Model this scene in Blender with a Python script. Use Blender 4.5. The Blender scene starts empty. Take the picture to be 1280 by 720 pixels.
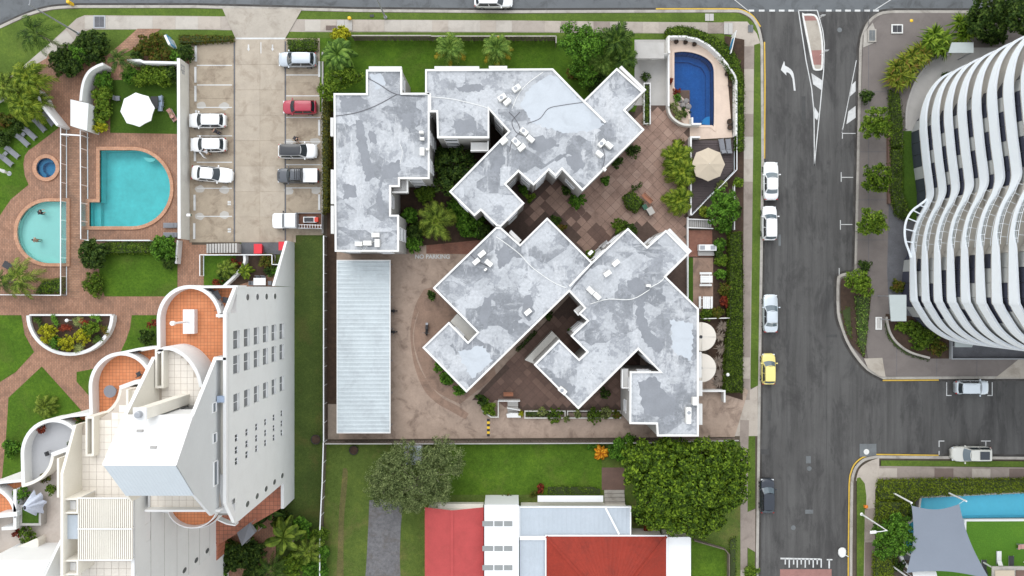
import bpy, math, random
import numpy as np
from mathutils import Vector, Matrix, noise as mnoise
from mathutils.geometry import tessellate_polygon

# ------------------------------------------------------------------ camera, sky, sun, exposure
sc = bpy.context.scene
COL = sc.collection
HC = 90.0                                   # height of the drone above the ground, metres
cam_d = bpy.data.cameras.new('camera'); cam = bpy.data.objects.new('camera', cam_d); COL.objects.link(cam)
cam.location = (0, 0, HC); cam.rotation_euler = (0, 0, 0)
cam_d.sensor_width = 36; cam_d.lens = 36 * HC / 128.0; cam_d.clip_start = 0.5; cam_d.clip_end = 2000
sc.camera = cam
SUN_EL, SUN_AZ = 52.0, -18.0                 # elevation; azimuth from north towards east
w = bpy.data.worlds.new('World'); sc.world = w; w.use_nodes = True
nt = w.node_tree; nt.nodes.clear()
sky = nt.nodes.new('ShaderNodeTexSky'); sky.sky_type = 'NISHITA'; sky.sun_disc = False
sky.sun_elevation = math.radians(SUN_EL); sky.sun_rotation = math.radians(SUN_AZ)
sky.air_density = 2.0; sky.dust_density = 0.2; sky.ozone_density = 1.0
bg = nt.nodes.new('ShaderNodeBackground'); bg.inputs[1].default_value = 0.15
wo = nt.nodes.new('ShaderNodeOutputWorld')
hs = nt.nodes.new('ShaderNodeHueSaturation'); hs.inputs['Saturation'].default_value = 0.22   # thin cloud: a paler sky
nt.links.new(sky.outputs[0], hs.inputs['Color']); nt.links.new(hs.outputs[0], bg.inputs[0]); nt.links.new(bg.outputs[0], wo.inputs[0])
sd = bpy.data.lights.new('sun', 'SUN'); sun = bpy.data.objects.new('sun', sd); COL.objects.link(sun)
sd.energy = 0.5; sd.angle = math.radians(40); sd.color = (1.0, 0.96, 0.9)
_e, _a = math.radians(SUN_EL), math.radians(SUN_AZ)
sun.rotation_euler = Vector((math.sin(_a) * math.cos(_e), math.cos(_a) * math.cos(_e), math.sin(_e))).to_track_quat('Z', 'Y').to_euler()
sc.view_settings.view_transform = 'Standard'; sc.view_settings.look = 'None'
sc.view_settings.exposure = 1.0; sc.view_settings.gamma = 1.0; sc.view_settings.use_curve_mapping = False
sc.render.engine = 'CYCLES'; sc.cycles.use_denoising = True
sc.cycles.max_bounces = 6; sc.cycles.diffuse_bounces = 3; sc.cycles.transparent_max_bounces = 8
sc.cycles.caustics_reflective = False; sc.cycles.caustics_refractive = False

R = math.radians
rng = random.Random(7)
def S(z): return (HC - z) / (HC * 10.0)
def P(px, py, z=0.0):
    """a point of the survey picture (10 px per metre at ground level) at height z"""
    s = S(z); return ((px - 640) * s, (360 - py) * s, z)
def PP(pts, z=0.0): return [P(x, y, z)[:2] for x, y in pts]

# ------------------------------------------------------------------ mesh helpers
WL = {}
def wl(o): return WL.get(o.name, Vector((0, 0, 0))) if o else Vector((0, 0, 0))
def tag(o, label=None, cat=None, group=None, kind=None):
    if label: o['label'] = label
    if cat: o['category'] = cat
    if group: o['group'] = group
    if kind: o['kind'] = kind
    return o
def thing(name, label, cat, loc=(0, 0, 0), group=None, rz=0.0):
    o = bpy.data.objects.new(name, None); COL.objects.link(o); o.location = loc; o.rotation_euler = (0, 0, rz)
    o.empty_display_size = 0.3
    WL[o.name] = Vector(loc)
    return tag(o, label, cat, group)
def link(name, me, parent=None, loc=(0, 0, 0), world=True, rot=None, scale=None):
    o = bpy.data.objects.new(name, me); COL.objects.link(o)
    loc = Vector(loc)
    if parent:
        o.parent = parent; o.location = loc - wl(parent) if world else loc
    else: o.location = loc
    WL[o.name] = loc
    if rot is not None: o.rotation_euler = rot
    if scale is not None: o.scale = scale
    return o
def copy_tree(o, parent=None):
    c = o.copy(); COL.objects.link(c)
    if parent: c.parent = parent; c.matrix_parent_inverse = Matrix()
    WL[c.name] = wl(o)
    for ch in list(o.children): copy_tree(ch, c)
    return c

class MB:
    def __init__(s): s.v = []; s.f = []; s.m = []
    def add(s, vs, fs, m=0):
        n = len(s.v); s.v += [tuple(p) for p in vs]
        for f in fs: s.f.append(tuple(i + n for i in f)); s.m.append(m)
        return s
    def poly(s, pts, z=0.0, m=0, holes=()):
        loops = [[Vector((p[0], p[1], 0)) for p in pts]] + [[Vector((p[0], p[1], 0)) for p in h] for h in holes]
        tri = tessellate_polygon(loops)
        flat = [p for l in loops for p in l]
        fs = []
        for a, b, c in tri:
            A, B, C = flat[a], flat[b], flat[c]
            fs.append((a, b, c) if (B - A).cross(C - A).z > 0 else (a, c, b))
        zz = z if callable(z) else (lambda x, y: z)
        return s.add([(p.x, p.y, zz(p.x, p.y)) for p in flat], fs, m)
    def prism(s, pts, z0, z1, m=0, mtop=None, holes=(), bottom=False):
        s.poly(pts, z1, m if mtop is None else mtop, holes)
        for ring in [pts] + list(holes):
            n = len(ring); zz = z1 if callable(z1) else (lambda x, y: z1)
            vs = [(p[0], p[1], z0) for p in ring] + [(p[0], p[1], zz(p[0], p[1])) for p in ring]
            s.add(vs, [(i, (i + 1) % n, n + (i + 1) % n, n + i) for i in range(n)], m)
        return s
    def box(s, c, size, rz=0.0, m=0, tilt=None):
        hx, hy, hz = size[0] / 2, size[1] / 2, size[2] / 2
        M = Matrix.Rotation(rz, 3, 'Z')
        if tilt: M = M @ Matrix.Rotation(tilt[1], 3, tilt[0])
        vs = [M @ Vector((x, y, z)) + Vector(c) for z in (-hz, hz) for x, y in ((-hx, -hy), (hx, -hy), (hx, hy), (-hx, hy))]
        return s.add(vs, [(3, 2, 1, 0), (4, 5, 6, 7), (0, 1, 5, 4), (1, 2, 6, 5), (2, 3, 7, 6), (3, 0, 4, 7)], m)
    def bar(s, a, b, wd, ht, m=0):
        """box along a-b; a,b at the mid height"""
        a = Vector(a); b = Vector(b); d = b - a; L = d.length
        if L < 1e-6: return s
        d.normalize(); up = Vector((0, 0, 1)) if abs(d.z) < .95 else Vector((1, 0, 0))
        u = d.cross(up).normalized() * (wd / 2); v = u.normalized().cross(d) * (ht / 2)
        vs = [a - u - v, a + u - v, a + u + v, a - u + v, b - u - v, b + u - v, b + u + v, b - u + v]
        return s.add(vs, [(0, 1, 2, 3), (7, 6, 5, 4), (0, 4, 5, 1), (1, 5, 6, 2), (2, 6, 7, 3), (3, 7, 4, 0)], m)
    def tube(s, path, r, n=8, m=0, cap=True):
        rs = r if isinstance(r, (list, tuple)) else [r] * len(path)
        path = [Vector(p) for p in path]; rings = []; base = len(s.v)
        for i, p in enumerate(path):
            d = (path[min(i + 1, len(path) - 1)] - path[max(i - 1, 0)]).normalized()
            up = Vector((0, 0, 1)) if abs(d.z) < .9 else Vector((1, 0, 0))
            u = d.cross(up).normalized(); v = u.cross(d)
            rings.append([p + (u * math.cos(t) + v * math.sin(t)) * rs[i] for t in [2 * math.pi * k / n for k in range(n)]])
        vs = [q for rg in rings for q in rg]; fs = []
        for i in range(len(path) - 1):
            for k in range(n):
                a = i * n + k; b = i * n + (k + 1) % n
                fs.append((a, b, b + n, a + n))
        if cap:
            fs.append(tuple(range(n))[::-1]); fs.append(tuple(range((len(path) - 1) * n, len(path) * n)))
        return s.add(vs, fs, m)
    def lathe(s, prof, c=(0, 0, 0), n=20, m=0, sx=1, sy=1):
        vs = []; fs = []
        for r, z in prof:
            vs += [(c[0] + r * sx * math.cos(2 * math.pi * k / n), c[1] + r * sy * math.sin(2 * math.pi * k / n), c[2] + z) for k in range(n)]
        for i in range(len(prof) - 1):
            for k in range(n):
                a = i * n + k; b = i * n + (k + 1) % n
                fs.append((a, b, b + n, a + n))
        fs.append(tuple(range(n))[::-1]); fs.append(tuple(range((len(prof) - 1) * n, len(prof) * n)))
        return s.add(vs, fs, m)
    def strip(s, path, thick, z0, z1, m=0, mtop=None, closed=False):
        """a wall along a plan path, thick metres wide"""
        L, Rr = offset_path(path, thick / 2, closed), offset_path(path, -thick / 2, closed)
        if closed: return s.prism(L if area(L) > 0 else L[::-1], z0, z1, m, mtop, holes=[Rr]) if abs(area(L)) > abs(area(Rr)) else s.prism(Rr, z0, z1, m, mtop, holes=[L])
        pts = Rr + L[::-1]
        if area(pts) < 0: pts = pts[::-1]
        return s.prism(pts, z0, z1, m, mtop)
    def grid(s, fn, nu, nv, m=0, flip=False):
        vs = [fn(i / nu, j / nv) for j in range(nv + 1) for i in range(nu + 1)]
        fs = []
        for j in range(nv):
            for i in range(nu):
                a = j * (nu + 1) + i; q = (a, a + 1, a + nu + 2, a + nu + 1)
                fs.append(q[::-1] if flip else q)
        return s.add(vs, fs, m)
    def mesh(s, name, mats, smooth=False, origin=Vector((0, 0, 0))):
        me = bpy.data.meshes.new(name)
        me.from_pydata([(v[0] - origin[0], v[1] - origin[1], v[2] - origin[2]) for v in s.v], [], s.f)
        ml = mats if isinstance(mats, (list, tuple)) else [mats]
        for x in ml: me.materials.append(M[x] if isinstance(x, str) else x)
        if len(ml) > 1: me.polygons.foreach_set('material_index', s.m)
        if smooth: me.polygons.foreach_set('use_smooth', [True] * len(me.polygons))
        me.update(); return me
    def build(s, name, mats, parent=None, smooth=False, local=False):
        """world coordinates unless local; origin at the middle of the base"""
        if local:
            o = link(name, s.mesh(name, mats, smooth), parent, (0, 0, 0), world=False); return o
        a = np.array(s.v); lo, hi = a.min(0), a.max(0)
        org = Vector(((lo[0] + hi[0]) / 2, (lo[1] + hi[1]) / 2, lo[2]))
        return link(name, s.mesh(name, mats, smooth, org), parent, org)

def area(p): return sum(p[i][0] * p[(i + 1) % len(p)][1] - p[(i + 1) % len(p)][0] * p[i][1] for i in range(len(p))) / 2
def ccw(p): return list(p) if area(p) > 0 else list(p)[::-1]
def offset_path(path, d, closed=False):
    n = len(path); out = []
    for i in range(n):
        p = Vector(path[i][:2])
        a = Vector(path[i - 1][:2]) if (i > 0 or closed) else None
        b = Vector(path[(i + 1) % n][:2]) if (i < n - 1 or closed) else None
        ns = []
        if a is not None and (p - a).length > 1e-9: t = (p - a).normalized(); ns.append(Vector((-t.y, t.x)))
        if b is not None and (b - p).length > 1e-9: t = (b - p).normalized(); ns.append(Vector((-t.y, t.x)))
        if len(ns) == 2:
            m = ns[0] + ns[1]
            if m.length < .2: m = ns[0]
            m = m.normalized(); k = max(.45, m.dot(ns[0])); q = p + m * (d / k)
        else: q = p + ns[0] * d
        out.append((q.x, q.y))
    return out
def inset(poly, d):
    poly = ccw(poly); return offset_path(poly, d, True)     # ccw: left normal points inward
def arc(cx, cy, rx, ry, a0, a1, n=16): return [(cx + rx * math.cos(R(a0 + (a1 - a0) * i / n)), cy - ry * math.sin(R(a0 + (a1 - a0) * i / n))) for i in range(n + 1)]
def inside(p, poly):
    x, y = p; c = False; j = len(poly) - 1
    for i in range(len(poly)):
        xi, yi = poly[i]; xj, yj = poly[j]
        if (yi > y) != (yj > y) and x < (xj - xi) * (y - yi) / (yj - yi) + xi: c = not c
        j = i
    return c
def smooth_path(pts, n=6, closed=False):
    out = []; N = len(pts); g = lambda i: np.array(pts[i % N] if closed else pts[max(0, min(N - 1, i))], float)
    for i in range(N if closed else N - 1):
        a, b, c, d = g(i - 1), g(i), g(i + 1), g(i + 2)
        for k in range(n):
            t = k / n
            out.append(tuple(.5 * (2 * b + (c - a) * t + (2 * a - 5 * b + 4 * c - d) * t * t + (3 * b - a - 3 * c + d) * t ** 3)))
    if not closed: out.append(tuple(pts[-1]))
    return out

# ------------------------------------------------------------------ materials
M = {}
def srgb(r, g, b):
    f = lambda c: (c / 12.92 if c <= .04045 else ((c + .055) / 1.055) ** 2.4)
    return (f(r / 255), f(g / 255), f(b / 255))
class NT:
    def __init__(s, name):
        s.mat = bpy.data.materials.new(name); s.mat.use_nodes = True; s.t = s.mat.node_tree; s.t.nodes.clear(); M[name] = s.mat
        s.out = s.n('OutputMaterial'); s.b = s.n('BsdfPrincipled'); s.l(s.b.outputs[0], s.out.inputs[0]); s.pos = None
    def n(s, typ, **kw):
        nd = s.t.nodes.new('ShaderNode' + typ)
        for k, v in kw.items(): setattr(nd, k, v)
        return nd
    def l(s, a, b): s.t.links.new(a, b)
    def p(s):
        if s.pos is None: s.pos = s.n('NewGeometry').outputs['Position']
        return s.pos
    def mapped(s, scale=(1, 1, 1), rot=0.0):
        m = s.n('Mapping'); m.inputs['Scale'].default_value = scale; m.inputs['Rotation'].default_value = (0, 0, rot); s.l(s.p(), m.inputs[0]); return m.outputs[0]
    def noise(s, scale, detail=4, rough=.6, dist=0.0, vec=None):
        nd = s.n('TexNoise'); nd.inputs['Scale'].default_value = scale; nd.inputs['Detail'].default_value = detail
        nd.inputs['Roughness'].default_value = rough; nd.inputs['Distortion'].default_value = dist
        s.l(vec if vec is not None else s.p(), nd.inputs['Vector']); return nd.outputs['Fac']
    def ramp(s, fac, stops):
        r = s.n('ValToRGB'); e = r.color_ramp.elements
        while len(e) < len(stops): e.new(.5)
        for i, (p, c) in enumerate(stops):
            e[i].position = p; e[i].color = (c, c, c, 1) if not isinstance(c, (tuple, list)) else (*c[:3], 1)
        s.l(fac, r.inputs[0]); return r.outputs[0]
    def mix(s, fac, a, b, mode='MIX'):
        m = s.n('Mix', data_type='RGBA', blend_type=mode)
        for sock, v in ((m.inputs[0], fac), (m.inputs[6], a), (m.inputs[7], b)):
            if hasattr(v, 'is_linked') or hasattr(v, 'links'): s.l(v, sock)
            elif isinstance(v, (int, float)): sock.default_value = v
            else: sock.default_value = (*v[:3], 1)
        return m.outputs[2]
    def color(s, c):
        if isinstance(c, (tuple, list)): s.b.inputs['Base Color'].default_value = (*c[:3], 1)
        else: s.l(c, s.b.inputs['Base Color'])
    def rough(s, v, metal=0.0, spec=None):
        s.b.inputs['Roughness'].default_value = v; s.b.inputs['Metallic'].default_value = metal
        if spec is not None: s.b.inputs['Specular IOR Level'].default_value = spec
    def bump(s, h, strength=.3, dist=.02):
        b = s.n('Bump'); b.inputs['Strength'].default_value = strength; b.inputs['Distance'].default_value = dist
        s.l(h, b.inputs['Height']); s.l(b.outputs[0], s.b.inputs['Normal'])
def mulc(c, k): return tuple(min(1, max(0, x * k)) for x in c)
def plain(name, c, rough=.6, var=.12, scale=1.5, fine=9.0, metal=0.0, bump=0.0, stain=0.0, stain_c=(.05, .045, .04), spec=None):
    """one colour with blotches, fine grain and optional stains"""
    t = NT(name)
    a = t.noise(scale, 5); b = t.noise(fine, 3)
    f = t.mix(.4, a, b)
    col = t.ramp(f, [(.3, mulc(c, 1 - var)), (.55, c), (.75, mulc(c, 1 + var * .8))])
    if stain > 0:
        sf = t.ramp(t.noise(.55, 7, .68, .6), [(.5, 0.0), (.68, stain)])
        col = t.mix(sf, col, stain_c)
    t.color(col); t.rough(rough, metal, spec)
    if bump > 0: t.bump(b, bump)
    return t
def paint(name, c, rough=.3, metal=0.0, coat=0.0):
    t = NT(name); t.color(c); t.rough(rough, metal)
    if coat: t.b.inputs['Coat Weight'].default_value = coat; t.b.inputs['Coat Roughness'].default_value = .08
    return t
def bricks(name, c1, c2, mortar, bw, bh, size=.012, rot=0.0, offset=.5, var=.25, rough=.75, stain=.35, spec=None):
    t = NT(name); br = t.n('TexBrick'); br.offset = offset; br.inputs['Scale'].default_value = 1.0
    br.inputs['Brick Width'].default_value = bw; br.inputs['Row Height'].default_value = bh; br.inputs['Mortar Size'].default_value = size
    br.inputs['Color1'].default_value = (*c1, 1); br.inputs['Color2'].default_value = (*c2, 1); br.inputs['Mortar'].default_value = (*mortar, 1)
    t.l(t.mapped(rot=rot), br.inputs['Vector'])
    n = t.ramp(t.noise(.9, 6, .65), [(.3, 1 - var), (.7, 1 + var * .6)])
    col = t.mix(1.0, br.outputs['Color'], n, 'MULTIPLY')
    if stain: col = t.mix(t.ramp(t.noise(.35, 7, .7, .8), [(.48, 0.0), (.7, stain)]), col, (.05, .04, .035))
    t.color(col); t.rough(rough, spec=spec); t.bump(br.outputs['Fac'], -.35, .01); return t
def grass(name, c, dry=(.14, .12, .04), dryamt=.35, var=.35):
    t = NT(name)
    a = t.noise(.35, 6, .65); b = t.noise(3.0, 5, .7); c3 = t.noise(9, 6, .75)
    base = t.ramp(t.mix(.5, a, b), [(.3, mulc(c, 1 - var)), (.5, c), (.72, mulc((c[0] * 1.25, c[1] * 1.1, c[2]), 1 + var))])
    base = t.mix(t.ramp(t.noise(.22, 7, .7, .5), [(.52, 0.0), (.75, dryamt)]), base, dry)
    col = t.mix(1.0, base, t.ramp(c3, [(.28, .62), (.72, 1.38)]), 'MULTIPLY')
    t.color(col); t.rough(.9, spec=.15); t.bump(c3, .8, .05); return t
def leaf(name, dark, mid, light, trans=.22, rough=.55, spec=.12, extra=None):
    t = NT(name)
    yl = lambda c, k: (min(.8, c[0] * k * 1.02), min(.8, c[1] * k), c[2] * k * .5)
    dark, mid, light = yl(dark, .8), yl(mid, 1.25), yl(light, 1.55)
    g = t.n('NewGeometry')
    f = t.mix(.4, g.outputs['Random Per Island'], t.ramp(t.noise(1.5, 4, .7), [(.3, 0.0), (.7, 1.0)]))
    stops = [(.15, dark), (.5, mid), (.85, light)]
    if extra: stops = [(.1, dark), (.4, mid), (.66, light), (.8, extra)]
    col = t.ramp(f, stops)
    t.color(col); t.rough(rough, spec=spec)
    tr = t.n('BsdfTranslucent'); t.l(col, tr.inputs[0]); mx = t.n('MixShader'); mx.inputs[0].default_value = trans
    t.l(t.b.outputs[0], mx.inputs[1]); t.l(tr.outputs[0], mx.inputs[2]); t.l(mx.outputs[0], t.out.inputs[0]); return t
def water(name, tint, wave=1.2, strength=.25):
    t = NT(name); t.t.nodes.remove(t.b)
    tr = t.n('BsdfTransparent'); tr.inputs[0].default_value = (*tint, 1)
    gl = t.n('BsdfGlossy'); gl.inputs['Roughness'].default_value = .06; gl.inputs[0].default_value = (1, 1, 1, 1)
    fr = t.n('Fresnel'); fr.inputs[0].default_value = 1.33
    b = t.n('Bump'); b.inputs['Strength'].default_value = strength; b.inputs['Distance'].default_value = .05
    t.l(t.noise(wave, 3, .55, .7), b.inputs['Height']); t.l(b.outputs[0], gl.inputs['Normal']); t.l(b.outputs[0], fr.inputs['Normal'])
    mx = t.n('MixShader'); t.l(fr.outputs[0], mx.inputs[0]); t.l(tr.outputs[0], mx.inputs[1]); t.l(gl.outputs[0], mx.inputs[2]); t.l(mx.outputs[0], t.out.inputs[0])
def glass(name, tint=(.75, .85, .85), fac=.12):
    t = NT(name); t.t.nodes.remove(t.b)
    tr = t.n('BsdfTransparent'); tr.inputs[0].default_value = (*tint, 1)
    gl = t.n('BsdfGlossy'); gl.inputs['Roughness'].default_value = .05
    mx = t.n('MixShader'); mx.inputs[0].default_value = fac; t.l(tr.outputs[0], mx.inputs[1]); t.l(gl.outputs[0], mx.inputs[2]); t.l(mx.outputs[0], t.out.inputs[0])

def mk_materials():
    # --- ground surfaces
    t = NT('asphalt')
    a = t.noise(.12, 7, .65); st = t.noise(.55, 7, .7, .3, vec=t.mapped((1.6, .1, 1))); fine = t.noise(22, 4, .8); bl = t.noise(.30, 8, .72, .5, vec=t.mapped((1.3, .45, 1)))
    c = t.ramp(a, [(.3, (.083, .080, .077)), (.7, (.112, .109, .105))])
    c = t.mix(t.ramp(st, [(.43, 0.0), (.64, .6)]), c, (.047, .045, .044))
    c = t.mix(t.ramp(bl, [(.50, 0.0), (.58, .5), (.70, .85)]), c, (.042, .040, .040))
    c = t.mix(t.ramp(t.noise(1.7, 8, .75), [(.62, 0.0), (.72, .5)]), c, (.045, .043, .042))
    c = t.mix(t.ramp(t.noise(.8, 8, .75, .2), [(.60, 0.0), (.75, .35)]), c, (.16, .157, .152))
    c = t.mix(1.0, c, t.ramp(fine, [(.2, .7), (.8, 1.3)]), 'MULTIPLY')
    t.color(c); t.rough(.85, spec=.25); t.bump(fine, .3, .01)
    plain('asphalt_patch', (.15, .16, .165), .85, .2, .5, 20, stain=.4)
    plain('asphalt_blue', (.125, .133, .14), .85, .25, .25, 18, stain=.6, stain_c=(.04, .04, .04))
    plain('asphalt_dark', (.062, .061, .06), .85, .25, .5, 18, stain=.5, stain_c=(.02, .02, .02))
    plain('red_asphalt', (.3, .15, .13), .85, .25, 1, 18)
    plain('earth', (.09, .07, .05), .95, .4, .8, 7)
    plain('mulch', (.06, .035, .022), .95, .5, 2, 11, bump=.8)
    t = plain('gravel', (.17, .165, .17), .95, .5, 3, 22, bump=1.0, stain=.5, stain_c=(.1, .075, .05))
    plain('concrete', (.40, .355, .30), .85, .14, .7, 7, stain=.42, stain_c=(.17, .135, .1), bump=.15)
    plain('concrete_lot', (.41, .35, .28), .85, .16, .8, 9, stain=.5, stain_c=(.2, .15, .105), bump=.15)
    plain('concrete_bay', (.36, .295, .22), .85, .2, .9, 8, stain=.7, stain_c=(.15, .105, .07), bump=.15)
    plain('concrete_pale', (.44, .42, .395), .8, .1, .8, 8, stain=.3, stain_c=(.3, .28, .25))
    plain('concrete_kerb', (.40, .37, .33), .85, .2, 1.2, 8, stain=.5, stain_c=(.12, .1, .08))
    plain('driveway', (.40, .30, .235), .85, .22, .7, 5, stain=.65, stain_c=(.11, .07, .05), bump=.2)
    plain('driveway_band', (.31, .205, .15), .85, .25, .9, 6, stain=.55, stain_c=(.09, .06, .05))
    plain('pavement_pink', (.175, .15, .137), .85, .14, .6, 7, stain=.3, stain_c=(.1, .085, .08))
    plain('pavement_dark', (.12, .12, .13), .8, .3, .9, 7, stain=.4, stain_c=(.05, .05, .05))
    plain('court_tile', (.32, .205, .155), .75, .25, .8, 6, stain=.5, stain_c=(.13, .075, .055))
    plain('court_tile_dark', (.15, .088, .066), .75, .25, .8, 6, stain=.5, stain_c=(.10, .06, .045))  # courtyard shade put into the tile colour; elsewhere a plain dark brown
    plain('court_grout', (.10, .065, .05), .9, .3, 2, 8)
    bricks('brick_paving', (.29, .145, .085), (.37, .195, .12), (.17, .10, .07), .42, .21, .02, R(90), stain=.35)
    bricks('brick_paving_side', (.32, .165, .095), (.40, .22, .135), (.17, .11, .08), .42, .21, .02, 0, stain=.4)
    bricks('brick_red', (.27, .10, .06), (.33, .14, .09), (.1, .06, .045), .24, .115, .014, 0, stain=.3)
    bricks('terracotta_tile', (.62, .215, .085), (.66, .25, .105), (.34, .13, .06), .34, .34, .018, 0, 0.0, .12, stain=.1)
    bricks('terracotta_low', (.40, .14, .08), (.45, .17, .1), (.2, .08, .05), .5, .5, .03, 0, 0.0, .2, stain=.4)
    bricks('coping', (.46, .23, .13), (.54, .29, .18), (.32, .19, .13), .3, .3, .015, 0, .5, .15, stain=.15)
    plain('beige_tile', (.80, .74, .66), .7, .07, .7, 6, stain=.12, stain_c=(.55, .47, .38))
    plain('beige_grout', (.52, .45, .38), .9, .1)
    plain('pool_paving', (.66, .52, .42), .75, .1, .8, 6, stain=.2, stain_c=(.4, .3, .24))
    plain('deck_board', (.075, .055, .055), .7, .3, 1.2, 9)
    grass('lawn', (.07, .135, .012), dryamt=.5, var=.42, dry=(.12, .12, .035)); grass('lawn_dark', (.06, .122, .010), dryamt=.4, var=.4, dry=(.11, .115, .03)); grass('lawn_verge', (.085, .135, .022), dryamt=.15)
    grass('lawn_rough', (.085, .125, .025), dryamt=.85, dry=(.17, .14, .055)); grass('lawn_dry', (.13, .12, .045), dryamt=.6, dry=(.19, .15, .075)); grass('lawn_side', (.06, .09, .02), dryamt=.55, dry=(.13, .10, .035))
    grass('turf', (.05, .10, .012), dryamt=0.0, var=.15); grass('turf_bright', (.08, .19, .02), dryamt=0.0, var=.1)
    plain('road_paint', (.60, .60, .59), .7, .12, 2.5, 16, stain=.45, stain_c=(.25, .245, .24)); plain('road_paint_worn', (.6, .59, .57), .7, .25, 3, 14)
    plain('yellow_paint', (.62, .40, .05), .7, .25, 2, 12); plain('white_kerb', (.7, .69, .66), .7, .2, 2, 9)
    plain('paint_patch', (.43, .405, .37), .8, .1, 1.5, 9)
    # --- buildings
    t = NT('membrane')
    a = t.noise(.17, 9, .66, .25); b = t.noise(.42, 10, .68, .2, vec=t.mapped((1, 1, 1), .9)); cdet = t.noise(3.2, 5, .7)
    vo = t.n('TexVoronoi'); vo.distance = 'CHEBYCHEV'; vo.inputs['Scale'].default_value = .33; vo.inputs['Randomness'].default_value = .85; t.l(t.mapped((1, 1.5, 1), .78), vo.inputs['Vector'])
    sheet = t.n('SeparateColor'); t.l(vo.outputs['Color'], sheet.inputs[0])
    base = t.ramp(t.mix(.22, a, sheet.outputs[0]), [(.38, (.205, .215, .232)), (.45, (.265, .275, .293)), (.465, (.38, .391, .41)), (.6, (.475, .487, .507))])
    patch = t.mix(t.ramp(b, [(.54, 0.0), (.555, .8), (.62, .8), (.635, .2)]), base, (0.277, 0.288, 0.310))
    br = t.mix(t.ramp(t.noise(.6, 9, .75, .3, vec=t.mapped((1, .3, 1), .75)), [(.55, 0.0), (.62, .75), (.7, .4)]), patch, (0.533, 0.540, 0.554))
    br = t.mix(t.ramp(t.noise(.5, 9, .75, .3, vec=t.mapped((.3, 1, 1), .1)), [(.56, 0.0), (.63, .6), (.7, .3)]), br, (0.504, 0.515, 0.529))
    dk = t.mix(t.ramp(t.noise(1.0, 9, .75, .3), [(.60, 0.0), (.66, .6)]), br, (0.223, 0.230, 0.245))
    for ang, sc_ in ((math.radians(45), 1.0), (math.radians(-45), 1.3)):
        bt = t.n('TexBrick'); bt.inputs['Scale'].default_value = sc_; bt.inputs['Brick Width'].default_value = 4.5; bt.inputs['Row Height'].default_value = 1.05; bt.inputs['Mortar Size'].default_value = .018; bt.inputs['Color1'].default_value = bt.inputs['Color2'].default_value = (0, 0, 0, 1); bt.inputs['Mortar'].default_value = (1, 1, 1, 1)
        t.l(t.mapped(rot=ang), bt.inputs['Vector']); dk = t.mix(t.mix(1.0, bt.outputs['Color'], t.ramp(t.noise(.5, 5), [(.48, 0.0), (.6, .35)]), 'MULTIPLY'), dk, (.2, .205, .22))
    dk = t.mix(t.ramp(t.noise(2.6, 6, .75), [(.66, 0.0), (.70, .7)]), dk, (.20, .205, .215))
    dk = t.mix(t.ramp(t.noise(1.3, 7, .75, 1.2), [(.64, 0.0), (.68, .6)]), dk, (.6, .61, .63))
    col = t.mix(1.0, dk, t.ramp(cdet, [(.3, .8), (.7, 1.12)]), 'MULTIPLY')
    t.color(col); t.rough(.6, spec=.4); t.bump(cdet, .15, .02)
    plain('membrane_dark', (.225, .235, .255), .65, .16, .8, 5, stain=.3, stain_c=(.17, .175, .19)); plain('membrane_light', (.47, .50, .535), .6, .08, .8, 6, stain=.35, stain_c=(.33, .345, .37))
    plain('parapet_white', (.76, .75, .73), .7, .08, 1.0, 8, stain=.12, stain_c=(.4, .38, .35))
    plain('wall_grey', (.40, .385, .365), .8, .14, .8, 6, stain=.4, stain_c=(.2, .18, .16))
    plain('wall_white', (.70, .695, .685), .65, .05, .6, 6)
    plain('wall_cream', (.74, .70, .62), .7, .07, .6, 6, stain=.1, stain_c=(.5, .45, .36))
    t = plain('tower_grey', (.68, .685, .675), .75, .06, .4, 5, stain=.14, stain_c=(.5, .49, .46)); 
    plain('wall_side', (.62, .60, .55), .75, .1, .7, 6, stain=.25, stain_c=(.4, .37, .33))
    plain('podium_grey', (.30, .31, .32), .75, .1); plain('tower_panel', (.36, .365, .355), .7, .08); plain('tower_white', (.76, .80, .84), .5, .03)
    plain('soffit_beige', (.52, .49, .44), .75, .08)
    plain('timber_fence', (.17, .135, .11), .85, .35, 1.5, 8, stain=.5, stain_c=(.05, .04, .035))
    plain('timber_deck', (.3, .24, .19), .85, .25, 1.5, 8)
    plain('sheet_pale', (.50, .55, .57), .5, .12, .5, 4, metal=.1, stain=.5, stain_c=(.36, .39, .41))
    plain('sheet_blue', (.42, .465, .51), .5, .08, .5, 4, stain=.3, stain_c=(.33, .36, .39)); plain('sheet_ice', (.50, .55, .595), .5, .05, .5, 4); plain('sheet_white', (.80, .80, .80), .5, .04, .4, 5)
    plain('sheet_pink', (.43, .07, .068), .6, .14, .5, 5, stain=.35, stain_c=(.30, .055, .05), spec=.2); plain('sheet_red', (.27, .032, .018), .6, .22, .5, 4, stain=.5, stain_c=(.15, .026, .018), spec=.2)
    plain('skylight', (.26, .27, .265), .35, .12)
    paint('white_metal', (.8, .8, .8), .4); paint('grey_metal', (.33, .34, .36), .45, .3); paint('dark_metal', (.03, .03, .035), .5)
    plain('ac_white', (.78, .77, .74), .5, .05); paint('ac_fan', (.12, .12, .13), .6); paint('cable_dark', (.12, .12, .13), .7); plain('cable_white', (.7, .7, .68), .7, .1)
    t = NT('window_glass'); t.color((.025, .03, .04)); t.rough(.08, spec=.6)
    t = NT('window_pale'); t.color((.16, .18, .2)); t.rough(.1, spec=.6)
    t = NT('tower_glass'); t.color((.05, .053, .075)); t.rough(.06, spec=.7)
    t = NT('car_glass'); t.color((.02, .028, .034)); t.rough(.05, spec=.7)
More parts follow.
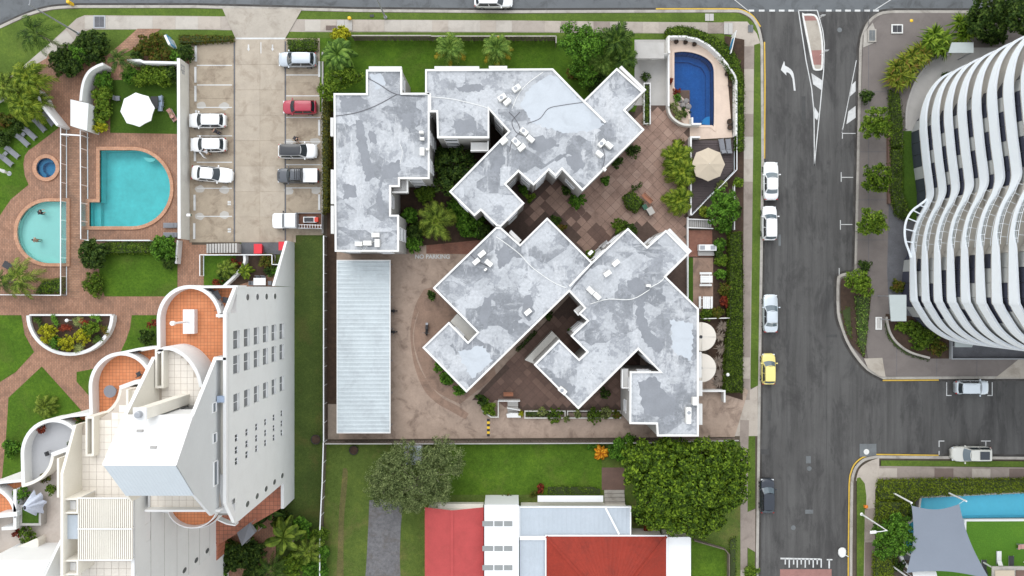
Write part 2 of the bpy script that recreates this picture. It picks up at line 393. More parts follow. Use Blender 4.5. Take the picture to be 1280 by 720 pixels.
    t = NT('car_glass_light'); t.color((.10, .13, .15)); t.rough(.08, spec=.7)
    glass('fence_glass', (.8, .86, .88), .16); glass('rail_glass', (.72, .74, .74), .1)
    # --- water
    water('water_lagoon', (.52, .88, .89), 1.6, .6); water('water_shallow', (.72, .95, .93), 1.2, .3); water('water_blue', (.22, .55, .84), 1.2, .2); water('water_sky', (.50, .86, .94), 1.0, .3)
    plain('basin_lagoon', (.36, .80, .80), .6, .2, .35, 1.6); plain('basin_pale', (.62, .86, .82), .6, .05, .8, 3); plain('basin_sky', (.45, .80, .90), .6, .05, .8, 3)  # mottling of the lagoon basin stands in for light rippled by water
    bricks('basin_blue', (.15, .33, .53), (.20, .41, .60), (.09, .22, .40), .16, .16, .02, 0, 0.0, .15, stain=0)
    plain('pool_step', (.4, .75, .8), .6, .05)
    # --- foliage
    leaf('leaf_mango', (.014, .032, .008), (.05, .098, .015), (.14, .21, .03))
    leaf('leaf_olive', (.035, .055, .035), (.10, .14, .09), (.22, .26, .21))
    leaf('leaf_hedge', (.02, .045, .01), (.055, .105, .018), (.12, .18, .035))
    leaf('leaf_dark', (.010, .025, .008), (.025, .055, .016), (.07, .11, .035))
    leaf('leaf_green', (.02, .055, .01), (.05, .13, .022), (.12, .24, .05))
    leaf('leaf_bright', (.03, .065, .01), (.075, .14, .02), (.17, .24, .05))
    leaf('leaf_yellow', (.12, .14, .01), (.26, .27, .02), (.42, .40, .05))
    leaf('leaf_croton', (.02, .035, .01), (.045, .07, .014), (.10, .10, .025), extra=(.14, .05, .02))
    leaf('leaf_red', (.06, .01, .012), (.13, .022, .025), (.24, .05, .04))
    leaf('leaf_orange', (.35, .10, .01), (.62, .25, .03), (.75, .42, .08))
    leaf('leaf_grey', (.05, .07, .04), (.12, .15, .09), (.25, .28, .18))
    leaf('leaf_palm', (.03, .055, .012), (.09, .14, .03), (.21, .26, .08)); leaf('leaf_palm_yellow', (.035, .07, .008), (.10, .155, .025), (.24, .27, .06))
    leaf('leaf_palm_dark', (.012, .03, .01), (.035, .075, .018), (.10, .15, .05)); leaf('leaf_fan', (.03, .075, .02), (.085, .16, .05), (.2, .28, .11)); leaf('leaf_dead', (.2, .12, .02), (.42, .27, .04), (.5, .36, .1))
    plain('bark', (.16, .13, .10), .9, .35, 2, 10, bump=.6); plain('bark_pale', (.32, .28, .22), .9, .3, 2, 10, bump=.6)
    # --- objects
    for k, c in dict(white=(.80, .80, .80), silver=(.42, .46, .50), silver_pale=(.60, .65, .69), red=(.35, .015, .04), black=(.012, .014, .018), graphite=(.08, .085, .095), navy=(.028, .034, .046), beige=(.58, .57, .52), yellow=(.78, .66, .22)).items():
        paint('car_' + k, c, .28, .35 if k in ('silver', 'silver_pale', 'graphite', 'navy') else 0.0, .6)
    plain('rubber', (.02, .02, .02), .85, .2); paint('rim', (.45, .45, .46), .35, .8); paint('chrome', (.6, .6, .6), .2, .9)
    paint('headlight', (.7, .72, .74), .1); paint('taillight', (.35, .01, .01), .15); paint('trim_black', (.02, .02, .022), .6)
    plain('canvas_white', (.80, .80, .79), .8, .03); plain('canvas_cream', (.50, .42, .32), .8, .05); plain('sail_grey', (.20, .225, .27), .8, .06, .4, 5, stain=.25, stain_c=(.2, .22, .27))
    plain('fabric_grey', (.20, .205, .225), .85, .1); plain('fabric_blue', (.33, .40, .52), .85, .15); plain('fabric_dark', (.05, .05, .055), .85, .2); plain('fabric_towel', (.52, .56, .66), .9, .2, 3, 9)
    plain('timber_seat', (.42, .17, .09), .7, .2, 2, 10); plain('bin_green', (.02, .09, .05), .5, .1); paint('bin_red', (.62, .02, .035), .45); plain('pot_dark', (.025, .022, .022), .7, .2)
    paint('sign_blue', (.03, .22, .42), .4); paint('yellow', (.8, .5, .02), .5); paint('orange', (.7, .2, .02), .5); paint('red_plastic', (.55, .04, .02), .5)
    plain('tank_cream', (.74, .68, .60), .7, .06, .8, 6); plain('rock', (.22, .2, .19), .9, .3, 2, 9, bump=.5); plain('dead_branch', (.25, .2, .16), .9, .3)
    plain('awning_grey', (.44, .48, .47), .7, .06); plain('rust_tray', (.16, .075, .045), .8, .35, 2, 9)
    plain('skin', (.45, .26, .18), .6, .08); paint('hair_dark', (.02, .014, .01), .6); plain('shirt_dark', (.02, .02, .025), .85, .1); plain('shirt_pale', (.55, .55, .56), .85, .1); plain('shirt_pink', (.5, .27, .24), .85, .1); plain('trouser_dark', (.03, .032, .045), .85, .1); plain('trouser_tan', (.28, .2, .13), .85, .1)
mk_materials()
# ------------------------------------------------------------------ pools that are cut into the ground
POOL_LAGOON = [(125.5, 188), (166, 188)] + arc(166, 235.5, 47.5, 47.5, 85, -90, 22) + [(112.5, 283), (112.5, 253), (125.5, 253)]
POOL_WADE = [(84, 252), (62, 252)] + arc(62, 290.5, 39.5, 38.5, 95, 270, 20) + [(84, 329)]
POOL_SPA = arc(58.5, 210, 12.3, 12.3, 0, 345, 23)
POOL_BLUE = smooth_path([(842.5, 66), (852, 65), (864, 66), (877, 70), (886, 76), (891, 84), (892, 100), (892, 154), (890, 157)], 3) + [(864, 156.5), (862, 142), (861, 130), (854, 124), (847, 117), (842.5, 109)]
POOL_SKY = [(1151, 622), (1300, 615), (1300, 647), (1206, 648), (1204, 668), (1190, 690), (1165, 697), (1146, 697), (1134, 690), (1130, 675), (1135, 655), (1148, 645)]
POOLS = [POOL_LAGOON, POOL_WADE, POOL_SPA, POOL_BLUE, POOL_SKY]

# ------------------------------------------------------------------ ground, road, blocks
_k = [0]
def flat(name, label, pts, mat, parent=None, holes=(), z=None, cat=None):
    """a sheet of ground laid on whatever was laid before it"""
    if z is None: _k[0] += 1; z = 0.0 + .0035 * _k[0]
    mb = MB(); mb.poly(ccw(PP(pts)), z, 0, [PP(h) for h in holes])
    o = mb.build(name, mat, parent)
    if parent is None: tag(o, label, cat or name.split('_')[-1], kind='structure')
    o['z'] = z
    return o
def rect(x0, y0, x1, y1): return [(x0, y0), (x1, y0), (x1, y1), (x0, y1)]
mb = MB(); mb.poly([(-200, -200), (200, -200), (200, 200), (-200, 200)], -.2, 0, [PP(p) for p in POOLS])
tag(mb.build('ground', 'earth'), 'bare earth under the whole neighbourhood', 'ground', kind='structure')
ROADZ = -.13
mb = MB(); mb.poly(PP(rect(-500, -500, 1500, 52)[::-1]), ROADZ)
tag(mb.build('road', 'asphalt_blue'), 'blue grey asphalt street along the top edge', 'road', kind='structure')
mb = MB(); mb.poly(PP(rect(930, 14, 1125, 1200)[::-1]), ROADZ + .008)
road = tag(mb.build('road', 'asphalt'), 'grey asphalt road beside the parked white cars', 'road', kind='structure')
mb = MB(); mb.poly(PP(rect(1066, 455, 1600, 590)[::-1]), ROADZ + .012)
side_street = tag(mb.build('road', 'asphalt'), 'dark asphalt side street between the tower and the sail', 'road', kind='structure')

K_W = smooth_path([(-400, 240), (-60, 62), (0, 32), (35, 16.5), (65, 8.5), (100, 6.5)], 4) + [(240, 6.5), (450, 11.5), (640, 13), (920, 12)] + smooth_path([(926, 12.5), (934, 16), (943, 23), (950, 36), (954, 55)], 3) + [(955, 200), (951, 480), (948, 720), (945, 1000)]
K_NE = [(1500, 13), (1118, 13)] + smooth_path([(1110, 13.5), (1098, 16), (1086, 25), (1077.5, 42), (1074, 62)], 3) + [(1068, 338)] + smooth_path([(1064, 341), (1057, 341), (1049, 344), (1046, 352), (1046, 390), (1051, 410), (1058, 428), (1069, 446), (1084, 463), (1104, 474)], 3) + [(1280, 473.5), (1500, 474)]
K_SE = [(1061, 1000), (1062, 690)] + smooth_path([(1063, 610), (1064, 597), (1069, 583), (1080, 573), (1095, 569.5)], 3) + [(1280, 571), (1500, 572)]
def block(name, label, edge, rest, mat, holes=()):
    mb = MB(); mb.prism(ccw(PP(edge + rest)), ROADZ - .05, 0.0, 0, holes=[PP(h) for h in holes])
    return tag(mb.build(name, mat), label, 'ground', kind='structure')
block('terrain', 'raised block of land under the resort and the white roofed flats', K_W, [(-400, 1000)], 'earth', POOLS[:4])
block('terrain', 'raised block of land under the curved tower', K_NE, [], 'pavement_pink')
block('terrain', 'raised block of land under the grey shade sail', K_SE, [(1500, 1000)], 'earth', POOLS[4:])
def kerb(label, edge, inward=1, wd=.34):
    pts = PP(edge); mb = MB(); mb.strip(offset_path(pts, inward * wd * .5), wd, ROADZ - .04, .03, 0)
    return tag(mb.build('kerb', 'concrete_kerb'), label, 'kerb', kind='structure')
kerb('pale concrete kerb round the resort corner and along the flats', K_W, -1)
kerb('pale concrete kerb round the tower pavement', K_NE, 1)
kerb('pale concrete kerb round the shade sail corner', K_SE, -1)
def gutter_line(edge, i0, i1, mat, name, off=-.06, wd=.14):
    pts = PP(edge)[i0:i1]; mb = MB(); mb.strip(offset_path(pts, off), wd, .024, .034 if 0 else .036); return mb.build(name, mat, None)

def gutter(edge, i0, i1, side):
    m = MB(); m.strip(offset_path(PP(edge)[i0:i1], side * .16), .3, ROADZ - .02, ROADZ + .017); return m.build('gutter', 'asphalt_gutter', road)
plain('asphalt_gutter', (.045, .04, .036), .8, .4, .8, 7, stain=.5, stain_c=(.12, .115, .11))  # darker asphalt for the strip along the kerbs
gutter(K_W, 0, len(K_W), 1); gutter(K_NE, 0, len(K_NE), -1); gutter(K_SE, 0, len(K_SE), 1)
def slabs(parent, pts, width, length, mat, z, gap=.02, start=0.0):
    """a row of cast slabs along a centre line (metres), each a piece of its own"""
    me_cache = {}
    segs = [(Vector(pts[i]), Vector(pts[i + 1])) for i in range(len(pts) - 1)]
    for a, b in segs:
        L = (b - a).length; n = max(1, round(L / length)); l = L / n; d = (b - a).normalized(); an = math.atan2(d.y, d.x)
        key = round(l, 3)
        if key not in me_cache:
            m = MB(); m.box((0, 0, 0), (l - gap, width, .05)); me_cache[key] = [m.mesh('slab', mt) for mt in mat]
        for i in range(n):
            c = a + d * (l * (i + .5))
            link('slab', me_cache[key][rng.randrange(len(mat))], parent, (c.x, c.y, z + rng.uniform(-.002, .002)), rot=(0, 0, an))
# tone variants of the footpath concrete
for k, (c, s_) in enumerate((((.46, .42, .37), .3), ((.38, .33, .285), .45), ((.43, .375, .32), .4))):
    plain('path_%d' % k, c, .85, .12, .9, 8, stain=s_, stain_c=(.2, .16, .13))
plain('path_dark', (.17, .125, .105), .85, .15, .9, 8, stain=.5, stain_c=(.1, .07, .06)); plain('path_mid', (.29, .24, .205), .85, .15, .9, 8, stain=.5, stain_c=(.14, .11, .09))
PATHS = ['path_0', 'path_0', 'path_2']

# --- verge and street paths
flat('lawn', 'mown grass verge along the top street', [(-400, 245), (-60, 66), (0, 36), (36, 20.5), (66, 12.5), (102, 10.5), (240, 10.5), (450, 15.5), (640, 17), (922, 16), (934, 21), (945, 32), (951, 50), (951, 60), (900, 60), (650, 50), (-100, 180), (-400, 400)], 'lawn_verge')
fp = flat('footpath', 'pale slab footpath along the top street', [(-60, 155), (-60, 130), (-2, 108), (30, 82), (60, 56), (82, 36), (96, 23), (106, 19), (240, 20), (276, 20.5), (305, 20), (360, 24), (640, 25.5), (860, 28), (935, 28), (935, 42), (860, 42), (640, 40.5), (380, 40), (300, 38), (240, 37), (112, 37), (102, 41), (88, 56), (62, 79), (30, 105), (0, 131)], 'path_1')
zp = fp['z'] + .0
slabs(fp, PP([(-30, 132), (0, 119), (30, 93), (60, 67), (88, 44)]), 1.65, 2.6, PATHS, zp)
slabs(fp, PP([(106, 28.3), (276, 29)]), 1.6, 2.9, PATHS, zp)
slabs(fp, PP([(381, 32), (640, 33)]), 1.4, 2.0, ['path_2', 'path_1', 'path_0'], zp)
slabs(fp, PP([(640, 33), (905, 35)]), 1.36, 2.0, ['path_2', 'path_1', 'path_mid'], zp)
fp2 = flat('footpath', 'straight slab footpath beside the long clipped hedge', [(929, 40), (944, 40), (942.5, 60), (940, 340), (938, 500), (934.5, 600), (934, 740), (922.5, 740), (923, 600), (926.5, 500), (926, 340), (928.5, 60)], 'path_1')
slabs(fp2, PP([(936, 58), (933, 340)]), 1.33, 2.8, ['path_0', 'path_2', 'path_mid'], fp2['z'])
slabs(fp2, PP([(933, 340), (931.5, 500), (928.5, 600), (928.5, 740)]), 1.1, 2.6, ['path_2', 'path_mid', 'path_mid'], fp2['z'])
flat('pavement', 'concrete ramp at the street corner by the hedge', [(905, 27), (934, 27), (946, 42), (951, 56), (943, 56), (929, 60), (917, 44), (905, 43)], 'path_2')
vg = flat('lawn', 'narrow grass verge beside the parked cars', [(943, 56), (950, 54), (951.5, 200), (947.5, 483), (938, 485), (939.5, 340)], 'lawn_verge')
flat('lawn', 'grass verge strip beside the black car', [(935, 544), (944, 543), (944, 635), (934.5, 640)], 'lawn_verge')
flat('lawn', 'grass verge strip near the comb marking', [(934.5, 684), (943.5, 690), (943, 760), (934.5, 760)], 'lawn_verge')
flat('driveway', 'concrete crossing at the flats driveway mouth', [(918, 488), (938, 487), (947, 482), (947, 545), (918, 545)], 'path_2')
flat('driveway', 'concrete crossing near the clipped lawn', [(880, 647), (922, 648), (934, 640), (944, 636), (944, 690), (934, 684), (922, 660), (905, 672), (880, 668)], 'path_mid')
# --- resort (left)
flat('paving', 'brown brick paving round the resort pools', [(-300, 160), (20, 95), (58, 73), (62, 66), (76, 84), (98, 80), (112, 70), (240, 70), (240, 306), (345, 306), (345, 820), (-300, 820)], 'brick_paving', holes=[POOL_LAGOON, POOL_WADE, POOL_SPA])
flat('path', 'brick entry path from the top street', [(172, 36), (202, 36), (176, 56), (150, 70), (128, 88), (118, 90), (126, 76), (150, 56)], 'brick_paving_side')
flat('paving', 'light brick path between the two glass fences', rect(86, 150, 100, 372), 'brick_paving_side')
flat('lawn', 'green turf under the sun loungers', [(73.6, 160), (46, 181), (36, 188), (31, 195), (29.5, 205), (31, 219), (36, 231), (14, 249), (3, 265), (-20, 300), (-300, 300), (-300, 110), (50, 110)], 'lawn_dark')
flat('lawn', 'green turf under the white octagonal umbrella', [(138, 100), (223, 100), (223, 167.5), (138, 166)], 'turf')
flat('lawn', 'mown lawn below the lagoon pool', [(126, 304), (222, 304), (222, 370.5), (131, 370.5), (124, 345)], 'lawn_dark')
flat('lawn', 'lawn left of the half round planter', [(-100, 394), (27, 394), (31, 418), (43, 440), (20, 465), (-100, 540)], 'lawn_dark')
flat('lawn', 'pointed lawn with the round bush', [(52.5, 458), (101, 512), (125, 600), (2, 606), (8, 545), (11, 497)], 'lawn_dark')
flat('lawn', 'small lawn corner beside the lower orange terrace', [(96, 465), (112, 462), (140, 455), (140, 520), (112, 495), (96, 477)], 'lawn_dark')
flat('lawn', 'lawn corner right of the half round planter', [(165, 394), (215, 394), (215, 445), (150, 442), (158, 425), (163, 410)], 'lawn_dark')
flat('lawn', 'small lawn inside the white railing', rect(255, 318, 300, 358), 'lawn_dark')
flat('mulch_bed', 'planted bed by the service steps', [(296, 318), (345, 318), (345, 340), (300, 356), (286, 358)], 'mulch', cat='bed')
flat('paving', 'grey service pad with the red bins', rect(302, 302, 352, 318), 'pavement_dark')
# --- open car park
lot = flat('parking_lot', 'stained concrete car park of the resort', [(237, 48), (404, 48), (404, 294), (370, 294), (370, 303), (237, 303)], 'concrete_bay')
flat('driveway', 'flared concrete driveway from the street', [(278, 10.5), (378, 11.5), (357, 48), (294.5, 48)], 'concrete')
M['concrete_lot'].name = 'concrete_lot'
plain('concrete_lot_b', (.385, .325, .255), .85, .16, .8, 9, stain=.6, stain_c=(.2, .15, .105), bump=.15)
def lot_slabs(x0, y0, x1, y1, nx, ny, mats, lift=.0):
    for i in range(nx):
        for j in range(ny):
            a = P(x0 + (x1 - x0) * i / nx, y0 + (y1 - y0) * (j + 1) / ny); b = P(x0 + (x1 - x0) * (i + 1) / nx, y0 + (y1 - y0) * j / ny)
            m = MB(); m.box(((a[0] + b[0]) / 2, (a[1] + b[1]) / 2, lot['z']), (b[0] - a[0] - .03, b[1] - a[1] - .03, .04 + lift + .002 * ((i + j) % 2)))
            m.build('slab', mats[rng.randrange(len(mats))], lot)
lot_slabs(294.5, 49, 356, 303, 2, 8, ['concrete_lot', 'concrete_lot_b'])
lot_slabs(238, 52, 292.5, 302, 1, 7, ['concrete_bay']); lot_slabs(358, 66, 402.5, 293, 1, 6, ['concrete_bay'])
zl = lot['z'] + .0265
for x in (293.3, 357): m_ = MB(); a, b = P(x, 52), P(x, 302); m_.bar((a[0], a[1], lot['z'] + .012), (b[0], b[1], lot['z'] + .012), .16, .03); m_.build('drain', 'pavement_dark', lot)
def mark(name, parent, pts, mat='road_paint', z=None, th=.004):
    m = MB(); z = zl if z is None else z; m.prism(ccw(PP(pts)), z - .012, z); return m.build(name, mat, parent)
for y in (82, 106.5, 134.5, 170, 203, 235.5, 270.5): mark('marking', lot, rect(246.5, y - .6, 290.5, y + .6))
for y in (94, 120, 147, 177.5, 206, 235, ): mark('marking', lot, rect(358, y - .6, 401, y + .6))
mark('marking', lot, rect(326, 53, 327, 67)); 
for x in (311, 341):
    mark('marking', lot, [(x - .8, 56), (x + .8, 56), (x + .8, 61), (x + 2, 61), (x, 64.5), (x - 2, 61), (x - .8, 61)])
for x, y in ((252, 132), (281, 133), (250, 236.5), (281, 237.5), (250, 270.5), (281, 269), (394, 177), (361, 178.5), (361, 239), (395, 238)):
    mark('paint_patch', lot, [(x + (px_ - x) * (1 + .3 * mnoise.noise((px_ * .3, py_ * .3, x))), y + (py_ - y) * (1 + .3 * mnoise.noise((py_ * .3, px_ * .3, y)))) for px_, py_ in arc(x, y, 6, 4.6, 0, 345, 23)], 'paint_patch', zl - .0035)
for x, y in ((287, 254), (287, 288)): mark('marking', lot, rect(x - 2, y - 2.6, x + 2, y - .3)); mark('marking', lot, rect(x - 2, y + .5, x + 2, y + 2.6))
flat('threshold', 'white painted line across the car park entrance', rect(295, 47.4, 357, 49.4), 'road_paint', z=zl + .004, cat='line')
for k, (x, y) in enumerate(((245.5, 67.5), (245, 94), (245, 117.5), (244, 253.5), (243.5, 289), (246, 148), (244.5, 192), (399.5, 160), (399.5, 253), (399.5, 87))):
    lab = ['topmost', 'second from the top of the empty bays', 'third from the top of the empty bays', 'beside the empty bay below the tilted white sedan', 'in the bottom bay beside the long wall', 'behind the upper white hatchback', 'behind the white car with its door open', 'in the bay below the red car', 'in the bay above the tray truck', 'in the bay below the silver hatchback'][k]
    a = P(x, y); m = MB(); m.prism([(a[0] - .13, a[1] - .98), (a[0] + .13, a[1] - .98), (a[0] + .13, a[1] + .98), (a[0] - .13, a[1] + .98)], .0, lot['z'] + .13)
    tag(m.build('wheel_stop', 'road_paint'), 'white wheel stop %s%s' % ('in the left row, ' if k < 3 else '', lab), 'wheel stop', 'wheel stops in the car park')
# --- side strips and the flats' grounds
flat('lawn', 'long narrow lawn beside the tall grey wall', [(300, 293), (405, 293), (405, 640), (380, 720), (300, 720)], 'lawn_side', z=.01)
flat('mulch_bed', 'dark earth strip behind the carport', rect(409, 60, 424, 546), 'mulch', cat='bed')
drive = flat('driveway', 'worn brown concrete driveway of the flats', [(421, 300), (640, 290), (935, 488), (918, 546), (410, 549), (410, 546), (421, 546)], 'driveway')
flat('driveway', 'concrete bay behind the carport', rect(410, 505, 424, 549), 'timber_deck')
band = flat('driveway', 'curved darker band in the driveway', smooth_path([(540, 366), (524, 388), (517, 412), (517, 430), (523, 455), (537, 480), (553, 497), (572, 507), (586, 517)], 4) + smooth_path([(582, 524), (562, 513), (545, 503), (530, 487), (519, 460), (514, 432), (513.5, 408), (520, 380), (530, 362)], 4), 'driveway_band')
flat('driveway', 'smooth brown apron inside the driveway curve', smooth_path([(530, 362), (524, 388), (518, 412), (520, 440), (540, 484), (575, 505)], 4) + [(620, 470), (600, 340)], 'driveway_band')
flat('paving', 'red brick paving by the No Parking sign', [(533, 292), (600, 300), (600, 318), (533, 317)], 'brick_red')
flat('lawn', 'shaded lawn behind the timber fence', [(400, 48), (800, 48), (800, 140), (400, 140)], 'lawn_dark')
flat('mulch_bed', 'dark planted bed between the flats', [(500, 130), (640, 130), (640, 296), (500, 310)], 'mulch', cat='bed')
COURT = [(620, 300), (600, 240), (640, 190), (760, 120), (790, 150), (803, 113), (862, 113), (862, 330), (877, 330), (877, 400), (800, 350), (700, 320)]
court = flat('courtyard', 'brown tiled courtyard between the white roofed flats', COURT, 'court_grout')
flat('paving', 'pale concrete entry behind the white gate', rect(793, 50, 834, 132), 'concrete_pale')
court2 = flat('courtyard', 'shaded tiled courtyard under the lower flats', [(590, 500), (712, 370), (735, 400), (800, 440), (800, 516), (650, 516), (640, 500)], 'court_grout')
def tiles(parent, poly_px, size, ang, z, mats, name='tile', limit=300, gap=.03, th=.03, zref=0.0, focus=None, avoid=()):
    poly = PP(poly_px, zref); av = [PP(a, zref) for a in avoid]; a = np.array(poly); c = a.mean(0); r = np.abs(a - c).max() * 1.5; n = int(r / size) + 1
    ca, sa = math.cos(ang), math.sin(ang); got = []
    for i in range(-n, n + 1):
        for j in range(-n, n + 1):
            ctr = (c[0] + (i * ca - j * sa) * size, c[1] + (i * sa + j * ca) * size); h = size * (.3 if zref else .5)
            if all(inside((ctr[0] + (u * ca - v * sa) * h, ctr[1] + (u * sa + v * ca) * h), poly) for u in (-1, 1) for v in (-1, 1)) and not any(inside(ctr, q) for q in av): got.append(ctr)
    mes = []
    for mt in mats:
        m = MB(); m.box((0, 0, 0), (size - gap, size - gap, th)); mes.append(m.mesh(name, mt))
    if len(got) > limit: got = got[:limit]
    for x, y in got: link(name, mes[rng.randrange(len(mes))], parent, (x, y, z + rng.uniform(-.003, .003)), rot=(0, 0, ang))
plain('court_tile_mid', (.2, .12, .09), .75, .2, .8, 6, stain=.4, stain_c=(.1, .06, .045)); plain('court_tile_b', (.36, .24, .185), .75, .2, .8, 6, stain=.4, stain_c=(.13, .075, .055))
tiles(court, [(770, 185), (800, 130), (838, 130), (862, 150), (862, 330), (835, 300), (800, 285), (770, 300), (700, 262), (720, 240)], .92, R(45), court['z'] + .004, ['court_tile', 'court_tile_b', 'court_tile'])
tiles(court, [(648, 260), (690, 220), (725, 245), (745, 255), (770, 300), (740, 325), (690, 270), (650, 290)], .92, R(45), court['z'] + .004, ['court_tile_dark', 'court_tile_dark', 'court_tile'], limit=90)  # darker tiles paint in the shade on this side of the courtyard
tiles(court2, [(592, 498), (690, 390), (730, 395), (800, 450), (800, 514), (640, 514)], .78, R(45), court2['z'] + .004, ['court_tile_dark', 'court_tile_dark', 'court_tile_mid'], limit=260)  # dark tile tones stand in for shade in the enclosed well
# north-east garden and deck
flat('paving', 'cream paving round the blue pool', [(833, 50), (870, 52), (890, 62), (916, 96), (917, 172), (862, 175), (862, 160), (840, 150), (833, 140)], 'pool_paving', holes=[POOL_BLUE])
flat('mulch_bed', 'planted strip along the footpath hedge', [(905, 45), (930, 50), (928, 500), (896, 490), (880, 420), (880, 270), (918, 210)], 'mulch', cat='bed')
flat('lawn', 'thin grass strip beside the picnic tables', rect(858.5, 322, 866.5, 380), 'turf')
flat('paving', 'brown paving under the picnic tables', [(866, 322), (891, 322), (891, 388), (866, 388)], 'driveway_band')
flat('paving', 'orange brick paving by the stair', rect(860, 288, 890, 321), 'brick_red')
# southern neighbour
flat('lawn', 'patchy lawn right of the boundary fence', [(405, 553), (925, 552), (925, 760), (405, 760)], 'lawn_rough')
flat('lawn', 'smooth green lawn between the two big trees', [(560, 554), (752, 554), (752, 618), (560, 618)], 'lawn')
flat('path', 'grey gravel drive below the round tree', smooth_path([(462, 625), (500, 626), (501, 660), (500, 700), (503, 760)], 3) + smooth_path([(452, 760), (457, 720), (459, 690), (461, 650)], 3), 'gravel')
flat('path', 'worn dry wheel track in the patchy lawn', smooth_path([(429, 585), (435, 588), (433, 620), (430, 660), (430, 760)], 3) + smooth_path([(418, 760), (422, 700), (424, 640)], 3), 'lawn_dry')
flat('paving', 'brown slab beside the big tree', rect(752, 584, 781, 612), 'court_tile_dark')
flat('lawn', 'clipped lawn corner by the white roof', [(863, 672), (905, 682), (909, 760), (863, 760)], 'lawn')
# tower side
pave = flat('pavement', 'pinkish grey pavement round the curved tower', [(1078, 45), (1100, 20), (1118, 17), (1400, 17), (1400, 470), (1106, 470), (1085, 455), (1070, 345), (1075, 150)], 'pavement_pink')
for a, b in (((1076, 115), (1107, 115)), ((1074, 190), (1107, 190)), ((1072, 250), (1106, 250)), ((1070, 300), (1110, 300)), ((1085, 370), (1103, 370)), ((1120, 430), (1120, 470)), ((1170, 432), (1170, 470)), ((1220, 440), (1220, 470)), ((1085, 20), (1085, 335))):
    m = MB(); A, B = P(*a), P(*b); m.bar((A[0], A[1], pave['z'] + .002), (B[0], B[1], pave['z'] + .002), .05, .008); m.build('joint', 'pavement_dark', pave)
flat('paving', 'pale stone forecourt under the tower', [(1131, 140), (1140, 105), (1160, 70), (1215, 60), (1260, 60), (1260, 170), (1131, 172)], 'concrete_pale')
flat('lawn', 'green turf strip beside the tower', [(1128, 164), (1142, 164), (1150, 300), (1135, 280), (1125, 240)], 'turf')
flat('paving', 'dark stone paving at the tower entrance', [(1110, 255), (1122, 275), (1180, 280), (1180, 420), (1112, 420), (1108, 340)], 'pavement_dark')
flat('mulch_bed', 'curved garden bed at the tower foot', smooth_path([(1106, 392), (1109, 412), (1118, 428), (1135, 440), (1160, 448)], 3) + [(1186, 448), (1186, 400)], 'mulch', cat='bed')
flat('paving', 'dark paved light court under the tower', [(1186, 420), (1400, 420), (1400, 449), (1186, 449)], 'pavement_dark')
flat('paving', 'cream ramp by the light court', [(1243, 472), (1272, 449), (1400, 449), (1400, 472)], 'concrete')
flat('mulch_bed', 'kerbside garden bed in the corner island', smooth_path([(1054, 348), (1050, 352), (1050, 385), (1056, 415), (1064, 432)], 3) + [(1080, 448), (1088, 370), (1086, 345)], 'mulch', cat='bed')
flat('pavement', 'pale ramp at the rounded tower corner', [(1079, 448), (1102, 447), (1106, 471), (1098, 470), (1084, 460)], 'concrete')
flat('pavement', 'pale ramp at the upper pavement corner', [(1078, 60), (1079, 42), (1090, 29), (1093, 38), (1092, 54)], 'concrete_kerb')
# shade sail side
fp3 = flat('footpath', 'footpath along the dark side street', [(1096, 582), (1400, 585), (1400, 597), (1097, 599)], 'path_mid')
flat('pavement', 'pale curved footpath corner by the shade sail', smooth_path([(1098, 572), (1084, 577), (1073, 586), (1069, 600)], 3) + [(1080, 607), (1082, 640), (1093, 640), (1093, 612), (1098, 600)], 'path_2')
slabs(fp3, PP([(1097, 590.5), (1400, 591.5)]), 1.15, 2.4, ['path_mid', 'path_dark', 'path_mid', 'path_2'], fp3['z'])
flat('lawn', 'grass strip along the side street kerb', [(1100, 575), (1400, 577), (1400, 584), (1100, 582)], 'lawn_verge')
flat('lawn', 'curved grass strip by the yellow kerb', [(1070, 597), (1074, 596), (1080, 604), (1082, 620), (1078, 760), (1070, 760)], 'lawn_verge')
fp4 = flat('footpath', 'brown footpath beside the shade sail hedge', [(1080, 636), (1093, 634), (1092, 760), (1078, 760)], 'path_mid')
slabs(fp4, PP([(1087, 636), (1085, 760)]), 1.15, 2.0, ['path_dark', 'path_mid'], fp4['z'])
flat('lawn', 'bright turf between the long pool and the cabana', [(1206, 649), (1400, 649), (1400, 760), (1150, 760), (1150, 690), (1206, 690)], 'turf_bright', holes=[])
flat('paving', 'grey pool surround under the hedge', [(1146, 617), (1400, 610), (1400, 649), (1206, 649), (1205, 700), (1130, 700), (1126, 675), (1132, 652), (1145, 644)], 'pavement_dark', holes=[POOL_SKY], z=.004)
# --- painted marks on the roads
zr = ROADZ + .022
def rmark(pts, mat='road_paint', name='marking', parent=road, z=zr): return mark(name, parent, pts, mat, z)
def rline(a, b, w=1.1, mat='road_paint', parent=road, z=zr):
    d = Vector((b[0] - a[0], b[1] - a[1])).normalized(); n = Vector((-d.y, d.x)) * w / 2
    return rmark([(a[0] + n.x, a[1] + n.y), (b[0] + n.x, b[1] + n.y), (b[0] - n.x, b[1] - n.y), (a[0] - n.x, a[1] - n.y)], mat, parent=parent, z=z)
for x in (936, 949, 962, 974, 986, 1033, 1045, 1057, 1069, 1081, 1092): rmark(rect(x, 11.6, x + 7, 14))
rline((1094, 12), (1116, -2), 1); rline((917, -2), (938, 15), .8, 'road_paint_worn')
ISL = [(998.5, 12.5), (1008, 75), (1015, 110), (1018, 140), (1018.5, 207)]; ISR = [(1022, 12.5), (1029, 38), (1031, 55), (1030, 88), (1026, 130), (1021, 180), (1018.5, 207)]
for A in (ISL, ISR):
    for i in range(len(A) - 1): rline(A[i], A[i + 1], 1.2)
rline((998, 12.5), (1022, 12.5), 1.2)
rmark([(1014.5, 91), (1028, 100), (1027, 112), (1017, 105)]); rmark([(1018.5, 133), (1024, 142), (1022, 150), (1019, 147)])
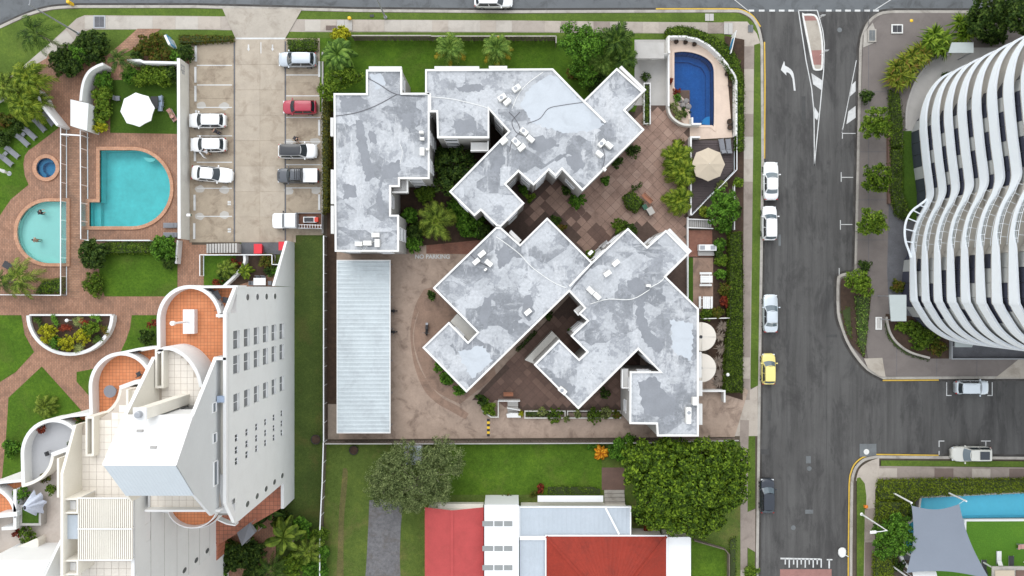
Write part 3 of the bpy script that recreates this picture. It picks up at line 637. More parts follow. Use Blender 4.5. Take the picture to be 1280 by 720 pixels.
rmark(smooth_path([(976.5, 87), (980.5, 76), (981.5, 81.5)], 2) + smooth_path([(986, 84), (990.5, 88), (993, 95), (995, 113)], 3) + [(992.8, 113)] + smooth_path([(991, 98), (988, 92), (983.5, 90), (983.5, 94)], 3))
for pts in ([(1058.5, 155), (1070, 147), (1070, 132), (1061, 139)], [(1062, 121), (1070, 114), (1070, 101), (1065, 106)]): rmark(pts)
for a, b in (((1071, 75), (1053, 166)), ((1053.5, 160), (1053.5, 173)), ((1054, 166.5), (1070, 166.5)), ((1052, 215), (1052, 227)), ((1052, 221.5), (1067, 221.5)), ((1051, 275), (1051, 287)), ((1051, 280.5), (1066, 280.5)), ((1049.5, 335), (1049.5, 344))): rline(a, b, .9)
for a, b in (((1184, 478), (1184, 494)), ((1183.5, 494.5), (1190, 494.5)), ((1241, 478), (1241, 494)), ((1235, 494.5), (1241.5, 494.5)), ((1174.5, 552), (1174.5, 559)), ((1174, 551.5), (1181, 551.5)), ((1174.5, 564), (1174.5, 569)), ((1227, 551.5), (1239, 551.5)), ((1233, 551.5), (1233, 558))): rline(a, b, 1.0, parent=side_street, z=zr + .006)
rline((976, 698.5), (1026, 699.5), 2.0); rline((1034, 700), (1041, 700), 1.5); rline((1037, 700), (1037, 711), 1.8)
for k, x in enumerate((982, 987, 992.5, 997, 1002, 1007, 1012, 1017, 1022, 1027)): rline((x, 699), (x, 710 if k % 2 else 706), 1.5)
rmark(rect(975.5, 712, 1040, 760), 'red_asphalt', 'red_surface'); rmark(rect(952, 562, 962, 568), 'asphalt_dark', 'patch'); rmark(rect(1075, 555, 1096, 571), 'asphalt_patch', 'patch', z=zr + .012)
m_ = MB(); m_.lathe([(.35, 0), (.35, .006)], (*P(1083.5, 565)[:2], zr + .013), 14); m_.build('manhole_cover', 'white_kerb', road)
rmark([(1210, 497), (1400, 497), (1400, 511), (1200, 511)], 'asphalt', 'patch', side_street, zr + .003)
def edge_paint(path, name, mat, lab, off=0.0):
    m = MB(); m.strip(offset_path(PP(path), off), .17, ROADZ, zr + .003); return m.build(name, mat, road)
edge_paint([(820, 10.6), (915, 10.6)] + smooth_path([(922, 10.8), (932, 13.5), (942, 20), (951, 33)], 3), 'yellow_line', 'yellow_paint', '')
edge_paint([(956, 52), (956.6, 100), (956, 198)], 'yellow_line', 'yellow_paint', ''); edge_paint([(1104, 475.6), (1174, 475.2)], 'yellow_line', 'yellow_paint', ''); edge_paint([(1060.8, 760), (1061, 690), (1062, 605)] + smooth_path([(1063, 595), (1068, 581.5), (1079, 572), (1095, 568.3)], 3) + [(1174, 569.5)], 'yellow_line', 'yellow_paint', '')
for a, b in (((985, 20), (984, 760)), ((1035, 215), (1033, 690)), ((1066, 512), (1066, 570)), ((1066, 484), (1066, 500))): rline(a, b, .35, 'asphalt_dark', z=zr - .006)
for k, (x, y, w_, h_) in enumerate(((955.5, 565, 8, 6), (1011, 575, 6, 9), (1005, 135, 5, 30), (975, 300, 3, 14), (1040, 420, 14, 3.5), (1012, 640, 10, 5), (962, 520, 4, 12))): rmark(rect(x - w_ / 2, y - h_ / 2, x + w_ / 2, y + h_ / 2), 'asphalt_dark' if k % 2 == 0 else 'asphalt_patch', 'patch', z=zr - .004)
for x, y in ((1050, 37), (1012, 586), (992, 660)): m_ = MB(); m_.lathe([(.3, 0), (.3, .006)], (*P(x, y)[:2], zr - .002), 14); m_.build('manhole_cover', 'asphalt_patch', road)
# traffic island
isl_out = smooth_path([(1003, 19), (1006, 17.3), (1018, 17.8), (1023, 24), (1027, 40), (1029, 58), (1028.5, 84), (1025, 88), (1018, 87.5), (1015.5, 82), (1010, 55)], 3, True)
ti = thing('traffic_island', 'long traffic island with red paved ends and white kerb', 'traffic island', (*P(1017, 50)[:2], ROADZ))
m_ = MB(); m_.prism(ccw(PP(isl_out)), ROADZ, .01); m_.build('kerb', 'white_kerb', ti)
m_ = MB(); m_.poly(inset(PP(isl_out), .22), .016); m_.build('top', 'concrete', ti)
for pts in ([(1005, 20), (1017, 20), (1021.5, 25.5), (1006, 26)], [(1014, 63), (1027, 62.5), (1026.5, 81), (1017, 81)]):
    m_ = MB(); m_.poly(ccw(PP(pts)), .022); m_.build('red_panel', 'red_asphalt', ti)
for x, y in ((1021, 26), (1025, 69)):
    m_ = MB(); a = P(x, y); m_.tube([(a[0], a[1], 0), (a[0], a[1], 1.9)], .035); m_.box((a[0], a[1], 1.75), (.5, .03, .5)); m_.build('sign_post', 'white_metal', ti)
# painted letters on the drive
def text(name, body, px, py, z, size, rz, mat, parent, ext=.001, align='CENTER', sx=1.0):
    cu = bpy.data.curves.new(name, 'FONT'); cu.body = body; cu.size = size; cu.extrude = ext; cu.offset = .018; cu.align_x = align; cu.align_y = 'CENTER'; cu.materials.append(M[mat])
    o = link(name, cu, parent, P(px, py, z), rot=(0, 0, rz)); o.scale = (sx, 1, 1); return o
text('lettering', 'NO PARKING', 540.5, 321, drive['z'] + .006, .72, 0, 'road_paint', drive, sx=1.0)
hz = thing('speed_bump', 'yellow and black striped speed bump on the driveway', 'speed bump', (*P(610.5, 533)[:2], drive['z']))
for k in range(7):
    a = P(610.5, 525 + k * 3.1); m_ = MB(); m_.lathe([(.0, 0), (.2, 0), (.16, .04), (.05, .06)], (a[0], a[1], drive['z']), 8, sy=.78); m_.v = [(v[0], v[1], v[2]) for v in m_.v]
    m_ = MB(); m_.prism([(a[0] - .17, a[1] - .155), (a[0] + .17, a[1] - .155), (a[0] + .17, a[1] + .155), (a[0] - .17, a[1] + .155)], drive['z'], drive['z'] + .05); m_.build('segment', 'yellow' if k % 2 else 'trim_black', hz)
# ------------------------------------------------------------------ pools: basin, water, coping
def pool(label, pts, depth, basin, wat, cop, copw=.36, lvl=-.08, steps=()):
    c = PP(pts); g = thing('pool', label, 'pool', (np.mean([p[0] for p in c]), np.mean([p[1] for p in c]), -depth))
    b = MB(); b.poly(ccw(c), -depth)
    n = len(c); q = ccw(c); b.add([(p[0], p[1], -depth) for p in q] + [(p[0], p[1], .06) for p in q], [((i + 1) % n, i, n + i, n + (i + 1) % n) for i in range(n)])
    b.build('basin', basin, g)
    w_ = MB(); w_.poly(ccw(c), lvl); w_.build('water', wat, g)
    if cop:
        k = MB(); o = offset_path(ccw(c), -copw, True); k.prism(o, .02, .20, 0, holes=[ccw(c)]); k.build('coping', cop, g)
    for nm, sp, z, mt in steps:
        s_ = MB(); s_.prism(ccw(PP(sp)), -depth, z); s_.build(nm, mt, g)
    return g
pool('D shaped turquoise lagoon pool with brick coping', POOL_LAGOON, 1.5, 'basin_lagoon', 'water_lagoon', 'coping', .42, steps=[('step', arc(186, 193, 9, 9, 200, 330, 8), -.35, 'basin_pale'), ('ledge', [(112.8, 253.2), (121, 253.2), (121, 282.8), (112.8, 282.8)], -.9, 'basin_lagoon')])
pool('pale half round wading pool with two bathers', POOL_WADE, .75, 'basin_pale', 'water_shallow', 'coping', .42)
pool('small round blue spa in a brick ring', POOL_SPA, 1.0, 'basin_blue', 'water_sky', 'coping', .45, steps=[('bench', arc(58.5, 210, 12.2, 12.2, 60, 250, 14) + arc(58.5, 210, 8, 8, 250, 60, 14), -.45, 'basin_blue')])
pool('deep blue pool behind the curved white wall', POOL_BLUE, 1.6, 'basin_blue', 'water_blue', 'pool_paving', .3, steps=[('step', arc(888, 154, 10, 9, 90, 185, 8) + [(888, 156)], -.25, 'pool_step'), ('ledge', [(843, 66.5), (864, 66.8), (877, 70.5), (886, 77), (891, 86), (891, 150), (886, 146), (886, 90), (880, 80), (864, 74), (843, 73)], -1.3, 'basin_blue')])
pool('long pale blue pool partly under the grey sail', POOL_SKY, 1.2, 'basin_sky', 'water_sky', 'concrete_pale', .25)

# ------------------------------------------------------------------ garden walls and fences
def gwall(name, label, path, h, th, mat='wall_white', z0=0.0, cat='wall', cap=None, closed=False):
    w_ = MB(); w_.strip(PP(path), th, z0 - .05, h, 0, closed=closed)
    if cap:
        g = thing(name, label, cat, (*PP(path)[0], z0)); w_.build('panel', mat, g)
        c_ = MB(); c_.strip(PP(path), th + .05, h, h + .06); c_.build('capping', cap, g); g['kind'] = 'thing'; return g
    return tag(w_.build(name, mat), label, cat, kind='thing')
tall_wall = gwall('garden_wall', 'tall straight white wall beside the car park', [(235, 81), (236, 300)], 2.55, .3, 'wall_side', cap='wall_white')
gwall('garden_wall', 'stepped low end of the tall white wall beside the stair', [(227.5, 301), (225, 330)], 1.2, .2, 'wall_white')
gwall('garden_wall', 'white wall with sloping ends behind the resort sign', [(234, 85), (190, 84), (186, 82), (170, 82)], 2.1, .28)
gwall('garden_wall', 'curved white entry wall beside the yellow shrubs', smooth_path([(142, 87), (134, 90), (125, 96), (119, 106), (116, 118), (114.5, 132)], 4), 2.3, .32)
m_ = MB(); m_.prism(ccw(PP([(104, 131), (126, 136), (124, 169), (104, 163)])), -.05, 2.6); tag(m_.build('garden_wall', 'tower_grey'), 'thick grey white gate pier at the pool entry', 'wall', kind='thing')
gwall('garden_wall', 'angled white entry wall beside the loungers', [(55, 116), (64, 128), (67, 137), (75, 147), (87, 162)], 2.4, .3)
gwall('garden_wall', 'low white wall end at the left edge of the palms', [(-30, 142), (-6, 131), (8, 123)], 1.6, .3)
gwall('garden_wall', 'curving white wall through the bed by the steps', smooth_path([(309, 319), (309, 328), (304, 337), (294, 348), (282, 359)], 4), 1.0, .3)
for r_i in range(4):
    for c_i in range(3):
        if (r_i * 3 + c_i) % 5 != 4: yy = P(0, 88 + r_i * 2.9)[1]; m_ = MB(); m_.box((P(235.3, 0)[0] + .16, yy, 2.15 - c_i * .34), (.02, .2, .16 if (r_i + c_i) % 2 else .24)); m_.build('lettering', 'grey_metal', tall_wall)
def glass_fence(label, path, h, post=2.2):
    pts = [Vector(p) for p in PP(path)]; g = thing('glass_fence', label, 'fence', (*pts[0], 0))
    for i in range(len(pts) - 1):
        a, b = pts[i], pts[i + 1]; L = (b - a).length; n = max(1, round(L / post))
        for nm, z in (('top_rail', h), ('bottom_rail', .1)):
            m = MB(); m.bar((a.x, a.y, z), (b.x, b.y, z), .09, .07); m.build(nm, 'white_metal', g)
        for k in range(n + 1):
            p = a + (b - a) * (k / n); m = MB(); m.bar((p.x, p.y, 0), (p.x, p.y, h), .06, .06); m.build('post', 'white_metal', g)
        for k in range(n):
            p, q = a + (b - a) * ((k + .04) / n), a + (b - a) * ((k + .96) / n); m = MB(); m.bar((p.x, p.y, h / 2), (q.x, q.y, h / 2), .012, h - .25); m.build('pane', 'fence_glass', g)
    return g
glass_fence('white framed glass fence beside the wading pool', [(83.8, 160), (83.8, 369)], 1.28)
glass_fence('white framed glass fence beside the lagoon pool', [(110, 166), (110.5, 300)], 1.6)
glass_fence('white framed glass fence below the wading pool', [(-40, 368), (83.8, 369)], 1.2)
glass_fence('white rail fence along the hedge below the lagoon', [(112, 301), (193, 301)], 1.1)
glass_fence('white rail fence round the small service lawn', [(255, 345), (255, 319), (344, 319), (344, 331), (352, 331)], 1.2)
gt = thing('gate', 'white cross bar gate between the two glass fences', 'gate', (*P(92, 171)[:2], 0))
a, b = P(85, 171), P(110, 172.5); m_ = MB(); m_.bar((a[0], a[1], 1.5), (b[0], b[1], 1.5), .16, .1); m_.build('beam', 'white_metal', gt)
for p in (a, b): m_ = MB(); m_.bar((p[0] + .12, p[1], 0), (p[0] + .12, p[1], 1.5), .08, .08); m_.build('post', 'white_metal', gt)

def paling_fence(label, path, h, mat='timber_fence', rail='timber_fence', cap=None, step=2.4):
    pts = [Vector(p) for p in PP(path)]; g = thing('paling_fence', label, 'fence', (*pts[0], 0))
    for i in range(len(pts) - 1):
        a, b = pts[i], pts[i + 1]; L = (b - a).length; n = max(1, round(L / step))
        for k in range(n):
            p, q = a + (b - a) * (k / n), a + (b - a) * ((k + 1) / n); d = (q - p); l = d.length; d.normalize(); m = MB(); nn = max(2, int(l / .13))
            for j in range(nn):
                u, v = p + d * (l * j / nn + .004), p + d * (l * (j + 1) / nn - .008); m.bar((u.x, u.y, h / 2 + rng.uniform(-.015, .015)), (v.x, v.y, h / 2), .022 + .004 * (j % 2), h)
            m.build('panel', mat, g)
            m = MB(); m.bar((p.x, p.y, 0), (p.x, p.y, h + .05), .1, .1); m.build('post', rail, g)
            if cap: m = MB(); m.bar((p.x, p.y, h + .03), (q.x, q.y, h + .03), .13, .05); m.build('capping', cap, g)
    return g
paling_fence('long weathered timber fence below the driveway', [(411, 551), (560, 551), (700, 550.5), (800, 550), (918, 547)], 1.7, cap='wall_grey')
paling_fence('dark timber fence behind the north lawn', [(444, 51), (541, 51)], 1.85, cap='concrete_kerb')
paling_fence('dark timber fence between the two fan palms', [(541, 51.5), (694, 51.5), (694, 60)], 1.8, cap='concrete_kerb')
paling_fence('white capped boundary fence beside the carport', [(408.5, 296), (408.5, 549)], 1.5, 'timber_fence', 'white_metal', cap='white_metal')
paling_fence('white capped boundary fence beside the patchy lawn', [(408.5, 550), (407, 600), (404, 660), (404, 760)], 1.6, 'timber_fence', 'white_metal', cap='white_metal')
gwall('hedge_kerb', 'low brown wall between the car park and the hedge', [(404, 66), (404, 292)], .35, .2, 'wall_grey')
gwall('pool_wall', 'white curved wall round the blue pool', [(833, 150 - 14), (833, 50)] + [(853, 50)] + smooth_path([(868, 53), (884, 62), (900, 78), (913, 95), (916.5, 104)], 3) + [(916.5, 172)], 1.3, .22, 'parapet_white')
gwall('pool_wall', 'grey curved planter wall under the pool garden', smooth_path([(833, 136), (836, 146), (844, 154), (854, 158), (872, 158.5)], 4), 1.0, .25, 'wall_side')
gwall('pool_wall', 'short white wall at the deck corner', [(862, 150), (862, 158), (873, 158)], 1.4, .2, 'parapet_white')
gwall('deck_wall', 'white wall on the courtyard side of the timber deck', [(872, 174), (860.5, 174), (860.5, 270)], 1.3, .2, 'parapet_white')
gwall('deck_wall', 'white wall between courtyard and picnic tables', [(858, 272), (858, 390)], .8, .14, 'parapet_white')
for lab, pa in (('diagonal pale rail fence of the timber deck', [(862, 270), (882, 249), (900, 232), (917.5, 214)]), ('straight pale rail fence behind the deck loungers', [(917.5, 172), (917.5, 214)])):
    glass_fence(lab, pa, 1.15, 3)
gwall('garden_wall', 'short white fence post wall inside the leafy strip', [(915.5, 232), (915.5, 288)], .9, .1, 'parapet_white')
gwall('garden_wall', 'thin white rail behind the second picnic table', [(875, 398), (912, 397)], 1.0, .1, 'parapet_white')
gwall('garden_wall', 'L shaped white wall below the water tanks', [(872, 487), (902, 487), (902, 501)], 1.3, .22, 'parapet_white')
gwall('garden_wall', 'long white planter wall beside the north-east flats', [(804, 106), (811.5, 106), (811.5, 156), (804, 156)], .7, .14, 'parapet_white', closed=True)
gwall('garden_wall', 'white planter wall below the courtyard stair', [(623, 500), (623, 520), (614, 520), (603, 512)], .8, .14, 'wall_side')
gwall('planter_wall', 'pale planter trough below the lower flats, first from the stair', [(656, 513), (706, 513), (706, 521.5), (656, 521.5)], .6, .13, 'wall_side', closed=True, cat='planter')
gwall('planter_wall', 'pale planter trough under the pointed roof corner', [(709, 513), (775, 513), (775, 521.5), (709, 521.5)], .6, .13, 'wall_side', closed=True, cat='planter')
gwall('garden_wall', 'low dark fence wall on the corner of the clipped lawn', [(866, 673), (904, 684), (909, 690), (909, 760)], .9, .12, 'timber_fence')
m_ = MB(); hp = smooth_path([(39, 394)] + arc(92.5, 394, 54, 50, 180, 360, 12)[1:] , 2)
pl = thing('planter', 'half round white planter full of yellow green bushes', 'planter', (*P(92, 400)[:2], 0))
m_.strip(offset_path(PP(arc(92.5, 394, 52, 48, 180, 360, 24)), 0), .4, -.05, .85); m_.build('wall', 'wall_white', pl)
m_ = MB(); m_.strip(PP([(42, 393.5), (144, 393.5)]), .2, -.05, .8); m_.build('back_wall', 'wall_white', pl)
m_ = MB(); m_.prism(ccw(PP(arc(92.5, 394.5, 50.5, 46.5, 180, 360, 24))), 0, .5); m_.build('soil', 'mulch', pl)
# service steps
st = thing('steps', 'concrete service steps below the car park wall', 'steps', (*P(280, 310)[:2], 0))
for k in range(11):
    x = 259.5 + k * 4; a, b = P(x, 316.5), P(x + 2.2, 305); m_ = MB(); m_.box(((a[0] + b[0]) / 2, (a[1] + b[1]) / 2, .15 + .06 * k), (.24, 1.15, .3 + .12 * k)); m_.build('tread', 'concrete_pale', st)
# timber deck with boards
dk = thing('deck', 'dark timber deck under the cream umbrella', 'deck', (*P(885, 220)[:2], 0))
DECK = [(862, 176), (916, 176), (916, 212), (864, 267)]
for k in range(30):
    y = 177 + k * 3
    xs = [x for x in np.arange(862, 917, .5) if inside((x, y + 1.2), DECK)]
    if len(xs) > 6:
        a, b = P(xs[0], y), P(xs[-1], y + 2.6); m_ = MB(); m_.box(((a[0] + b[0]) / 2, (a[1] + b[1]) / 2, .3 + rng.uniform(-.004, .004)), (b[0] - a[0], .25, .05)); m_.build('board', 'deck_board', dk)
m_ = MB(); m_.prism(ccw(PP(DECK)), 0, .26); m_.build('frame', 'deck_board', dk)

# ------------------------------------------------------------------ the white roofed flats
RZ = 7.4
def win(parent, c, w_, h_, ang, depth=.08, frame='white_metal', pane='window_glass'):
    """a framed window on a wall, ang = direction of its outward normal"""
    n = Vector((math.cos(ang), math.sin(ang), 0)); t = Vector((-n.y, n.x, 0)); c = Vector(c)
    f = MB()
    for s_ in (-1, 1):
        f.box(c + t * (s_ * w_ / 2) + n * .03, (.1, .07, h_ + .14), ang, 0); f.box(c + Vector((0, 0, s_ * h_ / 2)) + n * .03, (.1 + (.1 if s_ < 0 else 0), w_ - .08, .07), ang, 0)
    o = f.build('window', frame, parent)
    p = MB(); p.box(c + n * .012, (.03, w_ - .06, h_ - .06), ang); p.build('pane', pane, o); return o
def edges_facing(poly):
    n = len(poly); out = []
    for i in range(n):
        a, b = Vector(poly[i]), Vector(poly[(i + 1) % n]); d = (b - a); L = d.length
        if L < .5: continue
        nrm = Vector((d.y, -d.x)).normalized(); mid = (a + b) / 2
        out.append((a, b, L, nrm, nrm.dot(-mid.normalized())))
    return out
def flats(label, px, hoods=(), acs=(), cables=(), seed=1, seams=()):
    poly = ccw(PP(px, RZ)); g = thing('apartment_block', label, 'building', (*np.mean(poly, axis=0), 0)); r_ = random.Random(seed)
    m = MB(); n = len(poly)
    m.add([(p[0], p[1], -.1) for p in poly] + [(p[0], p[1], RZ - .12) for p in poly], [(i, (i + 1) % n, n + (i + 1) % n, n + i) for i in range(n)]); m.build('wall', 'wall_grey', g)
    m = MB(); m.poly(inset(poly, .1), RZ - .22); roof = m.build('roof', 'membrane', g)
    m = MB(); m.prism(offset_path(poly, -.05, True), RZ - .32, RZ, 0, holes=[inset(poly, .15)]); m.build('parapet', 'parapet_white', g)
    for a, b, L, nr, f in edges_facing(poly):
        if f > .2 and L > 1.8:
            k = max(1, int(L / 2.6)); ang = math.atan2(nr.y, nr.x)
            for i in range(k):
                p = a + (b - a) * ((i + .5) / k)
                for z in (1.5, 4.0, 6.0):
                    if r_.random() < .75: win(g, (p.x, p.y, z), min(1.5, L / k * .6), 1.15, ang, pane='window_glass' if r_.random() < .7 else 'window_pale')
    for pts, z0, z1 in hoods:
        m = MB(); m.prism(ccw(PP(pts, z1)), z0, z1); m.build('window_hood', 'parapet_white', g)
    for x, y, an, s_ in acs:
        c = P(x, y, RZ); m = MB(); zt = RZ - .21; m.box((c[0], c[1], zt + .36), (.95 * s_, .55 * s_, .62), an); u = m.build('air_conditioner', 'ac_white', g)
        if s_ >= 1: m = MB(); m.lathe([(.21 * s_, 0), (.21 * s_, .02), (.06, .03)], (c[0] - .1 * math.cos(an), c[1] - .1 * math.sin(an), zt + .67), 14); m.build('fan', 'grey_metal', u)
        m = MB(); m.box((c[0], c[1], zt + .025), (.8 * s_, .65 * s_, .05), an); m.build('foot', 'wall_grey', u)
    for pts, mat, r in cables:
        m = MB(); m.tube([(*P(x, y, RZ - .2)[:2], RZ - .2) for x, y in smooth_path(pts, 4)], r, 6); m.build('cable', mat, g)
    for pts in seams:
        m = MB(); m.strip(PP(pts, RZ), .22, RZ - .3, RZ - .02); m.build('upstand', 'parapet_white', g)
    return g
A_PX = [(417.5, 117), (458, 117), (458, 87.5), (502, 87.5), (502, 116.5), (536.3, 116.5), (536.3, 223), (499, 223), (499, 233), (488, 233), (488, 269), (498, 269), (498, 314), (419, 314)]
B_PX = [(532, 87), (691, 86), (730, 126), (771, 85.5), (804, 115), (781, 137.5), (805, 162), (728, 238), (702.5, 211), (694.5, 220), (686, 212), (667, 231), (648, 214), (632, 230), (655, 254), (626, 283), (621, 282), (601, 262.5), (593, 269.5), (562, 239.5), (636, 164), (611, 136), (611, 172), (547, 172), (546, 139.5), (537.2, 139.5), (537.2, 118), (532, 115.6)]
C_PX = [(626, 284.6), (650, 306), (684, 272.5), (740, 328), (785, 285.5), (809, 309), (832.5, 288), (861, 317), (832, 346), (873, 386), (873, 545), (822, 545), (821, 530), (787.5, 529.5), (788, 465), (825.5, 465), (798, 436.5), (723, 511), (668, 456), (699, 425), (724, 449.5), (734, 440), (714, 420), (734.5, 401), (724, 392), (731, 385), (711.7, 364), (583, 490), (528.6, 434.5), (561, 403), (585, 428), (597, 415.5), (541.7, 360), (620.5, 284)]
q = R(45)
fA = flats('white roofed flats block nearest the carport', A_PX,
    hoods=[(rect(461, 83, 502, 86.8), 4.9, 5.4), (rect(413, 147, 416.8, 170), 4.9, 5.4), (rect(413.5, 212, 417.4, 255), 4.9, 5.4), (rect(413.5, 257, 417.4, 292), 4.9, 5.4)],
    acs=[(470, 294, 0, .9), (449, 305, 0, .85), (460, 304, 0, .95), (472, 304, R(90), .95), (528, 190, R(90), .9), (527, 166, 0, .5), (528, 174, 0, .5), (535, 187, 0, .4)],
    cables=[([(420, 145), (445, 141), (470, 132), (496, 118)], 'cable_dark', .05), ([(459, 97), (475, 106), (496, 118), (531, 121)], 'cable_dark', .05), ([(449, 306), (455, 313), (460, 306), (472, 300)], 'cable_white', .03), ([(500, 205), (503, 190), (500, 180)], 'cable_white', .03)], seed=2)
fB = flats('white roofed flats block with the long diagonal wing above the courtyard', B_PX,
    hoods=[(rect(543, 82.8, 599, 86.2), 4.9, 5.4), (rect(611, 82.4, 634, 85.6), 4.9, 5.4), ([(774, 84.5), (777, 82), (808, 112), (805, 115)], 4.9, 5.4)],
    acs=[(627.5, 122.5, R(35), 1), (634, 128, R(40), .9), (645.5, 111, R(35), 1), (655, 165, R(-40), 1), (663, 174, R(-40), .95), (645, 178, R(-45), 1.05), (652, 185, R(40), .95), (630, 177, R(40), .9), (752, 179.5, R(45), 1), (761, 182, R(-40), .9), (749, 193, R(-40), .9), (755, 212, R(-40), .5)],
    cables=[([(536, 121), (566, 124), (600, 132), (611, 136)], 'cable_white', .05), ([(636, 140), (645, 150), (650, 164), (640, 176), (637, 190)], 'cable_dark', .04), ([(650, 140), (640, 152), (645, 165), (655, 170)], 'cable_dark', .04), ([(660, 154), (675, 148), (685, 136), (700, 132), (728, 128)], 'cable_dark', .04), ([(752, 182), (756, 196), (753, 210)], 'cable_dark', .035), ([(679, 90), (660, 104), (648, 118), (640, 136)], 'cable_white', .05)], seed=3, seams=[[(730, 126.5), (757, 153)][:2]])
fC = flats('white roofed flats block of joined diagonal wings around the dark well', C_PX,
    hoods=[([(834, 288), (837.5, 285.5), (865, 314), (861.5, 317)], 4.9, 5.4), (rect(873.6, 476, 878, 495), 4.9, 5.4), (rect(873.6, 505, 878, 531), 4.9, 5.4), (rect(873.6, 440, 877, 472), 4.9, 5.4), ([(636, 291), (639, 287.5), (652, 300), (648.5, 304)], 5.6, 6.1)],
    acs=[(602.5, 317.5, R(40), .95), (595.5, 327, R(40), .9), (611, 329, R(-40), .95), (607, 337, R(40), .4), (769.5, 329, R(40), .9), (759, 342, R(35), .9), (746, 370, R(-45), .95), (738, 363, R(-45), .95), (660, 390, R(40), .9), (703, 488, R(-40), 1.0), (868, 501, R(90), .95), (860, 514, R(90), 1.0), (860, 524, R(90), .95), (810, 357, 0, .5), (738, 316, R(45), .6)],
    cables=[([(620, 296), (632, 304), (650, 318), (665, 334), (690, 352), (708, 360)], 'cable_white', .05), ([(588, 318), (598, 327), (612, 334)], 'cable_dark', .04), ([(738, 380), (760, 374), (790, 374), (812, 362)], 'cable_white', .05), ([(742, 330), (722, 352), (714, 362)], 'cable_dark', .05), ([(812, 360), (826, 352), (831, 346)], 'cable_white', .05)], seed=4, seams=[[(740.5, 328), (712, 358)]])
def balconies(parent, pts, zs, mat='parapet_white'):
    for z in zs:
        m = MB(); m.prism(ccw(PP(pts, z)), z - .9, z, 0, holes=[]); 
        m = MB(); pa = PP(pts, z); m.strip(pa[:3], .1, z - .95, z); m.poly(ccw(pa), z - .95); m.build('balcony', mat, parent)
balconies(fB, [(588, 188), (610, 188), (610, 176), (588, 176)], (2.0, 4.5, 6.6)); balconies(fA, [(509, 224), (509, 240), (490, 240), (490, 224)], (2.2, 4.7, 6.8))
balconies(fB, [(686, 214), (695, 222), (703, 213), (695, 206)], (2.2, 4.7, 6.9)); balconies(fC, [(733, 385), (723, 394), (718, 388), (728, 380)], (2.2, 4.7, 6.9)); balconies(fC, [(787, 485), (778, 485), (778, 462), (787, 462)], (2.2, 4.7, 6.9))
m_ = MB(); m_.prism(ccw(PP([(561.5, 403.5), (571.5, 392), (597, 416), (586, 427.5)], 5.2)), 4.9, 5.2); m_.build('stair_roof', 'wall_side', fC)
m_ = MB(); m_.prism(ccw(PP([(656, 450), (690, 414), (700, 424), (668, 455)], 2.0)), 0, 2.0); m_.build('planter_ledge', 'wall_side', fC)
def roof_patch(parent, pts, mat, k, amp=2.0):
    rr = random.Random(k * 13 + 5); out = []; n = len(pts)
    for i in range(n):
        a, b = pts[i], pts[(i + 1) % n]; L = math.dist(a, b); m = max(2, int(L / 2.2))
        for j in range(m):
            t_ = j / m; x, y = a[0] + (b[0] - a[0]) * t_, a[1] + (b[1] - a[1]) * t_; q_ = mnoise.noise((x * .22, y * .22, k)) * amp * 1.6 + mnoise.noise((x * .7, y * .7, k + 3)) * amp * .9 + rr.uniform(-.5, .5) * amp * .5; nx, ny = (b[1] - a[1]) / L, -(b[0] - a[0]) / L; out.append((x + nx * q_, y + ny * q_))
    m = MB(); m.poly(ccw(PP(out, RZ)), RZ - .216 + .0025 * (k % 3)); m.build('membrane_patch', mat, parent)
DKM, LTM = 'membrane_dark', 'membrane_light'
for k, (o_, mt, pts) in enumerate((
    (fB, LTM, [(651, 130), (660, 112), (676, 98), (692, 92), (706, 104), (726, 124), (744, 142), (756, 156), (736, 163), (708, 166), (684, 160), (664, 152)]),
    (fA, DKM, [(424, 121), (452, 119), (458, 128), (440, 138), (427, 140)]), (fA, DKM, [(444, 150), (453, 149), (457, 176), (463, 200), (468, 222), (458, 226), (452, 205), (446, 180)]), (fA, DKM, [(461, 163), (470, 163), (469, 180), (461, 179)]), (fA, DKM, [(502, 141), (517, 141), (512, 160), (504, 160)]), (fA, DKM, [(478, 207), (500, 200), (498, 221), (480, 224), (474, 236), (482, 262), (476, 272), (470, 250)]), (fA, DKM, [(428, 231), (444, 230), (446, 246), (430, 250)]), (fA, LTM, [(461, 92), (476, 91), (482, 104), (470, 112)]),
    (fB, DKM, [(570, 108), (600, 104), (606, 112), (578, 116)]), (fB, DKM, [(566, 150), (592, 148), (596, 162), (570, 166)]), (fB, DKM, [(614, 212), (626, 192), (632, 200), (622, 216)]), (fB, DKM, [(705, 196), (722, 190), (732, 206), (718, 216)]), (fB, DKM, [(662, 168), (690, 172), (700, 182), (676, 190), (660, 184)]),
    (fC, DKM, [(783, 352), (796, 345), (806, 352), (805, 364), (790, 368)]), (fC, DKM, [(795, 372), (805, 372), (806, 396), (814, 414), (832, 432), (824, 442), (806, 428), (796, 402)]), (fC, DKM, [(798, 478), (818, 470), (830, 488), (846, 502), (842, 520), (806, 520)]), (fC, DKM, [(655, 372), (664, 368), (668, 388), (660, 402), (652, 392)]), (fC, DKM, [(618, 312), (634, 308), (640, 324), (624, 336)]), (fC, DKM, [(598, 396), (606, 372), (618, 366), (612, 392), (606, 412)]), (fC, DKM, [(690, 468), (704, 476), (720, 484), (712, 494), (694, 482)]), (fC, LTM, [(572, 440), (604, 432), (616, 450), (590, 474)]), (fC, LTM, [(838, 400), (866, 404), (866, 452), (842, 440)]))): roof_patch(o_, pts, mt, k + 1)
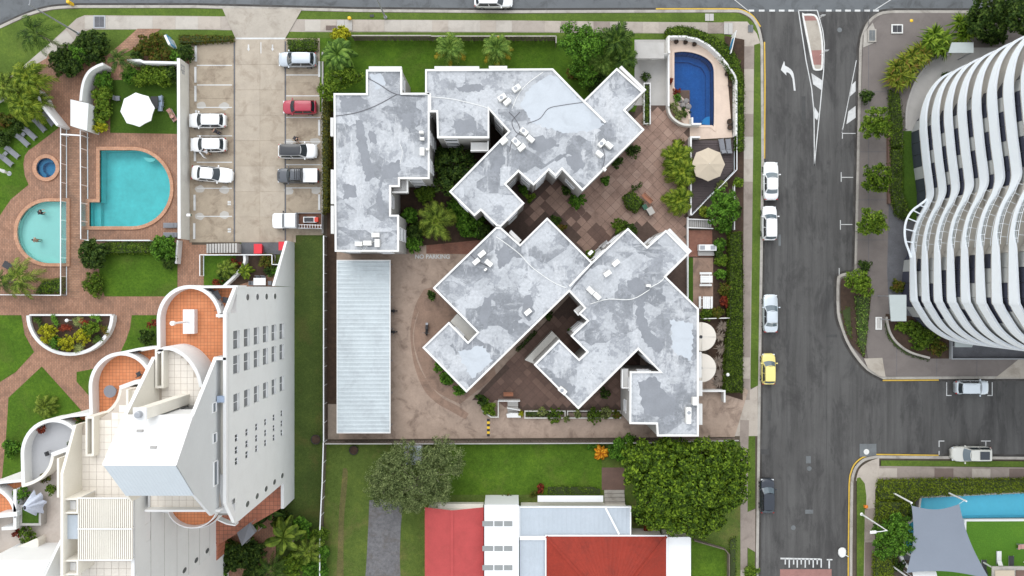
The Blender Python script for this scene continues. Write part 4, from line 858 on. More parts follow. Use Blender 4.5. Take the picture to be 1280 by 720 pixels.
# carport
cp = thing('carport', 'long pale corrugated carport roof beside the boundary fence', 'carport', (*P(455, 430)[:2], 0)); CZ = 2.7
for y0, y1 in ((326, 358), (358, 396), (396, 446), (446, 498), (498, 540.5)):
    x0, ya, _ = P(422, y0, CZ); x1, yb, _ = P(487, y1, CZ); n = int(abs(ya - yb) / .1)
    prof = [0, .0, .035, .035, 0]
    def fn(u, v, ya=ya, yb=yb, n=n): j = round(v * n); return (x0 + (x1 - x0) * u, ya + (yb - ya) * v, CZ + (.03 if j % 5 in (2, 3) else 0.0) + (u - .5) * -.12)
    m_ = MB(); m_.grid(fn, 1, n, flip=True); m_.build('roof_sheet', 'sheet_pale', cp)
a, b = P(421.5, 325.5, CZ), P(487.5, 541, CZ)
m_ = MB(); m_.strip([(a[0], a[1]), (b[0], a[1]), (b[0], b[1]), (a[0], b[1])], .12, CZ - .2, CZ + .03, closed=True); m_.build('gutter', 'parapet_white', cp)
for i in range(6):
    for x in (424, 486):
        p = P(x, 330 + i * 41, 0); p = (p[0] * .975 if 0 else p[0], p[1]); s_ = S(CZ) * 10; m_ = MB(); m_.bar((p[0] * s_, p[1] * s_, 0), (p[0] * s_, p[1] * s_, CZ - .1), .1, .1); m_.build('post', 'grey_metal', cp)
m_ = MB(); x = P(423, 0, CZ)[0]; y0 = P(0, 328, CZ)[1]; y1 = P(0, 539, CZ)[1]; m_.bar((x, y0, 1.1), (x, y1, 1.1), .1, 2.2); m_.build('back_wall', 'wall_grey', cp)
for i in range(4):
    y = y0 + (y1 - y0) * (i + .5) / 4
# two rain water tanks
for lab, y in (('round cream water tank with a dark hatch, nearer the picnic tables', 421), ('round cream water tank nearer the L shaped wall', 460)):
    c = P(877.5, y, 2.4); g = thing('water_tank', lab, 'water tank', (c[0], c[1], 0), 'cream water tanks beside the flats')
    m_ = MB(); m_.lathe([(1.72, 0), (1.72, 2.25), (1.68, 2.32)], c[:2] + (0,), 36); m_.build('wall', 'tank_cream', g, smooth=False)
    m_ = MB(); m_.lathe([(1.75, 2.3), (1.7, 2.38), (.3, 2.46)], c[:2] + (0,), 36); m_.build('lid', 'tank_cream', g)
    for an in (0, 90):
        d = Vector((math.cos(R(an)), math.sin(R(an)))) * 1.7; m_ = MB(); m_.bar((c[0] - d.x, c[1] - d.y, 2.43), (c[0] + d.x, c[1] + d.y, 2.43), .05, .07); m_.build('rib', 'wall_side', g)
    m_ = MB(); m_.lathe([(.2, 2.42), (.2, 2.5)], (c[0] - .15, c[1], 0), 12); m_.build('hatch', 'dark_metal' if y == 421 else 'wall_grey', g)
# entry gate canopy of the north-east corner
g = thing('entry_gate', 'white entry canopy and gate behind the palm clump', 'gate', (*P(812, 75)[:2], 0))
for pts, z, mat in (([(795, 53), (830, 53), (830, 73), (795, 73)], 2.6, 'concrete_pale'),):
    m_ = MB(); m_.prism(ccw(PP(pts, z)), z - .18, z); m_.build('canopy', mat, g)
for x0, x1 in ((797, 814), (815, 832)):
    a, b = P(x0, 74.5, 0), P(x1, 73.5, 0); m_ = MB(); m_.bar((a[0], a[1], 1.1), (b[0], b[1], 1.1), .08, 1.8); m_.build('gate_leaf', 'parapet_white', g)
for x in (795, 831): a = P(x, 73, 0); m_ = MB(); m_.bar((a[0], a[1], 0), (a[0], a[1], 2.5), .25, .25); m_.build('pier', 'parapet_white', g)
# small stair by the lower courtyard
g = thing('stair', 'small white railed stair into the lower courtyard', 'stair', (*P(641, 508)[:2], 0))
for k in range(5):
    a, b = P(634, 500 + k * 3.4), P(648, 503 + k * 3.4); m_ = MB(); m_.box(((a[0] + b[0]) / 2, (a[1] + b[1]) / 2, .1 + .1 * (4 - k)), (1.3, .3, .2 + .2 * (4 - k))); m_.build('tread', 'concrete_pale', g)
for pts, z in (([(623, 499), (650, 499)], 1.5), ([(634, 508), (650, 511)], 1.2)):
    a, b = P(*pts[0]), P(*pts[1]); m_ = MB(); m_.bar((a[0], a[1], z / 2), (b[0], b[1], z / 2), .12, z); m_.build('balustrade', 'parapet_white', g)
m_ = MB(); m_.prism(ccw(PP([(633, 518), (637, 516.5), (648, 516.5), (651, 519), (651, 522), (634, 522)], .9)), 0, .9); m_.build('landing', 'parapet_white', g)
# stair from deck to garden
g = thing('stair', 'slatted grey stair between the deck and the picnic garden', 'stair', (*P(874, 279)[:2], 0))
for k in range(13):
    x = 859 + k * 2.4; a = P(x, 279.5); m_ = MB(); m_.box((a[0], a[1], .5 - .03 * k), (.17, .95, .06)); m_.build('tread', 'wall_grey', g)
for y in (274.5, 285): a, b = P(858, y), P(890, y + 1); m_ = MB(); m_.bar((a[0], a[1], .65), (b[0], b[1], .4), .12, .3); m_.build('stringer', 'parapet_white', g)

# ------------------------------------------------------------------ southern houses
def ridged(x0, x1, y0, y1, zf, n, axis, amp=.03):
    """ribbed sheet between px bounds; zf(x,y) height of the sheet in world coords"""
    m = MB()
    def fn(u, v):
        X = x0 + (x1 - x0) * u; Y = y0 + (y1 - y0) * v; j = round((u if axis == 'x' else v) * n)
        return (X, Y, zf(X, Y) + (amp if j % 3 == 0 else 0))
    m.grid(fn, n if axis == 'x' else 6, n if axis == 'y' else 6); return m
h1 = thing('house', 'house with pink gable roof and white annex with skylight rows', 'house', (*P(590, 690)[:2], 0)); EZ = 3.4
X0, Y1 = P(531, 634, EZ)[:2]; X1 = P(604.5, 634, EZ)[0]; Y0 = -44; XM = P(565, 634, 4.6)[0]
for xa, xb, za, zb in ((X0, XM, EZ, 4.6), (XM, X1, 4.6, EZ)):
    ridged(xa, xb, Y0, Y1, lambda x, y, xa=xa, xb=xb, za=za, zb=zb: za + (zb - za) * (x - xa) / (xb - xa), 24, 'y', .0 if 0 else .02).build('roof_sheet', 'sheet_pink', h1)
m_ = MB(); m_.bar((XM, Y0, 4.62), (XM, Y1, 4.62), .35, .05); m_.build('ridge_cap', 'sheet_pink', h1)
m_ = MB(); m_.add([(X0 + .3, Y1 - .35, 0), (X1 - .1, Y1 - .35, 0), (X1 - .1, Y1 - .35, EZ), (XM, Y1 - .35, 4.5), (X0 + .3, Y1 - .35, EZ)], [(0, 1, 2, 3, 4)][::1]); m_.prism([(X0 + .3, Y0), (X1 - .1, Y0), (X1 - .1, Y1 - .4), (X0 + .3, Y1 - .4)], 0, EZ - .1); m_.build('wall', 'wall_cream', h1)
m_ = MB(); a, b = P(548, 630, 2.6), P(604, 640, 2.6); m_.box(((a[0] + b[0]) / 2, (a[1] + b[1]) / 2, 2.55), (b[0] - a[0], a[1] - b[1], .08)); m_.build('porch_roof', 'wall_cream', h1)
xa, ya = P(605.5, 631, 4.2)[:2]; xb = P(648.5, 631, 4.2)[0]
m_ = MB(); m_.prism([(xa, Y0), (xb, Y0), (xb, ya), (xa, ya)], 0, 4.2); m_.build('annex', 'sheet_white', h1)
for y in (654.5, 685.5, 709.5, 740):
    for k in range(3):
        a, b = P(606 + k * 12 - (3 if k == 0 else 0), y - 3.2, 4.2), P(616.5 + k * 12, y + 3.2, 4.2); m_ = MB(); m_.box(((a[0] + b[0]) / 2, (a[1] + b[1]) / 2, 4.22), (b[0] - a[0], a[1] - b[1], .06)); m_.build('skylight', 'skylight', h1)
h2 = thing('house', 'house with red hip roof and blue grey lean-to', 'house', (*P(740, 690)[:2], 0))
xa, ya = P(649.5, 633.5, 3.6)[:2]; xb, yb = P(788, 671, 3.6)[:2]
ridged(xa, xb, yb - .3, ya, lambda x, y: 3.6 + .02 * (y - yb), 72, 'x', .025).build('roof_sheet', 'sheet_blue', h2)
m_ = MB(); m_.strip([(xa, yb), (xa, ya), (xb, ya), (xb, yb)], .14, 3.4, 3.76); m_.build('gutter', 'sheet_white', h2)
m_ = MB(); m_.prism([(xa + .2, Y0), (xb - .2, Y0), (xb - .2, ya - .5), (xa + .2, ya - .5)], 0, 3.35); m_.build('wall', 'wall_cream', h2)
xc = P(684, 0, 3.6)[0]; m_ = ridged(xa, xc, Y0, yb - .32, lambda x, y: 3.58, 18, 'x', .025); m_.build('roof_sheet', 'sheet_blue', h2)
m_ = MB(); m_.bar((xa, yb - .1, 3.72), (xc + 1.5, yb - .1, 3.72), .5, .06); m_.build('flashing', 'sheet_white', h2)
m_ = MB(); a, b = P(757, 635, 3.8), P(774, 668, 3.8); m_.bar((a[0], a[1], 3.76), (b[0], b[1], 3.76), .25, .04); m_.build('flashing', 'sheet_white', h2)
EZ2 = 3.9; x0, y1 = P(683, 670.5, EZ2)[:2]; x1 = P(833, 670.5, EZ2)[0]; hh = (x1 - x0) / 2; sl = .42; xm = (x0 + x1) / 2
def hip(x, y): return EZ2 + sl * min(x - x0, x1 - x, y1 - y)
for nm, fnc, ax in (('n', None, 'x'), ('w', None, 'y'), ('e', None, 'y')):
    m_ = MB(); N = 60
    if nm == 'n':
        vs = []; 
        def fn(u, v): d = v * hh; X = (x0 + d) + (x1 - x0 - 2 * d) * u; return (X, y1 - d, EZ2 + sl * d + (.02 if round(u * N) % 3 == 0 else 0))
    else:
        sg = 1 if nm == 'w' else -1; xe = x0 if nm == 'w' else x1
        def fn(u, v): d = v * hh; Yt = y1 - d; Yb = y1 - 26; return (xe + sg * d, Yb + (Yt - Yb) * u, EZ2 + sl * d + (.02 if round(u * N) % 3 == 0 else 0))
    m_.grid(fn, N, 8, flip=(nm != 'e')); m_.build('roof_plane', 'sheet_red', h2)
for sx_, xe in ((1, x0), (-1, x1)): m_ = MB(); m_.bar((xe, y1, EZ2 + .04), (xe + sx_ * hh, y1 - hh, EZ2 + sl * hh + .04), .3, .05); m_.build('ridge_cap', 'sheet_red', h2)
m_ = MB(); m_.strip([(x0 - .08, Y0), (x0 - .08, y1 + .08), (x1 + .05, y1 + .08), (x1 + .05, Y0)], .14, EZ2 - .2, EZ2 + .03); m_.build('gutter', 'sheet_white', h2)
m_ = MB(); m_.prism([(x0 + .3, Y0), (x1 - .3, Y0), (x1 - .3, y1 - .3), (x0 + .3, y1 - .3)], 0, EZ2 - .15); m_.build('wall', 'wall_cream', h2)
xa, ya = P(834, 671.5, 3.5)[:2]; xb = P(864, 671.5, 3.5)[0]
ridged(xa, xb, Y0, ya, lambda x, y: 3.5 - .05 * (x - xa), 42, 'y', .02).build('roof_sheet', 'sheet_white', h2)
m_ = MB(); m_.prism([(xa, Y0), (xb - .2, Y0), (xb - .2, ya - .2), (xa, ya - .2)], 0, 3.2); m_.build('wall', 'wall_cream', h2)
m_ = MB(); a, b = P(672, 619.5, 2.4), P(754, 627.5, 2.4); m_.box(((a[0] + b[0]) / 2, (a[1] + b[1]) / 2, 2.4), (b[0] - a[0], a[1] - b[1], .08)); m_.build('awning', 'sheet_white', h2)
for k in range(4): a, b = P(755, 612 + k * 4.5), P(780, 616 + k * 4.5); m_ = MB(); m_.box(((a[0] + b[0]) / 2, (a[1] + b[1]) / 2, .12 + .1 * k), (2.5, .42, .24 + .2 * k)); m_.build('step', 'concrete_kerb', h2)
# ------------------------------------------------------------------ the resort tower (stepped, staggered wings)
TZ = 18.8                                     # top of the terrace parapets
tw = thing('apartment_tower', 'tall white stepped resort tower with arched orange terraces', 'building', (-34, -10, 0))
def holed_wall(name, X, yr, zr_, holes, mat, parent, depth=.28, face=1, pane='window_glass'):
    """wall in the plane x = X, seen from +x, with real openings; a window part stands in each opening"""
    y0, y1 = yr; z0, z1 = zr_
    ys = sorted({y0, y1} | {h[0] for h in holes} | {h[1] for h in holes}); zs = sorted({z0, z1} | {h[2] for h in holes} | {h[3] for h in holes})
    m = MB()
    for i in range(len(ys) - 1):
        for j in range(len(zs) - 1):
            cy, cz = (ys[i] + ys[i + 1]) / 2, (zs[j] + zs[j + 1]) / 2
            if any(h[0] < cy < h[1] and h[2] < cz < h[3] for h in holes): continue
            m.add([(X, ys[i], zs[j]), (X, ys[i + 1], zs[j]), (X, ys[i + 1], zs[j + 1]), (X, ys[i], zs[j + 1])], [(0, 1, 2, 3)])
    D_ = depth
    for a, b, c, d in holes:
        depth = min(D_, (d - c) * .17); xi = X - depth
        m.add([(X, a, c), (X, b, c), (X, b, d), (X, a, d), (xi, a, c), (xi, b, c), (xi, b, d), (xi, a, d)], [(1, 0, 4, 5), (2, 1, 5, 6), (3, 2, 6, 7), (0, 3, 7, 4)])
    w_ = m.build(name, mat, parent)
    for k, (a, b, c, d) in enumerate(holes):
        depth = min(D_, (d - c) * .17); f = MB(); xi = X - depth + .05
        f.bar((xi, a, c + .03), (xi, b, c + .03), .08, .06); f.bar((xi, a, d - .03), (xi, b, d - .03), .08, .06); f.bar((xi, (a + b) / 2, c + .06), (xi, (a + b) / 2, d - .06), .05, .05)
        o = f.build('window', 'white_metal', parent)
        p = MB(); p.box((X - depth + .02, (a + b) / 2, (c + d) / 2), (.03, b - a, d - c)); p.build('pane', (pane if d - c < 1.0 else ('window_grey', pane, 'window_grey')[(k * 7 + int(abs(a) * 3)) % 3]), o)
    return w_
t = NT('window_grey'); t.color((.13, .135, .14)); t.rough(.12, spec=.6)
def porthole(X, y, z, rw, rh, parent):
    f = MB(); n = 20
    for r0, r1, x in ((1.0, 1.3, X + .03),):
        vs = [(x, y + rw * k * math.cos(2 * math.pi * i / n), z + rh * k * math.sin(2 * math.pi * i / n)) for k in (r0, r1) for i in range(n)] + [(X, y + rw * r1 * math.cos(2 * math.pi * i / n), z + rh * r1 * math.sin(2 * math.pi * i / n)) for i in range(n)]
        f.add(vs, [(i, (i + 1) % n, n + (i + 1) % n, n + i)[::-1] for i in range(n)] + [(n + i, n + (i + 1) % n, 2 * n + (i + 1) % n, 2 * n + i)[::-1] for i in range(n)])
    o = f.build('round_window', 'wall_white', parent)
    p = MB(); p.add([(X + .012, y + rw * math.cos(2 * math.pi * i / n), z + rh * math.sin(2 * math.pi * i / n)) for i in range(n)], [tuple(range(n))]); p.build('pane', 'window_grey', o)
FL = [4.9 + 2.8 * k for k in range(6)]
XE, YN, YS_ = -27.2, .15, -23.2
holes = []
for z in FL:
    for yc, hw, hh_ in ((-5.1, .9, .85), (-7.55, .9, .85), (-11.3, .88, .8), (-14.8, .35, .42), (-16.0, .35, .42), (-17.1, .35, .42)):
        holes.append((yc - hw, yc + hw, z - hh_, z + hh_))
holed_wall('wall', XE, (-20.6, -2.4), (0, 20.9), holes, 'tower_grey', tw, .32)
holed_wall('wall', XE, (-2.4, YN), (0, 18.9), [], 'tower_grey', tw); holed_wall('wall', XE, (YS_, -20.6), (0, 19.3), [], 'tower_grey', tw)
for k in range(4): porthole(XE, -.95, 7.4 + 2.85 * k, .34, .42, tw)
for z in FL[:5]: porthole(XE, -22.2, z - .1, .3, .5, tw)
m_ = MB()                                   # sloped top edge, the flat top and the low north fin
m_.add([(XE + .01, YN, 18.8), (XE + .01, -2.3, 21.4), (XE + .01, YS_ + 2.7, 21.4), (XE + .01, YS_ + .2, 19.0), (XE + .01, YS_, 0), (XE + .01, YN, 0)], [(0, 5, 4, 3, 2, 1)]) if 0 else None
prof = [(YN, 0), (YN, 18.8), (-2.3, 21.4), (-20.5, 21.4), (YS_, 19.0), (YS_, 0)]
def side_wall(name, X, prof, th, mat, parent):
    m = MB(); n = len(prof); vs = [(X, y, z) for y, z in prof] + [(X - th, y, z) for y, z in prof]
    m.add(vs, [tuple(range(n)), tuple(range(2 * n - 1, n - 1, -1))] + [(i, n + i, n + (i + 1) % n, (i + 1) % n) for i in range(n)])
    return m.build(name, mat, parent)
side_wall('parapet', XE - .02, [(YN, 18.3), (YN, 18.85), (-2.3, 21.4), (-20.5, 21.4), (YS_ + .1, 19.2), (YS_ + .1, 18.6), (-20.5, 20.3), (-2.3, 20.3)], .32, 'wall_white', tw)
side_wall('buttress', XE + .02, [(YN, 0), (5.7, 0), (5.7, 2.9), (YN + .1, 7.6)], .3, 'tower_grey', tw)
m_ = MB(); m_.prism([(XE - .35, YS_ - .0), (XE - .0, YS_), (XE - .0, -26.3), (XE - .35, -26.3)], 0, 4.2); m_.build('podium_wall', 'tower_grey', tw)
m_ = MB(); m_.prism([(-36.5, -31.5), (XE - .36, -26.3), (XE - .36, YS_ + .1), (-36.5, YS_ + .1)], 0, 3.9); m_.build('podium', 'terracotta_low', tw)
m_ = MB(); m_.prism([(-45, -40), (-35.2, -32.5), (-35.2, -27), (-45, -27)], 0, 3.8); m_.build('podium', 'terracotta_low', tw)
# bodies of the staggered wings
def tp(px, py, z=TZ): return P(px, py, z)[:2]
OFF = [(0, 0), (-85, 83.5), (-170, 167), (-255, 250)]
ARCH = [(198, 400)] + arc(236.5, 400, 38.5, 41.5, 172, 8, 18) + [(275, 394)]
for k, (ox, oy) in enumerate(OFF):
    x0 = tp(198 + ox, 0)[0]; yt = tp(0, 400 + oy)[1]
    a_ = [tp(x + ox, y + oy) for x, y in ARCH[:11]]
    xr = (XE - .6) if k == 0 else x0 + 6.2
    m_ = MB(); m_.prism(ccw([(x0, yt - (19.6 if k == 0 else 23))] + a_ + [(xr, a_[-1][1]), (xr, yt - 19.6 if k == 0 else yt - 21)]), 0, 17.3 - .03 * k); m_.build('body', 'wall_white', tw)
    fm = ['terracotta_tile', 'terracotta_tile', 'pavement_grey', 'terracotta_tile'][k]
    if k == 2: plain('pavement_grey', (.40, .40, .41), .7, .05, 1, 6)
    lower = [(283, 394), (283, 448), (272, 448), (258, 478), (252, 486), (198, 486)] if k == 0 else [(275, 394), (275, 384), (283, 384), (283, 448), (268, 462), (268, 392.5), (262, 392.5), (236, 402)] and [(275, 382), (262, 393), (236, 401), (233, 416), (224, 427), (211, 435), (198, 440)]
    poly = ARCH[:-1] + ([(275, 394)] + lower if k == 0 else lower)
    m_ = MB(); m_.poly(ccw([tp(x + ox, y + oy) for x, y in poly]), 17.65); m_.build('terrace_floor', fm, tw)
    m_ = MB(); m_.strip([tp(x + ox, y + oy) for x, y in [(199, 486 if k == 0 else 440)] + ARCH], .34, 16.5, TZ); m_.build('arched_parapet', 'wall_white', tw)
    if k: m_ = MB(); m_.strip([tp(x + ox, y + oy) for x, y in smooth_path([(198, 440), (211, 436), (224, 428), (233, 416), (237, 401)], 4)], .3, 17.3, TZ + .1); m_.build('curved_wall', 'wall_cream', tw); m_ = MB(); m_.strip([tp(x + ox, y + oy) for x, y in [(236, 401), (255, 394), (278, 392)]], .42, 17.3, TZ + .2); m_.build('ledge_wall', 'wall_white', tw)
    # triangular strip terrace beside the arch
    tri = [(240, 360), (298, 358.5), (284, 394), (275, 394), (272, 382), (262, 369)] if k == 0 else [(240, 360), (282, 352), (280, 380), (275, 394), (272, 382), (262, 369)]
    m_ = MB(); m_.poly(ccw([tp(x + ox, y + oy, 17.5) for x, y in tri]), 17.5); m_.build('side_terrace', 'terracotta_tile', tw)
    m_ = MB(); m_.strip([tp(x + ox, y + oy) for x, y in ([(230, 358.8), (297, 358.2)] if k == 0 else [(230, 359), (258, 353), (282, 351)])], .25, 16.4, TZ - .02); m_.build('parapet', 'wall_white', tw)
m_ = MB(); m_.strip([tp(x, y) for x, y in [(270, 394.5), (284, 394.5)]], .3, 17.3, TZ + .02); m_.build('parapet', 'wall_white', tw)
# roof cube with vent pipe on the big orange terrace
c = P(236, 402, 18.4); m_ = MB(); m_.box((c[0], c[1], 18.0), (1.12, 2.4, .9)); o = m_.build('plant_box', 'sheet_white', tw)
m_ = MB(); m_.tube([(c[0], c[1], 18.4), (c[0], c[1], 21.6)], .1, 10); m_.lathe([(.22, 21.6), (.22, 21.95)], (c[0], c[1], 0), 12); m_.build('vent_pipe', 'white_metal', o)
# quarter round upper terrace and the wedge shaped penthouse
QZ = 21.3; ZF = 20.25
def qp(px, py, z=QZ): return P(px, py, z)[:2]
QA = smooth_path([(197, 441), (205, 435.5), (217, 437), (230, 444.5), (241, 457), (248, 471), (251, 484)], 3)
m_ = MB(); m_.prism(ccw([qp(x, y) for x, y in [(197, 520)] + QA + [(262, 484), (262, 520)]]), 17.3, ZF - .03); m_.build('upper_body', 'wall_white', tw)
m_ = MB(); m_.strip([qp(x, y) for x, y in QA], .32, 17.6, QZ); m_.build('curved_parapet', 'wall_white', tw)
qf = thing('x', None, None) if 0 else None
m_ = MB(); m_.poly(ccw([qp(x, y, ZF) for x, y in [(198, 512), (198, 442)] + QA[3:] + [(254, 484), (254, 512)]]), ZF - .015); qfl = m_.build('roof_terrace', 'beige_grout', tw)
tiles(qfl, [(199, 512), (199, 440)] + QA[2:] + [(260, 487), (250, 512)], .62, 0, ZF, ['beige_tile'], zref=ZF, gap=.03, th=.02)
XP0, XP1 = -34.15, -28.2
PROF = [(-6.6, 19.5), (-6.6, 21.1), (-11.3, 26.2), (-14.9, 29.5), (-18.35, 26.1), (-21.4, 22.3), (-21.4, 19.5)]
side_wall('penthouse_wall', XP1, PROF, .28, 'penthouse_shade_grey', tw) if plain('penthouse_shade_grey', (.55, .56, .56), .75, .06, .4, 4) else 0  # wall shading put into the colour: darker grey on the east wall
side_wall('penthouse_wall', XP0, [(-6.6, 19.5), (-6.6, 21.1), (-11.3, 26.2), (-14.9, 29.5), (-18.35, 26.1), (-19.2, 25.2), (-19.2, 19.5)], .24, 'wall_cream', tw)
m_ = MB(); m_.strip([(XP1 - .14, -6.6), (XP1 - .14, -14.9)], .3, 0, 1); m_ = MB()
for X in (XP1 - .14, XP0 - .12):
    m_ = MB(); m_.bar((X, -6.6, 21.12), (X, -11.3, 26.22), .34, .06); m_.bar((X, -11.3, 26.22), (X, -14.9, 29.52), .34, .06); m_.build('wall_capping', 'wall_white', tw)
m_ = MB(); m_.grid(lambda u, v: (XP0 - .1 + (XP1 - XP0 + .12) * u, -11.2 - 3.7 * v, 26.35 + 3.25 * v), 1, 1, flip=True); m_.build('roof_plane', 'sheet_white', tw)
m_ = MB(); N = 60; m_.grid(lambda u, v: (XP0 - .1 + (XP1 - XP0 + .1) * u, -14.88 - 3.55 * v, 29.62 - 3.5 * v + (.025 if round(u * N) % 3 == 0 else 0)), N, 1, flip=True); m_.build('roof_plane', 'sheet_ice', tw)
m_ = MB(); m_.box(((XP0 + XP1) / 2, -11.5, 23.3), (XP1 - XP0 - .5, .2, 6)); m_.build('front_wall', 'wall_white', tw)
m_ = MB(); m_.box(((XP0 + XP1) / 2 + 1.3, -11.38, 21.3), (2.6, .06, 2)); m_.build('sliding_door', 'window_glass', tw)
m_ = MB(); m_.box(((XP0 + XP1) / 2, -18.2, 23), (XP1 - XP0 - .5, .2, 6)); m_.build('back_wall', 'wall_cream', tw)
for (x, y) in ((-32.3, -12.4), (-30.6, -13.6)): m_ = MB(); m_.box((x, y, 26.35 + (-11.2 - y) * .878 + .08), (.55, .22, .16)); m_.build('roof_vent', 'wall_grey', tw)
c = (-31.7, -10.75); m_ = MB(); m_.box((c[0], c[1], 24.4), (.95, .95, 8.4)); o = m_.build('chimney', 'wall_cream', tw); m_ = MB(); m_.box((c[0], c[1], 28.65), (1.15, 1.15, .12)); m_.build('cap', 'wall_white', o); m_ = MB(); m_.lathe([(.3, 28.7), (.28, 29.1), (.2, 29.15)], (*c, 0), 14); m_.build('cowl', 'grey_metal', o)
# windows in the penthouse wall
for y, z, w_, h_ in ((-11.3, 21.9, .9, .7), (-14.2, 21.8, .9, .7), (-17.6, 21.6, 2.3, .8)): win(tw, (XP1 + .01, y, z), w_, h_, 0, pane='window_pale')
m_ = MB(); m_.poly([(XP1, -21), (XE - .35, -21), (XE - .35, -6.7), (XP1, -6.7)], 20.3); m_.build('gallery_floor', 'wall_cream', tw)
m_ = MB(); m_.box((XP1 + .45, -10.6, 21.2), (.7, .6, .55)); m_.build('air_conditioner', 'fabric_blue', tw)
m_ = MB(); m_.box((XE - .6, -6.75, 20.8), (1.1, .25, 1.2)); m_.build('end_wall', 'wall_white', tw)
# south terrace, parapet, curved balconies
m_ = MB(); m_.poly(ccw([(XP0 - .7, -21.1), (XP1 + .2, -21.1), (XP1 - .2, -18.3), (XP0 - .7, -18.3)]), 20.6); f_ = m_.build('south_terrace', 'beige_grout', tw)
for i in range(9):
    for j in range(4): m_ = MB(); m_.box((XP0 - .3 + i * .68, -18.75 - j * .68, 20.61), (.65, .65, .02)); m_.build('tile', 'beige_tile', f_)
m_ = MB(); m_.box(((XP0 + XP1) / 2 - .2, -21.2, 20.4), (XP1 - XP0 + 1.2, .2, 2.2)); m_.build('south_parapet', 'wall_white', tw)
m_ = MB(); m_.prism([(XP0 - 1, -21.3), (XE - .3, -21.3), (XE - .3, -18), (XP0 - 1, -18)], 17, 20.5); m_.build('upper_body', 'wall_white', tw)
for z, cx, rx, ry in ((18.3, 240, 31, 26), (15.5, 246, 30, 26), (12.7, 250, 28, 24)):
    pts = [P(x, y, z)[:2] for x, y in arc(cx, 634, rx, ry, 180, 360, 18)]
    m_ = MB(); m_.prism(ccw(pts), z - 1.0, z - .75); m_.build('balcony', 'terracotta_tile', tw); m_ = MB(); m_.strip(pts, .1, z - .9, z); m_.build('balcony_rail', 'wall_white', tw)
for z in (17.5, 14.7, 11.9, 9.1):
    pts = [P(x, y, z)[:2] for x, y in [(272, 650), (283, 655), (294, 657)]]; m_ = MB(); m_.strip(pts, .12, z - .9, z); m_.build('balcony_rail', 'wall_white', tw)
m_ = MB(); m_.poly([(-34, -23.1), (XE - .4, -23.1), (XE - .4, -20), (-34, -20)], 16.8); m_.build('balcony_floor', 'concrete_kerb', tw)
# second wing: east wall with round windows, roof deck, pergola
X2 = -35.4
m_ = MB(); m_.prism([(-35.36, -22.75), (-33, -22.75), (-33, -17), (-35.36, -17)], 0, 17.15); m_.build('body', 'wall_white', tw)
hl = [(-21.0 - .35, -21.0 + .35, 4 + 2.8 * k, 5 + 2.8 * k) for k in range(5)]
holed_wall('wall', X2, (-31.4, -18.5), (0, 22.4), [(-22.9, -21.6, 19.4, 20.6), (-24.6, -23.7, 19.4, 20.3)], 'tower_grey', tw, .35)
for k in range(6): porthole(X2, -30.5, .6 + 2.9 * k, .28, .5, tw)
m_ = MB()
for k in range(1, 8): m_.box((X2 + .012, -25.2, 2.75 * k + .2), (.03, 12.3, .05))
m_.build('floor_joint', 'wall_grey', tw)
m_ = MB(); m_.prism([(-42, -40), (X2 - .01, -40), (X2 - .01, -31.4), (-42, -31.4)], 0, 17); m_.build('body', 'wall_white', tw)
m_ = MB(); m_.prism([(X2 - .34, -36), (X2 - .03, -36), (X2 - .03, -18.4), (X2 - .34, -18.4)], 19, 22.42); m_.build('parapet', 'wall_white', tw)
DK = [(115, 527), (127, 522), (141, 513), (149, 500), (153, 486), (187, 486), (182, 520), (182, 760), (78, 760), (78, 592), (106, 530)]
m_ = MB(); m_.prism(ccw([P(x, y, ZF)[:2] for x, y in DK]), 17.2, ZF - .02); dkf = m_.build('roof_deck', 'beige_grout', tw)
tiles(dkf, [(116, 528), (127, 523), (142, 514), (150, 501), (154, 487), (186, 487), (175, 560), (170, 622), (170, 760), (97, 760), (79, 622), (79, 593), (107, 531)], .72, 0, ZF, ['beige_tile'], zref=ZF, gap=.03, th=.02)
W2Z = 23.2
side_wall('cream_wall', P(77, 0, W2Z)[0] + .15, [(-13.1, 19.5), (-13.1, 21.2), (P(0, 592, W2Z)[1], W2Z), (-27, W2Z), (-27, 19.5)], .26, 'wall_cream', tw)
def frame_rect(px, z0, z1, th, mat, name):
    m = MB(); m.strip([P(x, y, z1)[:2] for x, y in px], th, z0, z1, closed=True); return m.build(name, mat, tw)
frame_rect([(195, 438), (203, 438), (203, 484), (195, 484)], 18, 21.3, .2, 'wall_cream', 'light_well'); frame_rect([(108, 522), (116, 522), (116, 569), (108, 569)], 18, 21.2, .2, 'wall_cream', 'light_well')
m_ = MB(); m_.strip([P(x, y, 21.2)[:2] for x, y in [(72.5, 573), (72.5, 622)]], .22, 17.5, 21.2); m_.build('wall', 'wall_cream', tw)
m_ = MB(); m_.strip([P(x, y, 20.9)[:2] for x, y in [(159, 487), (159, 518)]], .22, 17.5, 20.9); m_.build('wall', 'wall_cream', tw)
for y in (624, 701):
    frame_rect([(80, y), (96.5, y), (96.5, y + 17), (80, y + 17)], 20, 22.9, .16, 'wall_cream', 'shaft_wall')
    c = P(88, y + 8.5, 22.2); m_ = MB(); m_.box((c[0], c[1], 21.6), (.95, .95, 1.1)); m_.build('vent_box', 'sheet_white', tw); m_ = MB(); m_.box((c[0], c[1], 20.9), (1.3, 1.3, .5)); m_.build('shaft_floor', 'dark_metal', tw)
a, b = P(82, 644, 22.6), P(97, 674, 22.6); m_ = MB(); m_.box(((a[0] + b[0]) / 2, (a[1] + b[1]) / 2, 22.5), (b[0] - a[0], a[1] - b[1], .12)); m_.build('skylight', 'sheet_blue', tw)
pg = thing('pergola', 'cream slatted pergola on the white roof deck', 'pergola', (*P(131, 660, ZF)[:2], ZF)); PZ = 22.8
